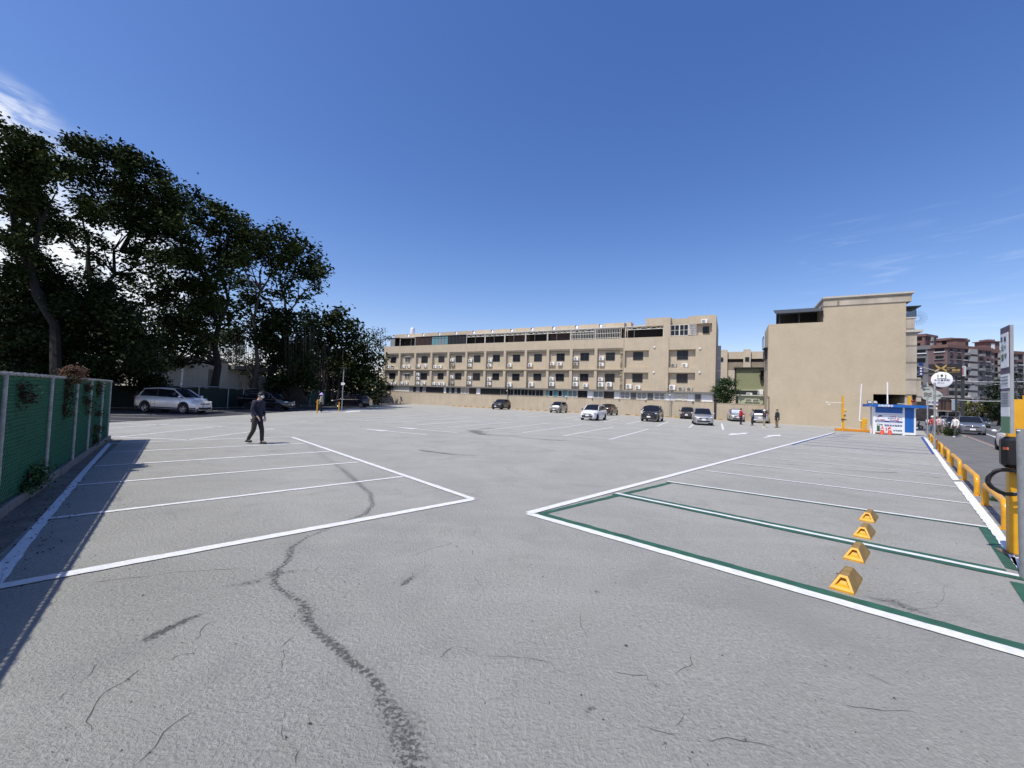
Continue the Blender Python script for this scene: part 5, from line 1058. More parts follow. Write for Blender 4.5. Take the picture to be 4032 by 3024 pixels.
# ================= TREES =================
bark_m = mat('dark_bark', (.015,.013,.011), .95, var=.35, scale=5, bump=1, bscale=14)
barkl_m = mat('pale_bark', (.075,.065,.055), .95, var=.3, scale=5, bump=1, bscale=14)
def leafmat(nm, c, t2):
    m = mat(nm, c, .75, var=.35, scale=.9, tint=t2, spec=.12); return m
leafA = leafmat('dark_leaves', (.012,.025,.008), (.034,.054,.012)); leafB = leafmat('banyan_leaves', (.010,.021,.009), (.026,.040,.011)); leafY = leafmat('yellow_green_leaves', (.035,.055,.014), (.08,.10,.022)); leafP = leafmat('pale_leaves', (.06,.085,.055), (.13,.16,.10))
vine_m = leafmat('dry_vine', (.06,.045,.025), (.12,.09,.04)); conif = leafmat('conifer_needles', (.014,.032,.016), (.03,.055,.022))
def leaf_object(name, blobs, ls, mats, parent, dens=560, flat=.75, clump=.42, frac=(0.8,)):
    """blobs: (centre, radius[, squash]); small folded leaf faces gathered in clumps"""
    C = []
    for bl in blobs:
        c, R = np.array(bl[0]), bl[1]; N = int(dens*R*R*(.2/ls)**2*3.1); per = 26; nc = max(3, N//per)
        d = rng.normal(size=(nc, 3)); d /= np.linalg.norm(d, axis=1)[:, None]; rr = R*rng.uniform(.1, 1.1, nc)**.6
        cc = c + d*rr[:, None]*np.array([1, 1, flat]); cl = clump*ls/.2
        p = np.repeat(cc, per, 0)+rng.normal(size=(nc*per, 3))*cl*np.array([.55,.55,.38]); C.append(p)
    P = np.concatenate(C); n = len(P)
    a = rng.normal(size=(n, 3))*np.array([1,1,.6]); a /= np.linalg.norm(a, axis=1)[:, None]
    up = rng.normal(size=(n, 3))*.7+np.array([0,0,1.]); b = np.cross(a, up); b /= np.linalg.norm(b, axis=1)[:, None]+1e-9; nrm = np.cross(a, b)
    s = ls*rng.uniform(.6, 1.25, n)[:, None]
    V = np.stack([P-a*s*.5, P+b*s*.30-nrm*s*.08, P+a*s*.55, P-b*s*.30-nrm*s*.08], 1).reshape(-1, 3).astype(np.float32)
    base = (np.arange(n)*4)[:, None]; T = np.concatenate([base+np.array([[0,1,2]]), base+np.array([[0,2,3]])], 1).reshape(-1, 3)
    me = bpy.data.meshes.new(name); me.vertices.add(len(V)); me.vertices.foreach_set('co', V.ravel()); me.loops.add(T.size); me.loops.foreach_set('vertex_index', T.ravel().astype(np.int32))
    me.polygons.add(len(T)); me.polygons.foreach_set('loop_start', np.arange(0, T.size, 3, dtype=np.int32))
    for m in mats: me.materials.append(m)
    if len(mats) > 1:
        key = np.repeat(np.random.default_rng(3).random(n//26+1), 26)[:n]; mi = (key > frac[0]).astype(np.int32); me.polygons.foreach_set('material_index', np.repeat(mi, 2))
    me.update(calc_edges=True); o = bpy.data.objects.new(name, me); S.collection.objects.link(o); o.parent = parent; return o
def tree(label, Y, trunk, blobs, r0=.28, limbs=(), ls=None, mats=None, bm=None, dens=560, group=None, name='tree', pfull=False, base=None, jitter=.9, roots=0, depthsc=1.0, clump=.42):
    """trunk / limbs / crown blobs are given as viewing directions and set at the tree's own distance"""
    q = 1 if pfull else k
    b0 = PT(trunk[0][0]*q, trunk[0][1]*q, Y); root = Vector((b0.x, b0.y, 0)) if base is None else Vector(base)
    t = thing(name, label, 'tree', root, 0, group); ls = ls or max(.20, .0095*Y)
    pts = [Vector((b0.x, b0.y, 0))]+[PT(p[0]*q, p[1]*q, Y)+Vector((0, random.uniform(-.3,.3), 0)) for p in trunk]
    B = []; L_ = []; allp = []
    for (x, y, r) in blobs:
        c = PT(x*q, y*q, Y); R = r*q/FPX*Y*1.12; c = c + Vector((0, random.uniform(-1, 1)*(1.2+R*jitter)*depthsc, 0)); B.append((c-root, R))
    mb = MB(); tp = [p-root for p in pts]; n = len(tp); mb.tube([tp[0]-Vector((0,0,.2))]+tp[1:], [r0*1.35]+[r0*(1-.55*i/(n-1)) for i in range(1, n)], 9)
    nodes = [(p, r0*(1-.55*i/(n-1))) for i, p in enumerate(tp) if i > 0]
    for lm in limbs:
        lp = [PT(p[0]*q, p[1]*q, Y)+Vector((0, random.uniform(-.5,.5)*i, 0))-root for i, p in enumerate(lm)]; rr = [r0*.5*(1-.86*i/(len(lp)-1)) for i in range(len(lp))]; mb.tube(lp, rr, 7); nodes += list(zip(lp, rr))
    for c, R in B:
        p, pr = min(nodes, key=lambda a: (a[0]-c).length+(1.5 if a[0].z > c.z else 0)); mid = p.lerp(c, .5)+Vector((random.uniform(-.3,.3), random.uniform(-.3,.3), random.uniform(0,.5)))
        r1 = min(pr*.6, .10); mb.tube([p, mid, c], [r1, r1*.65, r1*.3], 5)
        for j in range(5):
            e = c+Vector((random.gauss(0,1), random.gauss(0,1), random.gauss(.3,.7))).normalized()*R*.85; mb.tube([mid.lerp(c, random.uniform(.3,1)), e], [r1*.35, r1*.12], 4, cap=False)
    mb.build('trunk', bm or bark_m, t, True)
    leaf_object('crown', [(tuple(c), R) for c, R in B], ls, mats or [leafA, leafY], t, dens, clump=clump, frac=(.87,))
    return t
TG = 'tall trees behind the left fence'
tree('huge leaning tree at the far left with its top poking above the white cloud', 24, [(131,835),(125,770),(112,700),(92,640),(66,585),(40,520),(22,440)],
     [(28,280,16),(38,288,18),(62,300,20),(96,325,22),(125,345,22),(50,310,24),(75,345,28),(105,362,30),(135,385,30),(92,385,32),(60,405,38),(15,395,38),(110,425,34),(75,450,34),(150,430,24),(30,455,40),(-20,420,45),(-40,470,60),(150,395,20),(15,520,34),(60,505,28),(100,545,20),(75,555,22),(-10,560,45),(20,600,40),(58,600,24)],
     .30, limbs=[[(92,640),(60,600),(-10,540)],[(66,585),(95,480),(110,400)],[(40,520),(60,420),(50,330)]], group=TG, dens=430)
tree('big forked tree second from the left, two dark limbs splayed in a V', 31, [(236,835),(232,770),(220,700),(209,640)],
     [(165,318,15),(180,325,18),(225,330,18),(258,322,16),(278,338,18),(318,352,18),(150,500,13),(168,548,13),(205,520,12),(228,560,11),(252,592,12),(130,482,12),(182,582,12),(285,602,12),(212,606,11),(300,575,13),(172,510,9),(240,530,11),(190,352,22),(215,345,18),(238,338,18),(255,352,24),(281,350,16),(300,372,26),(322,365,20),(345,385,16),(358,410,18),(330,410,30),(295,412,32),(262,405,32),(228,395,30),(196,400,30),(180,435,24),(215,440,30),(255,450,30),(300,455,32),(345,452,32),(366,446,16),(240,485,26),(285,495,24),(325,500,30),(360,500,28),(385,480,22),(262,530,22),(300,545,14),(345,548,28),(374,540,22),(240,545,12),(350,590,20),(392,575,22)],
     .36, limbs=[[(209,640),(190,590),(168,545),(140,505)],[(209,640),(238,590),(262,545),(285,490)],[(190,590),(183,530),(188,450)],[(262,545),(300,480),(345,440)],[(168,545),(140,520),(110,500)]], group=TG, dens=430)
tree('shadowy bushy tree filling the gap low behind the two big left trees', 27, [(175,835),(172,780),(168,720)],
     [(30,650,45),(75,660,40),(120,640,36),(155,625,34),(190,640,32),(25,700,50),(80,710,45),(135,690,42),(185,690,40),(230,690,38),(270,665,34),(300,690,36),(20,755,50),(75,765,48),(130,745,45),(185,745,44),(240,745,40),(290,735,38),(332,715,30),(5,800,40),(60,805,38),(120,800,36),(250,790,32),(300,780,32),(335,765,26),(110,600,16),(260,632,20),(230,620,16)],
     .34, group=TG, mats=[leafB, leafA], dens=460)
tree('tree with a dark straight trunk before the tiled hut and twin upright limbs', 36, [(468,838),(469,790),(467,745),(470,705),(462,680)],
     [(399,432,11),(432,420,12),(452,438,14),(488,458,14),(430,428,13),(418,448,17),(445,452,22),(468,450,18),(490,468,24),(515,480,18),(425,480,25),(455,490,27),(488,505,26),(520,505,22),(540,500,16),(410,515,26),(440,530,27),(475,545,26),(510,545,24),(405,560,26),(440,575,26),(480,590,26),(515,580,22),(535,560,14),(400,610,26),(435,620,27),(470,635,26),(505,625,20),(385,660,28),(425,665,27),(460,675,24),(500,665,18),(365,700,26),(400,705,26),(435,715,26),(375,745,20),(410,755,20),(445,745,16),(360,780,18),(395,785,14),(530,612,14),(505,700,16),(485,740,14)],
     .36, limbs=[[(462,680),(448,620),(445,540)],[(470,705),(486,650),(490,570),(500,500)],[(448,620),(425,560),(430,490)]], group=TG, dens=330)
tree('slim pale-limbed tree forking high, with hanging aerial roots beside it', 41, [(548,850),(560,790),(552,740),(545,690),(563,630)],
     [(606,489,10),(600,500,12),(592,512,14),(575,505,11),(560,520,20),(540,515,18),(590,530,20),(612,525,14),(565,548,22),(535,545,20),(600,552,20),(545,575,16),(578,572,14),(520,600,13),(545,605,10),(590,600,11),(560,545,20),(592,628,12),(608,640,8),(530,640,14),(502,655,16),(515,690,16),(540,680,12)],
     .24, limbs=[[(563,630),(566,590),(568,540)],[(563,630),(548,600),(540,560)],[(563,630),(580,600),(592,560)]], group=TG, bm=barkl_m, dens=330)
tree('round-crowned tree at the right end of the tall trees, standing clear against the sky', 45, [(640,855),(628,800),(620,740),(617,680),(612,640)],
     [(622,513,10),(635,520,14),(650,525,13),(618,535,16),(640,545,20),(662,545,16),(672,535,8),(625,565,18),(650,570,20),(675,575,15),(690,570,9),(697,590,9),(682,600,14),(655,600,18),(628,595,15),(608,580,12),(640,622,12),(655,640,13),(640,650,10),(690,612,9),(672,618,9),(610,610,8)],
     .26, limbs=[[(612,640),(608,610),(600,570)],[(612,640),(625,600),(650,560)],[(617,680),(640,650),(655,610)],[(640,650),(665,630),(690,605)]], group=TG, bm=barkl_m, dens=330)
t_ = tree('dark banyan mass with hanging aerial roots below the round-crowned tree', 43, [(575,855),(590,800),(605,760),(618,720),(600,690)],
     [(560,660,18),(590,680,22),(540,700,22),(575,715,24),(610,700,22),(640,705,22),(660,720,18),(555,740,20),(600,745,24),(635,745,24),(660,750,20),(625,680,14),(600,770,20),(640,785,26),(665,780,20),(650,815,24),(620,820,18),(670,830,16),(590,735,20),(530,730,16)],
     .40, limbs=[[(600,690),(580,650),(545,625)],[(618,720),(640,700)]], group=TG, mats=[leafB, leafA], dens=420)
ar = MB(); rt = t_.location
for i in range(150):
    x = random.choice([random.uniform(438,470), random.uniform(470,530), random.uniform(520,680), random.uniform(600,680)]); y0 = random.uniform(700, 745); y1 = y0+random.uniform(20, 95)
    p = PT(x*k, y0*k, 42+random.uniform(-1.5,1.5)); q_ = PT(x*k+random.uniform(-3,3), y1*k, p.y); q_.z = max(q_.z, .2); ar.tube([p-rt, p.lerp(q_, .5)-rt+Vector((random.uniform(-.08,.08),0,0)), q_-rt], [.03,.02,.008], 4, cap=False)
for i in range(26):
    x = random.uniform(528, 565); q0 = PT(random.uniform(535,560)*k, 852*k, 41.5); p = PT(x*k, random.uniform(760,800)*k, 41.5); ar.tube([q0-rt, q0.lerp(p,.5)-rt+Vector((random.uniform(-.2,.2),0,0)), p-rt], [.07,.05,.03], 5)
for i in range(22):
    q0 = PT(random.uniform(625,668)*k, 872*k, 43.5); p = PT(random.uniform(600,640)*k, random.uniform(740,830)*k, 43.5); ar.tube([q0-rt, q0.lerp(p,.5)-rt+Vector((random.uniform(-.3,.3),0,0)), p-rt], [.10,.07,.05], 5)
ar.build('aerial_roots', mat('root_grey', (.05,.042,.036), .95, var=.3), t_)
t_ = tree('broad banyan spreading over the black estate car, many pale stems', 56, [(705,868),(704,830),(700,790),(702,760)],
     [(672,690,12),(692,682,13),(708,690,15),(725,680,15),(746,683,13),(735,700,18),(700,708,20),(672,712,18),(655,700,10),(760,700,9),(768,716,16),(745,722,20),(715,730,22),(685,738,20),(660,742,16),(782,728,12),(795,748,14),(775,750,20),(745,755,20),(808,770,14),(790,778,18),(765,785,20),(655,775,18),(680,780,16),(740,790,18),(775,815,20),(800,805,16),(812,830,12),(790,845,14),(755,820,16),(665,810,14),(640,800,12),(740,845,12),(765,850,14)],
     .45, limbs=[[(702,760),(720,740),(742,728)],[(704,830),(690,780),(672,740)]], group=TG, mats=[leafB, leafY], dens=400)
ar = MB(); rt = t_.location
for i in range(40):
    q0 = PT(random.uniform(672,738)*k, 868*k, 55+random.uniform(-1,1)); p = PT(q0.x/q0.y*FPX+2016+random.uniform(-22,26), random.uniform(735,800)*k, q0.y); ar.tube([q0-rt, q0.lerp(p,.5)-rt+Vector((random.uniform(-.2,.2),0,0)), p-rt], [.10,.07,.04], 5)
ar.build('aerial_roots', MATS['root_grey'], t_)
tree('pale thin-leaved tree against the left end of the long building', 92, [(815,868),(818,800),(820,760)],
     [(812,722,10),(825,720,9),(838,728,8),(820,740,13),(806,745,12),(830,755,12),(812,768,13),(835,775,9),(822,790,12),(808,805,13),(830,812,9),(800,780,13)], .2, mats=[leafP, leafB], dens=140, ls=.45, group=TG)
tree('faint distant tree seen through the gap above the tiled hut', 70, [(505,840),(503,800)], [(485,765,14),(505,755,15),(525,768,14),(500,780,16),(545,775,14),(470,780,12),(380,765,12),(560,760,12)], .2, mats=[leafP, leafB], dens=200, ls=.4, group=TG)
tree('dim leafy tree behind the hut, between the forked tree and the straight trunk', 52, [(380,845),(378,780),(375,700)], [(350,640,28),(385,620,26),(345,690,30),(385,670,28),(350,740,28),(395,720,28),(370,770,24),(410,700,22),(320,760,24),(430,740,22),(455,720,20),(330,640,22),(420,640,24),(455,650,22),(495,720,22),(520,740,20),(470,770,16),(505,600,18),(535,640,16)], .3, group=TG, mats=[leafA, leafB], dens=300)
# shrub between the two beige buildings
o = UD(-.35, 65.6)
t = thing('shrub', 'rounded dark green shrub at the right end of the long building', 'shrub', o); mb = MB(); [mb.tube([(0,0,0),(random.uniform(-.6,.6),random.uniform(-.4,.4),3)], [.09,.04], 6) for _ in range(5)]; mb.build('stem', bark_m, t)
bl = [((PT(x, y, o.y)-o), r/FPX*o.y) for x, y, r in ((2842,1510,16),(2860,1500,18),(2880,1515,15),(2828,1535,18),(2855,1535,24),(2885,1545,18),(2815,1550,14),(2840,1560,20),(2870,1565,20),(2893,1500,8),(2830,1578,16),(2860,1580,14))]
leaf_object('foliage', [(tuple(c), R) for c, R in bl], .22, [leafmat('shrub_leaves', (.02,.055,.02), (.05,.10,.035)), leafA], t, 420)
# ================= LEFT FENCE =================
galv = mat('galvanised_pipe', (.30,.31,.31), .6, var=.25, scale=12, metal=.2, dirt=.45, bump=.4); wire_m = mat('dark_green_wire', (.02,.11,.055), .6); slat_m = mat('green_plastic_slat', (.028,.20,.075), .5, var=.35, scale=5, dirt=.2)
fd = Vector((-.625,.780,0)).normalized(); f0 = Vector((-8.23,7.36,0)); FR = math.atan2(fd.y, fd.x)
def ft(px, py): return (G(px, py)-f0).dot(fd)
fnv = Vector((fd.y, -fd.x, 0))
def ftp(px, py):
    d = Fv + Rv*((px-2016)/FPX) - Uv*((py-1512)/FPX); t = f0.dot(fnv)/d.dot(fnv); p = d*t; return (Vector((p.x, p.y, 0))-f0).dot(fd), p.z+CH
posts = [ftp(24,1443)[0], ftp(206,1482)[0], ftp(306,1498)[0], ftp(361,1501)[0], ftp(407,1506)[0], ftp(436,1511)[0]]; print('POSTS', posts, [ftp(*q)[1] for q in ((24,1443),(206,1482),(306,1498),(361,1501),(436,1511))])
sp_ = posts[1]-posts[0]; pT = [posts[0]-2*sp_, posts[0]-sp_]+posts; endT = pT[-1]+.25; stT = pT[0]
fe = thing('chain_link_fence', 'green slatted chain-link fence with grey pipe posts at the near left edge', 'fence', f0, FR)
HF = 1.93
for t0 in pT: MB().tube([(t0,0,0),(t0,0,HF)], .032, 10).build('post', galv, fe, True)
MB().tube([(stT-.5,0,HF),(endT,0,HF)], .020, 10).build('top_rail', galv, fe, True)
b = MB()
nh = int((endT-stT)/.30*8); b.tube([(stT+(endT-stT)*i/nh, .031*math.cos(i*math.pi/4), HF+.031*math.sin(i*math.pi/4)) for i in range(nh+1)], .0045, 4)
b.build('tie_wire', galv, fe)
b = MB(); z = .2; ns = int((endT-stT)/.6)
while z < HF-.04:
    for i in range(ns):
        x0 = stT+(endT-stT)*i/ns; x1 = stT+(endT-stT)*(i+1)/ns; dz = .006*math.sin(i*1.7+z*9)
        b.add([(x0,.016,z+dz),(x1,.016,z+dz),(x1,.028,z+.036+dz),(x0,.028,z+.036+dz)], [(0,1,2,3)])
    z += .055
b.build('slats', slat_m, fe)
b = MB(); b.box(stT, endT, .030, .034, .14, HF-.005); b.build('shade_backing', mat('gap_shade_green', (.008,.035,.02), .8, var=.3), fe)  # added sheet, darkens the slat gaps and stops sun passing through the fence
b = MB(); stp = .07; L_ = endT-stT
for s in (1, -1):
    x = -HF
    while x < L_:
        xa, za = (stT+x, .18) if s > 0 else (stT+x, HF); xb, zb = (stT+x+HF-.18, HF) if s > 0 else (stT+x+HF-.18, .18)
        if xa < stT: r_ = (stT-xa)/(xb-xa); za = za+(zb-za)*r_; xa = stT
        if xb > endT: r_ = (endT-xa)/(xb-xa); zb = za+(zb-za)*r_; xb = endT
        if xb > xa: b.tube([(xa,.008,za),(xb,.008,zb)], .0035, 3, cap=False)
        x += stp
b.build('wire_mesh', wire_m, fe)
b = MB(); x = stT-.5
while x < endT+.3:
    ln = random.uniform(.5,1.1); b.cbox((x+ln/2, .02+random.uniform(-.015,.015), .07), ln-.02, .13, .15, ch=.02); x += ln
o = b.build('concrete_kerb', mat('old_concrete', (.19,.185,.17), .9, bump=.6, bscale=20, dirt=.5)); o.location = f0; o.rotation_euler = (0,0,FR); tag(o, 'rough concrete kerb along the foot of the green fence', 'kerb')
b = MB(); b.add([(stT-.5,-.42,.0045),(endT+.2,-.34,.0045),(endT+.4,0,.0045),(stT-.5,0,.0045)],[(0,1,2,3)]); o = b.build('soil_strip', mat('dusty_soil', (.16,.14,.115), .95, var=.3, scale=3, bump=.8, bscale=18, dirt=.5)); o.location = f0; o.rotation_euler = (0,0,FR); tag(o, kind='structure')
def vine(label, t0, z0, z1, wd, mats, n, r=.16, yy=.02, ls=.06, dens=900):
    q = thing('climbing_vine', label, 'vine', f0+fd*t0, FR); bl = []
    for i in range(n):
        bl.append(((random.gauss(0,wd), yy+random.uniform(-.05,.04), random.uniform(z0, z1)), r*random.uniform(.6,1.2)))
    mb = MB()
    for i in range(7): x = random.gauss(0, wd*.6); mb.tube([(x,yy,.1 if z0 < .5 else z0),(x+random.uniform(-.1,.1),yy,(z0+z1)/2),(x+random.uniform(-.15,.15),yy,z1)], .008, 4)
    mb.build('stem', mat('vine_stem', (.10,.08,.06), .9), q)
    leaf_object('leaves', bl, ls, mats, q, dens, clump=.5)
vine('orange-brown dried creeper draped over the fence between second and third posts', ft(250,1880)+.35, .95, 1.95, .07, [vine_m, leafB], 11, .09, ls=.045, dens=380)
vine('reddish tuft of dead creeper piled on the top rail', ft(262,1870)+.5, 1.94, 2.10, .15, [mat('rust_leaves', (.11,.055,.028), .8, var=.4)], 10, .09, ls=.045, dens=700)
vine('brownish creeper behind the mesh beside the nearest fence post', ft(60,2000), 1.3, 1.85, .12, [vine_m, leafB], 6, .12, yy=.03, ls=.045, dens=260)
vine('dry brown creeper between the fourth and fifth posts', (pT[-3]+pT[-2])/2, .2, 1.85, .10, [vine_m, leafB], 15, .10, ls=.05, dens=300)
vine('greyish creeper between third and fourth posts', (pT[-4]+pT[-3])/2+.2, 1.1, 1.8, .16, [vine_m, leafB], 9, .12, ls=.05, dens=240)
vine('green leafy weed poking through the fence foot', ft(120,1965)+.1, .12, .42, .22, [mat('weed_green', (.035,.10,.025), .6, var=.4), leafB], 12, .10, yy=-.02, ls=.05, dens=420)
0 and vine('thin dry creeper running along the whole top rail', (stT+endT)/2+1.5, 1.91, 1.96, 2.2, [vine_m, leafB], 34, .05, ls=.035, dens=500)
# rear fences under the trees
def pipefence(pts, H, label, panel=None, sp=2.6, lean=0):
    t = thing('pipe_fence', label, 'fence', (*pts[0], 0)); o0 = Vector((*pts[0], 0))
    for i in range(len(pts)-1):
        a, c = Vector((*pts[i],0)), Vector((*pts[i+1],0)); L = (c-a).length; n = max(1, round(L/sp))
        for j in range(n):
            p = a.lerp(c, j/n)-o0; MB().tube([p, p+Vector((random.uniform(-lean,lean),0,H))], .045, 8).build('post', galv, t, True)
        MB().tube([a-o0+Vector((0,0,H)), c-o0+Vector((0,0,H))], .035, 7).build('rail', galv, t, True); MB().tube([a-o0+Vector((0,0,.12)), c-o0+Vector((0,0,.12))], .025, 6).build('rail', galv, t, True)
        if panel:
            nn_ = int(L/.5)+1; d = (c-a)/L; nrm = Vector((-d.y, d.x, 0)); vs = []
            for j in range(nn_+1):
                p = a.lerp(c, j/nn_)-o0+nrm*(.06+.03*math.sin(j*2.1)); vs += [(p.x,p.y,.08),(p.x,p.y,H-.08+random.uniform(-.12,.02))]
            vs2 = [(v[0]+nrm.x*.03, v[1]+nrm.y*.03, v[2]) for v in vs]; N = len(vs)
            fs = [(2*j,2*j+2,2*j+3,2*j+1) for j in range(nn_)]; b = MB(); b.add(vs, fs); b.add(vs2, [f[::-1] for f in fs]); b.build('screen_panel', panel, t)
    return t
pipefence([(-32,27),(-27.7,30.4),(-25.3,33.2),(-25.2,36.5),(-25.4,41)], 1.9, 'grey pipe fence with bare top rail behind the silver minivan', mat('dark_mesh', (.012,.022,.016), .9, var=.4))
pipefence([(-25.3,41.2),(-24.3,43.6)], 1.25, 'broken sagging end of the grey pipe fence behind the black hatchback')
pipefence([(-23.6,46),(-25.6,64),(-28.4,84)], 2.0, 'tilted dark green screened fence behind the black estate car', mat('faded_green_screen', (.028,.055,.042), .9, var=.5, scale=3), lean=.25)
b = MB()
for (a, c) in (((-33,28),(-28,31.6)),((-28,31.6),(-25.9,34)),((-25.9,34),(-26.2,41.5)),((-26.2,41.5),(-24.6,46.5)),((-24.6,46.5),(-29.3,85))):
    a, c = Vector((*a,0)), Vector((*c,0)); n_ = Vector((-(c-a).y,(c-a).x,0)).normalized()*.3; b.prism([a[:2], c[:2], (c+n_)[:2], (a+n_)[:2]], 0, 1.15)
tag(b.build('retaining_wall', mat('mossy_wall', (.022,.026,.016), .95, var=.6, scale=2, bump=1, bscale=6)), 'low dark mossy wall running behind the pipe fences', 'wall')
# understory
for i, (lab, Y, bl) in enumerate((('dark undergrowth left of the tiled hut behind the pipe fence', 30.5, [(120,800,30),(160,815,28),(200,810,30),(240,812,28),(280,800,28),(320,812,26),(345,790,22),(300,830,20),(345,830,18)]),
                                  ('dark undergrowth beneath the leaning tree at the far left', 25, [(-20,790,40),(30,800,34),(80,805,30),(120,820,26),(0,830,30),(60,835,26)]),
                                  ('dark undergrowth between the tiled hut and the banyan', 46, [(590,840,18),(620,845,16),(650,850,16),(610,820,16),(560,835,10)]),
                                  ('dark undergrowth right of the broad banyan', 66, [(740,862,10),(760,866,10),(780,862,10),(800,862,10),(815,864,8),(825,850,9),(700,868,8)]))):
    c0 = PT(bl[0][0]*k, bl[0][1]*k, Y); rt = Vector((c0.x, Y, 0)); t = thing('shrub', lab, 'shrub', rt); mb = MB(); bb_ = []
    for x, y, r in bl: c = PT(x*k, y*k, Y+random.uniform(-.8,.8)); c.z = max(c.z, .5); bb_.append((tuple(c-rt), r*k/FPX*Y)); mb.tube([(c.x-rt.x, c.y-Y, 0), c-rt], [.05,.02], 5)
    mb.build('stem', bark_m, t); leaf_object('foliage', bb_, .007*Y, [leafB, leafA], t, 520)
# distant wood closing the view behind the trees
for i, (lab, Y, bl) in enumerate((('distant wood edge seen dimly behind the big left trees', 62, [(-60,800,50),(20,790,45),(90,800,40),(160,790,40),(230,800,35),(290,800,30),(340,805,28),(-60,720,45),(30,730,40),(190,735,34),(110,730,36),(250,740,34),(310,750,30),(70,770,40),(260,780,34),(-20,660,34),(90,680,26),(200,690,24)]),
                                  ('distant wood edge behind the tiled hut and banyans', 85, [(400,800,22),(440,808,20),(480,812,18),(520,806,20),(560,800,22),(600,790,25),(640,790,25),(680,800,25),(720,800,26),(700,765,26),(740,775,26),(665,800,26),(720,825,24),(780,800,22),(620,760,22),(760,805,24),(790,820,20),(640,830,20),(690,835,20),(740,838,20),(780,845,18),(820,830,16),(600,830,18),(560,825,16),(450,790,18)]))):
    c0 = PT(bl[0][0]*k, bl[0][1]*k, Y); rt = Vector((c0.x, Y, 0)); bb_ = []
    for x, y, r in bl: c = PT(x*k, y*k, Y+random.uniform(-3,3)); bb_.append((tuple(c), r*k/FPX*Y))
    tag(leaf_object('distant_wood', bb_, .0085*Y, [leafB, leafA], None, 520), lab, 'woodland', kind='stuff')
# tiled hut
hd_ = Vector((2.0, 5.8, 0)).normalized(); HRr = math.atan2(hd_.y, hd_.x); h0 = Vector((-30.4, 35.3, 0)); hut = thing('tiled_hut', 'small pale tiled hut with a boarded window under the trees', 'building', h0, HRr)
htile = tilemat('pale_brick_tile', (.52,.49,.41), .42, .115, .45, .3)
b = MB(); b.box(0,4.1,0,6,0,4.35); b.box(5.2,6.0,0,6,0,4.35); b.box(4.1,5.2,0,6,3.6,4.35); b.box(4.1,5.2,0,6,0,1.7); b.box(0,4.1,-.003,6,1.0,1.02)
b.box(6.0,7.4,.25,6,0,4.1); b.box(7.4,14,.6,6,0,3.3)
b.v = [(v[0], v[1], v[2]) for v in b.v]; b.build('wall', htile, hut)
b = MB(); b.box(-.15,6.2,-.25,6.2,4.36,4.5); b.box(6.0,10.5,-.9,6,3.75,4.1); b.build('roof_slab', mat('grey_concrete', (.16,.155,.145), .9, dirt=.3), hut)
b = MB(); b.box(4.12,5.18,.22,.3,1.7,3.6); b.box(4.12,5.18,.1,.3,3.0,3.08); b.box(4.62,4.67,.1,.3,1.7,3.0); b.box(4.1,4.18,0,.3,1.7,3.6); w_ = b.build('window', mat('boarded_panel', (.17,.155,.13), .8, var=.2), hut)
b = MB(); b.box(4.9,9.8,-.5,.24,1.25,1.5); b.build('window_ledge', MATS['grey_concrete'], hut)
b = MB(); b.box(7.6,8.0,.55,.61,1.5,2.6); b.build('notice_board', mat('yellowish_board', (.38,.33,.2), .8), hut)
cn = thing('porch_canopy', 'grey concrete canopy on one square post beneath the banyan', 'canopy', PT(1172,1600,52)*1-Vector((0,0,PT(1172,1600,52).z)), .3)
MB().cbox((-.4,0,4.6), 3.6,2.4,.5).build('slab', MATS['grey_concrete'], cn); MB().box(.3,.6,-.15,.15,0,4.4).build('post', MATS['grey_concrete'], cn)
# sign pole and yellow posts near the woman
def ypost(px, py, Y, lab, h=1.0):
    p = PT(px, py, Y); b = MB(); b.tube([(0,0,0),(0,0,h)], .06, 8); b.lathe([(0,0),(.13,0),(.13,.02),(0,.03)]); o = b.build('yellow_post', yel); o.location = (p.x, Y, 0); return tag(o, lab, 'bollard')
ypost(1249, 1609, 35.3, 'yellow post gripped by the woman in the lilac hat', 1.15); ypost(1335, 1604, 40, 'short yellow post at the foot of the thin arrow sign pole', .9)
p = PT(1340, 1604, 40); sp2 = thing('sign_pole', 'thin grey pole with a small white arrow plate and lamp before the black estate car', 'sign pole', (p.x+.15, 40, 0)); MB().tube([(0,0,0),(0,0,4.15)], .05, 8).build('pole', galv, sp2, True)
b = MB(); b.cbox((0,-.02,4.2), .42,.25,.08, ch=.02); b.cbox((.04,-.08,4.28), .3,.2,.06); b.build('lamp_head', steel_m, sp2)
b = MB(); b.yprism([(-.16,2.55),(.12,2.55),(.24,2.68),(.12,2.81),(-.16,2.81)], -.08,-.06); b.build('arrow_plate', whitep_m, sp2)
p = PT(712, 1560, 34.5); sl = thing('lamp_post', 'short white post with a cap left of the tiled hut, behind the silver minivan', 'lamp post', (p.x, 34.5, 0)); b = MB(); b.tube([(0,0,0),(0,0,3.1)], .07, 8); b.build('pole', cream_m, sl, True); MB().ball((0,0,3.2), .1,.1,.14,8).build('cap', cream_m, sl, True)
p = PT(917, 1400, 60); fp = MB(); fp.tube([(0,0,0),(0,0,10.5)], .07, 6); o = fp.build('flagpole', cream_m); o.location = (p.x, 60, 0); tag(o, 'thin pale flagpole standing behind the tiled hut', 'flagpole')
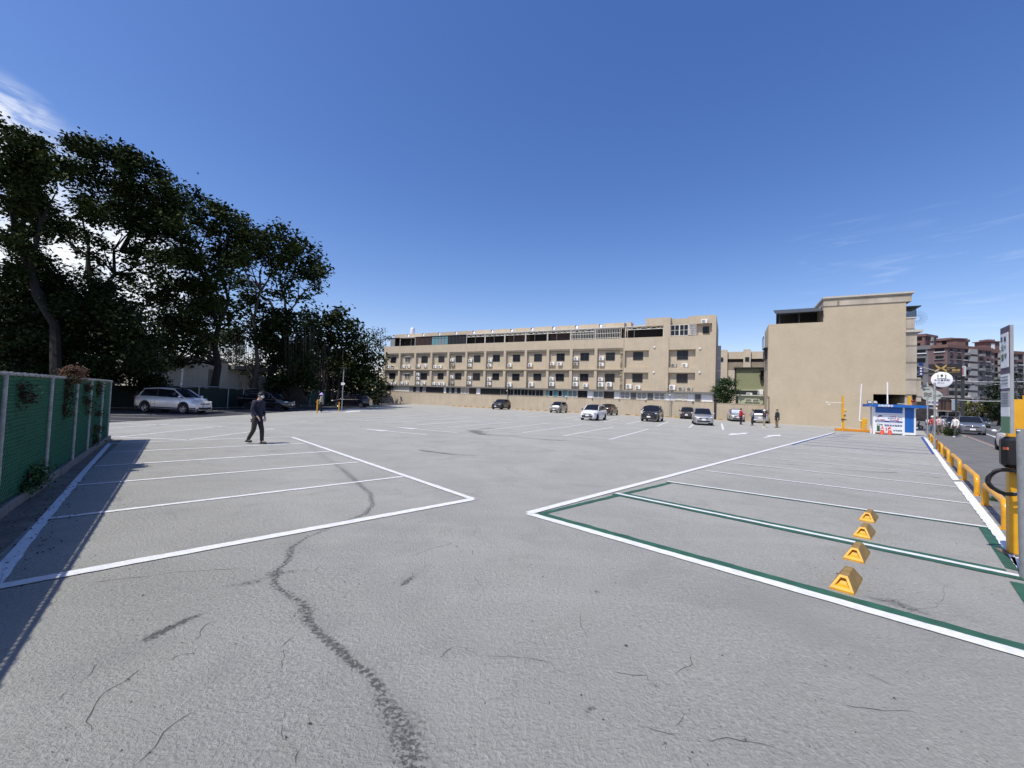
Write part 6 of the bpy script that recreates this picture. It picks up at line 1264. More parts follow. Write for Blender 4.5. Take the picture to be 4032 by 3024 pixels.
# a bird high over the trees
p = PT(780, 684, 60); b = MB(); b.ball((0,0,0), .16,.05,.05,6); b.add([(.08,0,.02),(-.08,0,.02),(-.05,.42,.10),(.03,.40,.10)],[(0,1,2,3)]); b.add([(.08,0,.02),(-.08,0,.02),(-.05,-.42,.10),(.03,-.40,.10)],[(3,2,1,0)]); b.add([(-.15,0,0),(-.27,.05,0),(-.27,-.05,0)],[(0,1,2)])
o = b.build('bird', mat('bird_black', (.02,.02,.022), .8)); o.location = p; o.rotation_euler = (0,.1,.5); tag(o, 'tiny dark bird gliding in the blue sky', 'bird')
# ================= EXIT AREA =================
yp = mat('yellow_paint', (.72,.36,.01), .35, var=.08, spec=.6); redw = mat('red_text', (.50,.03,.05), .5); navy = mat('navy_text', (.03,.05,.25), .5); blackt = mat('dark_text', (.04,.05,.08), .6); whitet = mat('white_text', (.85,.87,.9), .5)
kio_w = mat('white_gloss_frame', (.80,.82,.83), .4, var=.03); kio_b = mat('blue_corrugated', (.015,.12,.42), .4, var=.12, scale=3); sgn = mat('sign_white', (.78,.80,.82), .5, var=.03)
K0 = G(3438,1708); kv = Vector((1.86,-.69,0)).normalized(); KR = math.atan2(kv.y, kv.x)
kio = thing('ticket_kiosk', 'blue and white parking kiosk covered by a price sign at the exit', 'kiosk', (K0.x, K0.y, 0), KR)
Wk = 2.0; Wt = 2.82
b = MB(); b.box(0,.14,0,.1,0,2.35); b.box(Wk,Wk+.14,0,.1,0,2.32); b.box(Wt-.06,Wt+.06,0,.1,.06,2.32); b.box(.14,Wk,.005,.09,1.72,1.83); b.box(Wk+.14,Wt-.06,.004,.09,.06,.24); b.box(.14,Wk,.004,.09,.98,1.03)
b.box(0,.1,.5,.6,0,2.3); b.box(Wt-.06,Wt+.04,.5,.6,0,2.3); b.build('frame', kio_w, kio)
b = MB(); b.box(.141,Wk-.001,.03,.08,1.83,2.34)
for i in range(6): b.box(.142,Wk-.002,.02,.03,1.86+i*.08,1.90+i*.08)
b.box(Wk+.141,Wt-.061,.03,.08,.241,2.34); b.box(.2,Wt-.1,.5,.55,.2,2.3); b.box(Wt-.04,Wt+.02,.1,.5,.3,2.3); b.build('blue_panel', kio_b, kio)
b = MB(); b.box(-.42,Wt+.75,-.35,.9,2.355,2.40); b.box(-.42,Wt+.75,-.38,-.34,2.33,2.56); b.box(-.42,-.38,-.34,.9,2.33,2.56); b.box(Wt+.71,Wt+.75,-.34,.9,2.33,2.56); b.build('roof', kio_b, kio)
textmesh('自動繳費亭', .21, whitet, 'roof_lettering', kio, (.17,-.39,2.36), bold=.012)
pbd = MB(); pbd.box(.141,Wk-.001,.012,.028,1.03,1.70); ps = pbd.build('price_sign', sgn, kio)
b = MB(); b.box(.145,Wk-.005,.004,.010,1.04,1.17); b.build('blue_band', navy, ps)
for tx, x, z, s_, m_, sx in (('15', 1.34, 1.48, .20, redw, 1.1), ('50', 1.62, 1.33, .15, redw, 1.15), ('1000', .40, 1.20, .13, redw, 1.55), ('2700', 1.33, 1.19, .14, redw, 1.5), ('每小時', 1.08, 1.50, .075, navy, 1.2), ('元/小時', 1.70, 1.49, .065, blackt, 1.1), ('當日最高上限', 1.0, 1.37, .07, navy, 1.3), ('元', 1.88, 1.34, .07, navy, 1), ('月租', .22, 1.23, .07, blackt, 1.2), ('季租', 1.12, 1.22, .07, blackt, 1.3)):
    textmesh(tx, s_, m_, 'lettering', ps, (x, .002, z), bold=.015, sx=sx)
textmesh('客服專線 24小時', .07, whitet, 'lettering', ps, (.2,-.004,1.07), sx=1.1); textmesh('停車場 管理公司', .07, whitet, 'lettering', ps, (1.1,-.004,1.07), sx=1.1)
b = MB(); b.yprism([(.30,1.44),(.40,1.62),(.60,1.62),(.62,1.56),(.55,1.51),(.42,1.50),(.38,1.44)], .004,.010); b.build('logo_letter', mat('logo_purple', (.08,.03,.10), .5), ps)
b = MB(); b.tube([(.26+.5*i/14-.02, .008, 1.45+.055*math.sin(i/14*3.0)-(.0 if i < 10 else -.03*(i-10)/2)) for i in range(15)], .008, 4); b.build('logo_swoosh', redw, ps)
cbd = MB(); cbd.box(.141,Wk-.001,.012,.028,.16,.975); cs = cbd.build('charging_sign', sgn, kio)
textmesh('電動車充電費率', .175, mat('slate_text', (.12,.16,.28), .5), 'lettering', cs, (.76,.002,.72), bold=.012, sx=1.0)
textmesh('10', .36, redw, 'lettering', cs, (.80,.002,.34), bold=.02, sx=1.1); textmesh('元/每度電', .14, mat('teal_text', (.10,.16,.18), .5), 'lettering', cs, (1.36,.002,.32), bold=.01)
b = MB(); b.box(.26,.46,.002,.011,.30,.88); b.box(.24,.50,.002,.011,.26,.31); b.box(.48,.66,.002,.011,.80,.86); b.build('charger_symbol', mat('sign_green', (.02,.12,.05), .5), cs); b = MB(); b.box(.29,.43,-.002,.002,.74,.83); b.build('symbol_window', sgn, cs); b = MB(); b.box(.52,.72,.002,.011,.34,.50); b.build('symbol_car', steel_m, cs)
# floodlights on the kiosk roof and posts behind it
for j, x in enumerate((-.30, .10)):
    t = thing('floodlight', 'black floodlight on the kiosk roof, %s one' % ['left', 'right'][j], 'floodlight', K0+kv*x+Vector((0,0,2.56)), KR, 'floodlights on the kiosk roof'); b = MB(); b.add([(-.17,-.16,.05),(.17,-.16,.05),(.13,.02,.30),(-.13,.02,.30),(-.17,-.12,.02),(.17,-.12,.02),(.13,.06,.27),(-.13,.06,.27)],[(0,1,2,3),(4,7,6,5),(0,4,5,1),(1,5,6,2),(2,6,7,3),(3,7,4,0)]); b.tube([(0,0,0),(0,0,.16)], .02, 5); b.build('housing', steel_m, t)
    b = MB(); b.add([(-.13,-.160,.075),(.13,-.160,.075),(.10,-.03,.26),(-.10,-.03,.26)],[(0,1,2,3)]); b.build('lens', mat('lens_grey', (.4,.42,.4), .2), t)
# traffic cones
conem = mat('cone_orange', (.62,.06,.03), .5, var=.08)
def cone(loc, lab, bag=False):
    t = thing('traffic_cone', lab, 'traffic cone', loc, .3, 'orange cones at the kiosk'); b = MB(); b.lathe([(.17,.03),(.155,.05),(.045,.60),(.03,.68),(0,.69)], n=16); b.build('cone', conem, t, True); b = MB(); b.cbox((0,0,.015), .40,.40,.03, ch=.008); b.build('base', clad_m, t)
    b = MB(); b.lathe([(.093,.40),(.079,.47),(.077,.47),(.091,.40)], n=16); b.v = [(v[0]*1.04, v[1]*1.04, v[2]) for v in b.v]; b.build('reflective_band', whitep_m, t)
    b = MB(); b.tube([(0,0,.68),(.02,0,.74),(-.12,.03,.76) if not bag else (.01,0,.82)], .02, 5); b.build('tape', redw, t)
kn = Vector((kv.y, -kv.x, 0)); cone(K0+kv*.50+kn*.32, 'orange traffic cone on the left in front of the kiosk sign'); cone(K0+kv*.98+kn*.40, 'orange traffic cone on the right in front of the kiosk sign', True)
# gate post, kerb beam, barrier
g0 = G(3317,1697.5); gp_ = thing('camera_post', 'tall yellow plate-camera post with a white side arm left of the barrier', 'post', g0, KR)
MB().cbox((0,0,1.63), .14,.14,3.26, ch=.01).build('post', yp, gp_); b = MB(); b.cbox((-.62,0,2.62), 1.15,.05,.05); b.cbox((-1.22,0,2.62), .14,.14,.16, ch=.02); b.cbox((-1.05,-.05,2.42), .16,.1,.1, ch=.02); b.build('camera_arm', cream_m, gp_)
b = MB(); b.ball((.18,-.05,1.9), .10,.08,.12,8); b.build('warning_lamp', yp, gp_, True); b = MB(); b.cbox((0,-.12,1.1), .3,.12,.10, ch=.02); b.cbox((.18,-.1,1.05), .2,.1,.08); b.build('camera', ac_g, gp_)
b = MB(); [b.cbox((-.09,-.02,.35+i*.16), .05,.05,.09) for i in range(5)]; b.build('reflector', whitep_m, gp_)
b = MB(); b.cbox((1.55,0,.125), 3.6,.28,.25, ch=.03); o = b.build('kerb_block', mat('orange_yellow_kerb', (.66,.26,.02), .6, dirt=.1)); o.location = g0+Vector((-.15,.28,0)); o.rotation_euler = (0,0,KR); tag(o, 'orange-yellow raised island beam under the barrier', 'kerb')
mp_ = thing('meter_post', 'slim yellow post with a dark reader head behind the island beam', 'post', G(3332,1688)+Vector((0,.3,0)), KR); MB().cbox((0,0,.62), .08,.08,1.25).build('post', yp, mp_); b = MB(); b.cbox((0,-.02,1.36), .26,.12,.14, ch=.02); b.cbox((0,.1,1.5), .4,.1,.03); b.build('reader_head', steel_m, mp_)
ba = G(3409,1693)+Vector((0,.25,0)); bar = thing('barrier_gate', 'yellow barrier cabinet with its white boom raised upright', 'barrier', ba, KR)
MB().cbox((0,0,.62), .42,.34,1.08, ch=.03).build('cabinet', yp, bar); b = MB(); b.cbox((-.30,-.12,.95), .28,.05,.14); b.build('boom_hub', whitep_m, bar); b = MB(); b.tube([(-.42,-.14,.9),(-.37,-.14,2.0),(-.26,-.14,4.75)], .05, 6); b.build('boom', kio_w, bar, True)
fp_ = G(3411,1700); t = thing('bollard_post', 'short yellow reflector post before the barrier cabinet', 'bollard', fp_, KR); MB().cbox((0,0,.45), .11,.11,.9).build('post', yp, t); b = MB(); [b.cbox((-.04,-.07,.35+i*.16), .05,.05,.09) for i in range(3)]; b.build('reflector', whitep_m, t)
q = PT(3495,1690,40.5); t = thing('barrier_boom', 'white raised boom standing behind the kiosk', 'barrier', (q.x,q.y,0), KR); MB().tube([(0,0,.9),(-.03,0,4.9)], .06, 6).build('boom', kio_w, t, True); MB().cbox((0,.2,.55), .4,.34,1.1, ch=.03).build('cabinet', yp, t)
q = PT(3580,1690,39); t = thing('camera_post', 'yellow post with white camera arms rising behind the kiosk', 'post', (q.x,q.y,0), KR); MB().cbox((0,0,1.75), .2,.2,3.5, ch=.01).build('post', yp, t); b = MB(); b.cbox((-.45,0,2.75), .9,.05,.05); b.cbox((.95,-.05,2.45), 1.8,.05,.05); b.cbox((1.9,-.05,2.42), .22,.16,.2, ch=.02); b.build('camera_arm', cream_m, t); MB().ball((.25,-.05,3.05), .17,.12,.14,8).build('red_lamp', mat('dark_red_lamp', (.16,.01,.015), .3), t, True)
# grey gate leaf beside the kiosk
t = thing('sliding_gate', 'grey metal gate stack between the kiosk and the street', 'gate', K0+kv*(Wt+.2)+Vector((.2,.5,0)), KR+.5); b = MB()
for i in range(6): b.cbox((i*.12,.1*i,1.15), .09,.05,2.3)
b.cbox((.3,.3,2.32), .9,.1,.08); b.build('gate_leaf', mat('galvanised_gate', (.3,.31,.31), .5, metal=.3), t)
# ---- yellow hoop rails
hp = None
rails = [(2.9,5.4),(6.8,9.8),(11.2,14.3),(16.1,18.6),(20.4,22.7),(24.6,27.0),(28.8,31.2),(33.0,35.4)]
rw = ['nearest yellow hoop rail along the pavement, beside the yellow charger post', 'second yellow hoop rail from the camera', 'third yellow hoop rail from the camera', 'fourth yellow hoop rail from the camera', 'fifth yellow hoop rail, beside the thin sign pole', 'sixth yellow hoop rail from the camera', 'second farthest yellow hoop rail', 'farthest yellow hoop rail, nearest the kiosk']
raily = mat('yellow_rail_paint', (.66,.31,.01), .32, var=.1, scale=7, dirt=.12)
for (a, c), lab in zip(rails, rw):
    L = c-a; t = thing('hoop_rail', lab, 'guard rail', RD(a, .22), RROT, 'yellow hoop rails along the pavement'); H_ = .43; r = .052
    pts = [(0,0,0),(0,0,H_-.16)]+[(.16*(1-math.cos(x)), 0, H_-.16+.16*math.sin(x)) for x in (.4,.8,1.2,1.57)]; pts += [(L-p[0], 0, p[2]) for p in pts[::-1]]
    MB().tube(pts, r, 12).build('hoop', raily, t, True)
    for x in (0, L): b = MB(); b.lathe([(0,.012),(.10,.012),(.10,.0),(0,0)], (x,0,0), n=14); [b.ball((x+.07*math.cos(q), .07*math.sin(q), .016), .012,.012,.01,4) for q in (0.8,2.4,3.9,5.5)]; b.build('base_plate', raily, t)
tag(sheet('verge_dirt', [RD(-6,.1)[:2], RD(-6,.55)[:2], RD(36,.5)[:2], RD(36,.1)[:2]], .0045, mat('verge_dirt', (.21,.20,.18), .95, var=.35, scale=3, bump=.8, bscale=18, dirt=.55)), kind='structure')
for i, (a, p_, n_, lab) in enumerate(((2.6,.42,12,'green weeds at the foot of the nearest yellow hoop rail'),(6.2,.45,5,'small weeds between the first two hoop rails'))):
    t = thing('weeds', lab, 'weeds', RD(a, p_)); leaf_object('leaves', [((random.uniform(-.1,.5)*Tr.x+random.uniform(-.1,.2), random.uniform(-.1,.5)*Tr.y, .03), .10) for _ in range(n_)], .05, [mat('weed_green', (.035,.10,.025)), leafB], t, 300, flat=.4)
# ---- thin poles
def pole(px, py, Y, h, lab, r=.045): p = PT(px, py, Y); o = MB().tube([(0,0,0),(0,0,h)], r, 10).build('steel_pole', galv, None, True); o.location = (p.x, Y, 0); return tag(o, lab, 'pole')
g_ = RD(23.6, .15); pole(3680, 1700, g_.y, 3.55, 'tall thin galvanised pole standing among the hoop rails below the round white sign')
pole(3652, 1700, 33.2, 3.3, 'shorter thin galvanised pole left of the tall one, beside the kiosk')
# ---- right edge: sign post, charger, cable
pb_ = Vector((5.98, 4.80, 0)); sp3 = thing('bus_stop_sign', 'narrow grey notice post with tall printed panels at the right edge', 'sign', pb_, 0)
MB().tube([(.03,0,0),(.0,0,1.72)], .048, 12).build('post', mat('galvanised_post', (.26,.275,.28), .55, var=.15, scale=9, metal=.25, dirt=.3), sp3, True)
pd = Vector((.01, .26, 0)); pa = Vector((-.06, -.05, 0)); pang = math.atan2(pd.y, pd.x)
pc = thing('x', 'x', 'x'); bpy.data.objects.remove(pc)
b = MB(); b.box(-.01,.30,-.03,0,1.66,2.95); o = b.build('panel', mat('sign_back', (.30,.32,.33), .5), sp3); 
PA = math.radians(53); PO = Vector((-.08, .05, 0))
def onpanel(name, x0, x1, z0, z1, m, y=.0): b = MB(); b.box(x0, x1, y, y+.004, z0, z1); o = b.build(name, m, sp3); o.location = PO; o.rotation_euler = (0,0,PA); return o
o.location = PO; o.rotation_euler = (0,0,PA)
purple = mat('faded_purple', (.10,.07,.12), .6)
onpanel('purple_border', -.02, .29, 2.38, 2.95, purple, .001); onpanel('route_panel', .01, .26, 2.45, 2.87, sgn, .006)
for (x, z, s_, tx, m_) in ((.17,2.78,.07,'站',blackt),(.06,2.77,.07,'路',blackt),(.16,2.66,.10,'公',MATS['sign_green']),(.05,2.68,.05,'口',blackt),(.16,2.54,.10,'車',MATS['sign_green']),(.05,2.56,.08,'中',mat('brown_text',(.12,.07,.07)))):
    q = textmesh(tx, s_, m_, 'lettering', sp3, (PO.x+(x+.08)*math.cos(PA)-.012*math.sin(PA), PO.y+(x+.08)*math.sin(PA)+.012*math.cos(PA), z), (math.pi/2, 0, PA+math.pi), bold=.01, extrude=.001)
for i, (z0_, z1_, m_) in enumerate(((2.20,2.37,sgn),(2.17,2.20,purple),(1.98,2.165,mat('notice_grey', (.42,.45,.46), .6)),(1.86,1.975,sgn),(1.66,1.855,mat('notice_green', (.10,.22,.12), .6)))): onpanel('notice', 0.0, .28, z0_, z1_, m_, .002)
for z in (2.33,2.29,2.25,2.13,2.10,2.07,2.04,2.01): onpanel('text_line', .03, .25, z, z+.014, mat('faint_text', (.22,.24,.25), .7), .007)
b = MB(); b.tube([(.055,0,1.70),(.0,.055,1.71),(-.055,0,1.70),(0,-.055,1.69),(.055,0,1.70),(.12,-.02,1.66),(.08,-.03,1.62)], .008, 5); b.build('white_ribbon', whitet, sp3, True)
cp = Vector((6.90,5.62,0)); ch = thing('ev_charger', 'yellow square post carrying a black charging box with a blue screen', 'charger', cp, -.6)
MB().cbox((0,0,1.05), .14,.10,2.1).build('post', yp, ch); MB().cbox((0,0,.01), .3,.26,.02).build('base_plate', mat('brown_dirty_plate', (.16,.12,.08), .8), ch)
b = MB(); b.cbox((.06,-.12,1.38), .46,.16,.42, ch=.05); b.build('charging_box', mat('black_plastic', (.012,.012,.013), .35), ch); b = MB(); b.cbox((.10,-.202,1.42), .24,.012,.22); b.build('blue_screen', mat('blue_screen', (.01,.06,.30), .2), ch); b = MB(); b.cbox((-.14,-.203,1.43), .05,.012,.035); b.build('orange_lamp', mat('orange_lamp', (.7,.15,.06), .3), ch); b = MB(); b.cbox((-.02,-.203,1.24), .03,.012,.03); b.build('green_button', mat('green_button', (.03,.4,.12), .4), ch)
b = MB(); b.cbox((.38,.10,1.95), .55,.04,.42); b.build('yellow_board', yp, ch); 
cb_ = thing('charging_cable', 'coiled black charging cable hanging under the charging box', 'cable', cp, -.6); b = MB()
pts = []
for i in range(110):
    a = i/110*2*math.pi*3.2; r_ = .17+.014*math.sin(i*.31); pts.append((-.10+r_*1.1*math.cos(a+1.3), -.16-.02*math.sin(a*.5)+.008*(i/110*3), .98+r_*math.sin(a+1.3)*.95))
b.tube([(.0,-.12,1.2)]+pts, .013, 7); b.build('cable', mat('black_cable', (.015,.015,.016), .4), cb_, True)
# ================= STREET BACKGROUND =================
def facadebox(label, corner, aL, aR, wL, wR, H, floors, cl, cr, seed, balc=True, name='apartment_tower', z0=0, bandc=None):
    """tower with one corner towards the camera; two visible faces"""
    rs = random.Random(seed); t = thing(name, label, 'building', corner); dl = Vector((math.cos(aL), math.sin(aL), 0)); dr = Vector((math.cos(aR), math.sin(aR), 0))
    P = [Vector((0,0,0)), dr*wR, dr*wR+dl*wL, dl*wL]; b = MB(); b.prism([(p.x,p.y) for p in P], 0, H); b.build('wall', cl, t)
    q = .25; b = MB(); c0 = -(dl+dr)*.0
    b.prism([((p+(p-(P[0]+P[2])/2).normalized()*.6).x, (p+(p-(P[0]+P[2])/2).normalized()*.6).y) for p in P], H-.2, H+.9); b.build('cornice', bandc or cl, t)
    fh = H/floors
    for fi, (d, wd, n_) in enumerate(((dl, wL, Vector((dl.y,-dl.x,0))), (dr, wR, Vector((dr.y,-dr.x,0))))):
        if n_.dot(corner) > 0: n_ = -n_
        nb = max(2, int(wd/3.6)); wm_ = MB(); gm_ = MB(); bm_ = MB(); am_ = MB(); fm_ = MB(); grp = []
        for f in range(floors):
            for j in range(nb):
                x0 = wd*(j+.5)/nb; zc = f*fh+fh*.55; ww = rs.choice((1.5,2.2,2.4,1.2)); hh = rs.choice((1.3,1.5))
                pa = d*(x0-ww/2)+n_*.04; pb2 = d*(x0+ww/2)+n_*.04; vs = []
                m_ = MB(); a_, c_ = pa, pb2; o_ = n_*.06
                m_.add([(a_.x,a_.y,zc-hh/2),(c_.x,c_.y,zc-hh/2),(c_.x,c_.y,zc+hh/2),(a_.x,a_.y,zc+hh/2),((a_+o_).x,(a_+o_).y,zc-hh/2),((c_+o_).x,(c_+o_).y,zc-hh/2),((c_+o_).x,(c_+o_).y,zc+hh/2),((a_+o_).x,(a_+o_).y,zc+hh/2)], [(0,1,2,3),(4,5,6,7),(7,6,5,4),(0,1,5,4),(2,3,7,6),(1,2,6,5),(3,0,4,7)])
                if len(grp) < 90: m_.build('window', glass_m, t); grp.append(1)
                r_ = rs.random()
                if balc and r_ < .72:
                    p0 = d*(x0-ww*.62)+n_*.02; p1 = d*(x0+ww*.62)+n_*.02; e = n_*(.9 if r_ < .35 else .35); zz = f*fh+.08; hb = .95 if r_ < .35 else .25; zz += 0 if r_ < .35 else .75
                    q_ = MB(); q_.add([(p0.x,p0.y,zz),(p1.x,p1.y,zz),((p1+e).x,(p1+e).y,zz),((p0+e).x,(p0+e).y,zz),(p0.x,p0.y,zz+hb),(p1.x,p1.y,zz+hb),((p1+e).x,(p1+e).y,zz+hb),((p0+e).x,(p0+e).y,zz+hb)], [(0,3,2,1),(4,5,6,7),(0,1,5,4),(1,2,6,5),(2,3,7,6),(3,0,4,7)]); q_.build('balcony' if r_ < .35 else 'window_awning', greyp_m if r_ < .5 else whitep_m, t)
            if f in (floors-3, floors//2):
                p0, p1, e = d*0+n_*.02, d*wd+n_*.02, n_*.35; zz = f*fh; fm_.add([(p0.x,p0.y,zz),(p1.x,p1.y,zz),((p1+e).x,(p1+e).y,zz),((p0+e).x,(p0+e).y,zz),(p0.x,p0.y,zz+.3),(p1.x,p1.y,zz+.3),((p1+e).x,(p1+e).y,zz+.3),((p0+e).x,(p0+e).y,zz+.3)], [(0,3,2,1),(4,5,6,7),(0,1,5,4),(1,2,6,5),(2,3,7,6),(3,0,4,7)])
        if fi == 1 and cr is not None:   # grey middle section
            ov = MB(); p0, p1, e = d*.05+n_*.01, d*(wd-.05)+n_*.01, n_*.02; z_0, z_1 = H*.32, H*.80; ov.add([((p0+e).x,(p0+e).y,z_0),((p1+e).x,(p1+e).y,z_0),((p1+e).x,(p1+e).y,z_1),((p0+e).x,(p0+e).y,z_1)], [(0,1,2,3)]); ov.build('grey_cladding', cr, t)
        if bm_.v: bm_.build('balcony', greyp_m, t)
        if am_.v: am_.build('window_awning', whitep_m, t)
        if fm_.v: fm_.build('string_course', MATS['grey_concrete'], t)
        if fi == 1:
            wc = MB(); x0 = wd*.45
            for f in range(1, floors): p0 = d*x0+n_*.05; p1 = d*(x0+wd*.17)+n_*.05; e = n_*.7; zz = f*fh+.6; wc.add([(p0.x,p0.y,zz),(p1.x,p1.y,zz),((p1+e).x,(p1+e).y,zz),((p0+e).x,(p0+e).y,zz),(p0.x,p0.y,zz+fh*.7),(p1.x,p1.y,zz+fh*.7),((p1+e).x,(p1+e).y,zz+fh*.7),((p0+e).x,(p0+e).y,zz+fh*.7)], [(0,3,2,1),(4,5,6,7),(0,1,5,4),(1,2,6,5),(2,3,7,6),(3,0,4,7)])
            wc.build('pale_bay', mat('pale_cladding', (.34,.34,.33), .8), t)
    return t
brick = tilemat('maroon_tile', (.15,.098,.098), 1.2, .6, .85, .25); brick2 = tilemat('rose_tile', (.19,.098,.09), 1.2, .6, .85, .25); grt = tilemat('grey_tower_tile', (.15,.148,.158), 1.2, .6, .85, .2); redtop = mat('red_cornice', (.165,.092,.08), .85, var=.15)
def gY(px, Y): p = PT(px, 1600, Y); return Vector((p.x, Y, 0))
def topz(px, py, Y): return PT(px, py, Y).z
Y1 = 150; tA = facadebox('maroon and grey apartment tower in the middle, corner facing the camera', gY(3731, Y1), math.radians(118), math.radians(12), 17, 22, topz(3731, 1366, Y1), 10, brick, grt, 3, bandc=redtop)
Y2 = 160; tB = facadebox('right-hand maroon and grey apartment tower with pale bays', gY(3842, Y2), math.radians(118), math.radians(6), 13, 22, topz(3842, 1383, Y2), 10, brick, grt, 5, bandc=redtop)
Y3 = 120; tC = facadebox('dark grey balconied block squeezed against the corner building', gY(3655, Y3), math.radians(125), math.radians(50), 18, 9, topz(3655, 1372, Y3), 9, grt, None, 8)
Y4 = 185; tD = facadebox('red-topped tower rising behind the dark balconied block', gY(3640, Y4), math.radians(135), math.radians(22), 20, 10, topz(3640, 1322, Y4), 14, brick2, None, 11, balc=False, bandc=redtop)
tE = facadebox('red stair tower rising behind the middle apartment tower', gY(3745, 190), math.radians(120), math.radians(15), 9, 12, topz(3760, 1338, 190), 14, brick2, None, 12, balc=False, bandc=redtop)
b = MB(); b.cbox((0,0,1.7), 5.5,4,3.4); b.cbox((0,0,3.55), 6.6,5,.3); b.cbox((0,0,4.0), 3,3,.9); o = b.build('roof_pavilion', redtop); o.location = gY(3887, Y2+4)+Vector((0,0,topz(3842,1383,Y2)+.9)); tag(o, 'small red pavilion on the roof of the right-hand tower', 'roof pavilion')
MB().cbox((0,0,1.6), 1.4,.1,2.2).build('opening', whitep_m, o).location = (0,-2.06,0)
b = MB(); b.cbox((0,0,1.5), 3.5,3,3.2); b.cbox((0,0,3.2), 4.3,3.8,.25); o = b.build('roof_pavilion', redtop); o.location = gY(3768, Y1+6)+Vector((0,0,topz(3731,1366,Y1)+.9)); tag(o, 'small red pavilion on the roof of the middle tower', 'roof pavilion')
# low shop building at the foot of the towers
sh = thing('shop_building', 'brown shop building with arched windows and dark ground floor behind the traffic light', 'building', gY(3690, 105), math.radians(12)); zt = topz(3750, 1565, 105)
b = MB(); b.box(0,12,0,10,2.9,zt); b.build('wall', tilemat('brown_shop_tile', (.16,.09,.065), .5, .2, .8, .2), sh); b = MB(); b.box(-.2,12.2,-.3,10,zt,zt+.3); b.box(-.2,12.2,-.35,0,2.75,2.95); [b.box(x,x+.45,-.05,.3,0,2.8) for x in (0,3.3,7.6,11.6)]; b.build('cornice', mat('concrete_coping', (.50,.47,.40)), sh)
b = MB(); b.box(.1,11.9,.5,9.9,0,2.89); b.build('shop_front', glass_m, sh)
for x in (1.3, 2.3): b = MB(); b.box(x,x+.6,-.04,.02,3.3,zt-1.1); b.lathe([(0,-.04),(.3,-.04),(.3,.02)], (x+.3,0,zt-1.1), axis='y', n=12); b.build('window', glass_m, sh)
for x, w_, m_, nm in ((4.3,1.3,mat('pale_blue_banner',(.45,.52,.56),.6),'banner'),(7.0,.6,steel_m,'banner'),(9.6,.9,mat('lime_banner',(.38,.50,.16),.6),'banner')): b = MB(); b.box(x,x+w_,-.5,-.38,3.1,zt-.6 if m_ is not steel_m else zt-.9); b.build(nm, m_, sh)
b = MB(); b.box(5.9,9.0,-.06,.0,3.2,zt-.4); b.build('grey_shutter', greyp_m, sh)
# signs along the street
def board(name, label, px0, px1, py0, py1, Y, m, cat='sign', depth=.3, rz=-.75):
    p0, p1 = PT(px0, py1, Y), PT(px1, py1, Y); wd = (p1-p0).length/1.25; z1 = PT((px0+px1)/2, py0, Y).z; z0 = PT((px0+px1)/2, py1, Y).z; c = (p0+p1)/2
    t = thing(name, label, cat, (c.x, c.y, z0), rz); MB().box(-wd/2, wd/2, 0, depth, 0, z1-z0).build('board', m, t); return t, wd, z1-z0
gold = mat('gold_lettering', (.50,.34,.12), .4)
t, wd, hh = board('billboard', 'black roadside billboard with a golden X emblem', 3664, 3778, 1433, 1481, 70, mat('black_board', (.018,.016,.016), .5), 'billboard')
b = MB(); s_ = hh*.36; cx_, cz_ = -wd*.12, hh*.62
for sx_ in (-1, 1):
    for sz_ in (-1, 1):
        for off_ in (.0, .22):
            b.tube([(cx_+sx_*s_*(.10+off_), -.05, cz_+sz_*s_*.02), (cx_+sx_*s_*(.95 if off_ == 0 else .85), -.05, cz_+sz_*s_*(.85 if off_ == 0 else .52))], .09, 4)
b.build('emblem', gold, t); textmesh('客廳', hh*.22, gold, 'lettering', t, (wd*.03,-.04,hh*.52), bold=.02, sx=1.2); textmesh('旅店', hh*.2, gold, 'lettering', t, (wd*.20,-.04,hh*.40), bold=.02, sx=1.2); b = MB(); b.box(wd*.05,wd*.42,-.05,-.01,hh*.30,hh*.32); b.build('rule_line', gold, t)
b = MB(); [b.box(x,x+.25,.3,.5,-z_*1,0) for x in (-wd*.35, wd*.3) for z_ in (PT(3700,1481,70).z,)]; b.build('support_post', steel_m, t)
t, wd, hh = board('barber_sign', 'striped sign panel to the right of the black billboard', 3781, 3802, 1441, 1481, 72, mat('notice_grey', (.42,.45,.46)), 'sign'); b = MB()
for i in range(5): b.add([(-wd*.32,-.06,hh*(.12+i*.15)),(wd*.12,-.06,hh*(.20+i*.15)),(wd*.12,-.06,hh*(.27+i*.15)),(-wd*.32,-.06,hh*(.19+i*.15))],[(0,1,2,3)])
b.build('stripe', redw, t); b = MB(); [b.box(-wd*.3,wd*.3,.3,.5,-PT(3790,1481,72).z,0)]; b.build('support_post', steel_m, t)
t, wd, hh = board('blue_sign', 'tall dark blue hanging sign on the street side of the corner building', 3618, 3635, 1427, 1480, 52, mat('sign_blue', (.012,.035,.16), .5)); b = MB(); [b.lathe([(0,-.03),(wd*.25,-.03),(wd*.25,0)], (0,0,hh*z_), axis='y', n=12) for z_ in (.15,.35,.55)]; b.build('roundel', whitep_m, t); b = MB(); b.box(-wd*1.5,0,.1,.18,hh*.4,hh*.44); b.box(-wd*1.5,0,.1,.18,hh*.8,hh*.84); b.build('bracket', steel_m, t)
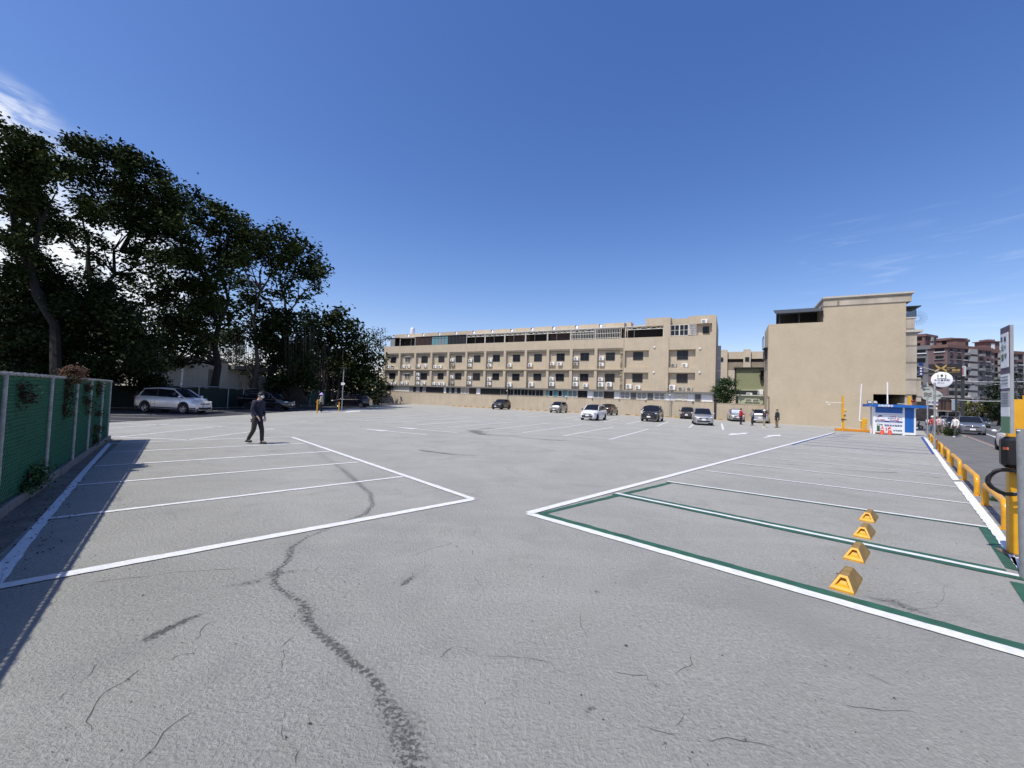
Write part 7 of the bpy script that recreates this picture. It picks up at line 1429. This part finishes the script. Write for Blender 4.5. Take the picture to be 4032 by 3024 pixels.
# round restaurant sign on a bracket
Ys = 42; c = PT(3708.5, 1495, Ys); t = thing('round_sign', 'large round white restaurant sign with cutlery emblem on a long bracket', 'sign', c, -.80)
b = MB(); b.lathe([(0,-.06),(.74,-.06),(.78,-.04),(.78,.04),(.74,.06),(0,.06)], axis='y', n=40); b.build('disc', sgn, t, True); b = MB(); b.lathe([(.735,-.066),(.78,-.05),(.79,-.03),(.79,.03),(.78,.05)], axis='y', n=40); b.build('rim', whitet, t)
cut = mat('cutlery_green', (.03,.07,.03), .6)
b = MB(); b.box(-.30,-.275,-.075,-.064,.17,.42); [b.box(-.34+i*.035,-.325+i*.035,-.075,-.064,.36,.54) for i in range(4)]; b.box(-.34,-.22,-.075,-.064,.33,.37); b.build('fork', MATS['grey_concrete'], t)
b = MB(); b.ball((0,-.065,.42), .10,.01,.14,10); b.box(-.012,.012,-.075,-.064,.16,.32); b.build('spoon', cut, t); b = MB(); b.yprism([(.24,.17),(.30,.17),(.31,.38),(.33,.50),(.25,.54)], -.075,-.064); b.build('knife', cut, t); b = MB(); b.box(-.34,.34,-.075,-.064,.11,.15); b.build('rule_line', steel_m, t)
textmesh('木日喜蔬飲', .23, blackt, 'lettering', t, (-.57,-.068,-.14), bold=.012); textmesh('VEGETARIAN', .085, MATS['slate_text'], 'lettering', t, (-.33,-.068,-.30)); textmesh('RESTAURANT', .085, MATS['slate_text'], 'lettering', t, (-.33,-.068,-.42))
b = MB(); bp_ = UD(17.9, 60.5, PT(3612,1437,45).z); loc = (bp_-c); loc = Matrix.Rotation(.80, 3, 'Z') @ loc; b.tube([(0,0,.74), loc], .05, 6); b.tube([(0,.02,.7), (loc[0], loc[1], loc[2]-1.2)], .02, 4); b.build('bracket', MATS['galvanised_gate'], t)
def disc(label, px, py, Y, rx, rz_, m, deco=None):
    c = PT(px, py, Y); t = thing('hanging_sign', label, 'sign', c, -.8, None); b = MB(); b.lathe([(0,-.05),(1,-.05),(1,.05),(0,.05)], axis='y', n=30); b.v = [(v[0]*rx, v[1], v[2]*rz_) for v in b.v]; b.build('disc', m, t); b = MB(); b.tube([(0,.05,rz_*.9),(-1.3,.6,rz_+.4),(-2.2,1.0,rz_+.3)], .03, 5); b.build('bracket', steel_m, t); return t
t = disc('pale onion-shaped hanging sign below the round restaurant sign', 3647, 1534, 46, .55, .42, mat('pale_sign_grey', (.40,.42,.42), .6)); b = MB(); b.yprism([(-.2,.3),(.25,.3),(.08,.85)], -.05,.05); b.build('stem_tip', MATS['pale_sign_grey'], t); b = MB(); [b.ball((x,-.06,-.02), .12,.01,.09,8) for x in (-.17,.17)]; b.build('emblem', mat('dull_green_text', (.06,.11,.07), .6), t)
t = disc('oval pale hanging sign with brown wave emblem behind the poles', 3666, 1556, 45, .88, .58, mat('pale_sign_green', (.42,.46,.44), .6)); b = MB(); [b.tube([(-.55+i*.12,-.06,.22-j*.17+.06*math.sin(i*1.6)) for i in range(6)], .035, 4) for j in range(3)]; b.build('emblem', mat('brown_text',(.12,.07,.07)), t); textmesh('小吃', .36, blackt, 'lettering', t, (.12,-.056,-.2), bold=.01)
t, wd, hh = board('shop_sign', 'small white lettered board beneath the oval hanging sign', 3650, 3691, 1574, 1595, 47, whitep_m); textmesh('停車場', hh*.5, MATS['slate_text'], 'lettering', t, (-wd*.42,-.008,hh*.3), bold=.01)
t, wd, hh = board('shop_awning', 'dark maroon awning over the pavement shop beside the corner building', 3606, 3648, 1556, 1580, 49, mat('maroon_awning', (.05,.02,.018), .8), 'awning', 1.2)
t, wd, hh = board('stall_front', 'cluttered dark shop front behind the scooters', 3614, 3668, 1582, 1652, 60, mat('dark_shop', (.028,.024,.026), .8, var=.6, scale=1.5), 'shop', .6)
# traffic light
c = PT(3681, 1572, 66); t = thing('traffic_light', 'horizontal traffic light showing red above the road', 'traffic light', (c.x, c.y, 0), -.75); b = MB(); b.cbox((0.35,0,c.z), 2.0,.3,.45, ch=.05); b.build('housing', steel_m, t); b = MB(); b.lathe([(0,-.20),(.19,-.20),(.2,-.15)], (-.30,0,c.z), axis='y', n=14); b.build('red_light', mat('red_signal', (.6,.02,.02), .4, emit=(1,.05,.06,5)), t)
b = MB(); b.lathe([(0,-.19),(.17,-.19),(.18,-.15)], (.35,0,c.z), axis='y', n=12); b.lathe([(0,-.19),(.17,-.19),(.18,-.15)], (.98,0,c.z), axis='y', n=12); b.build('unlit_lamp', mat('unlit_lamp', (.03,.03,.02), .3), t); b = MB(); b.tube([(-.9,.2,c.z+.1),(-4.2,.3,c.z+.3),(-4.2,.3,0)], .09, 8); b.build('mast_arm', galv, t)
def lampst(px, py, Y, lab): c = PT(px, py, Y); t = thing('street_lamp', lab, 'street lamp', (c.x+2, Y, 0)); b = MB(); b.tube([(0,0,0),(0,0,c.z-.4),(-.5,0,c.z-.1),(-1.5,0,c.z)], [.1,.07,.06,.05], 7); b.build('pole', galv, t, True); b = MB(); b.ball((-1.9,0,c.z), .55,.2,.13,8); b.build('lamp_head', whitep_m, t, True)
lampst(3814,1561,95,'pale street lamp head above the brown shop building, left one'); lampst(3826,1570,110,'second pale street lamp head just behind and lower')
# overhead cables
for j, (y0, y1, Y, lab) in enumerate(((1474,1479,85,'highest dark overhead cable crossing the towers'),(1497,1501,80,'middle pale overhead cable crossing the towers'),(1573,1574,70,'lowest pale overhead cable above the road'))):
    a, c_ = PT(3745, y0, Y), PT(4080, y1, Y-8); a0 = a; b = MB(); b.tube([(a.lerp(c_, i/12)-Vector((0,0,.5*math.sin(math.pi*i/12)*.5)))-a0 for i in range(13)], .035, 4); o = b.build('overhead_cable', whitep_m if j else steel_m); o.location = a0; tag(o, lab, 'cable')
# street trees
tree('yellowish small-leaved street tree in front of the right tower', 92, [(3872,1650),(3872,1620)], [(3822,1612,15),(3842,1595,18),(3868,1588,20),(3895,1595,18),(3850,1612,18),(3880,1615,20),(3905,1618,14),(3830,1632,13),(3858,1634,12),(3910,1640,12)], .25, pfull=True, mats=[leafmat('olive_leaves', (.055,.06,.02), (.12,.11,.035)), leafA], ls=.42, dens=300, group='street trees beyond the road')
tree('tall dark conifer-like tree left of the notice post', 84, [(3930,1655),(3932,1600)], [(3945,1505,8),(3938,1525,12),(3952,1535,11),(3930,1550,14),(3950,1560,15),(3922,1580,15),(3945,1590,17),(3925,1610,16),(3950,1618,15),(3938,1640,14),(3900,1590,10)], .25, pfull=True, mats=[conif, leafB], ls=.4, dens=420, group='street trees beyond the road')
tree('dark tree cut by the right edge of the photo', 70, [(4040,1660),(4040,1600)], [(4022,1455,12),(4035,1475,18),(4012,1485,10),(4020,1505,16),(4045,1510,25),(4010,1530,12),(4030,1545,20),(4012,1565,12),(4045,1580,25),(4020,1600,18),(4000,1620,14),(4040,1630,22)], .3, pfull=True, mats=[conif, leafA], ls=.38, dens=420, group='street trees beyond the road')
tree('leafy street tree behind the tail-lit black car', 100, [(3965,1660),(3965,1630)], [(3965,1600,16),(3985,1585,14),(3975,1625,16),(3995,1640,16)], .25, pfull=True, mats=[conif, leafA], ls=.45, dens=350, group='street trees beyond the road')
b = MB()
for i in range(14):
    a = RD(60+i*9, 24); b.cbox((a.x,a.y,.75), 1,1,1.5)
wl2 = MB(); q0, q1 = RD(75, 23.5), RD(260, 23.5); nq = Pr*.3; wl2.prism([q0[:2], q1[:2], (q1+nq)[:2], (q0+nq)[:2]], 0, 2.2); tag(wl2.build('street_wall', mat('street_wall', (.12,.115,.10), .9, var=.4, scale=.6, dirt=.4)), 'low stained wall along the far side of the road under the trees', 'wall')
# tiny street clutter
t = thing('planter_strip', 'scrubby green planting between the walkers and the parked SUVs', 'plants', RD(47, 1.9)); leaf_object('foliage', [((Tr.x*i*.9, Tr.y*i*.9, .22), .35) for i in range(-2, 9)], .12, [leafA, leafY], t, 420, flat=.5)
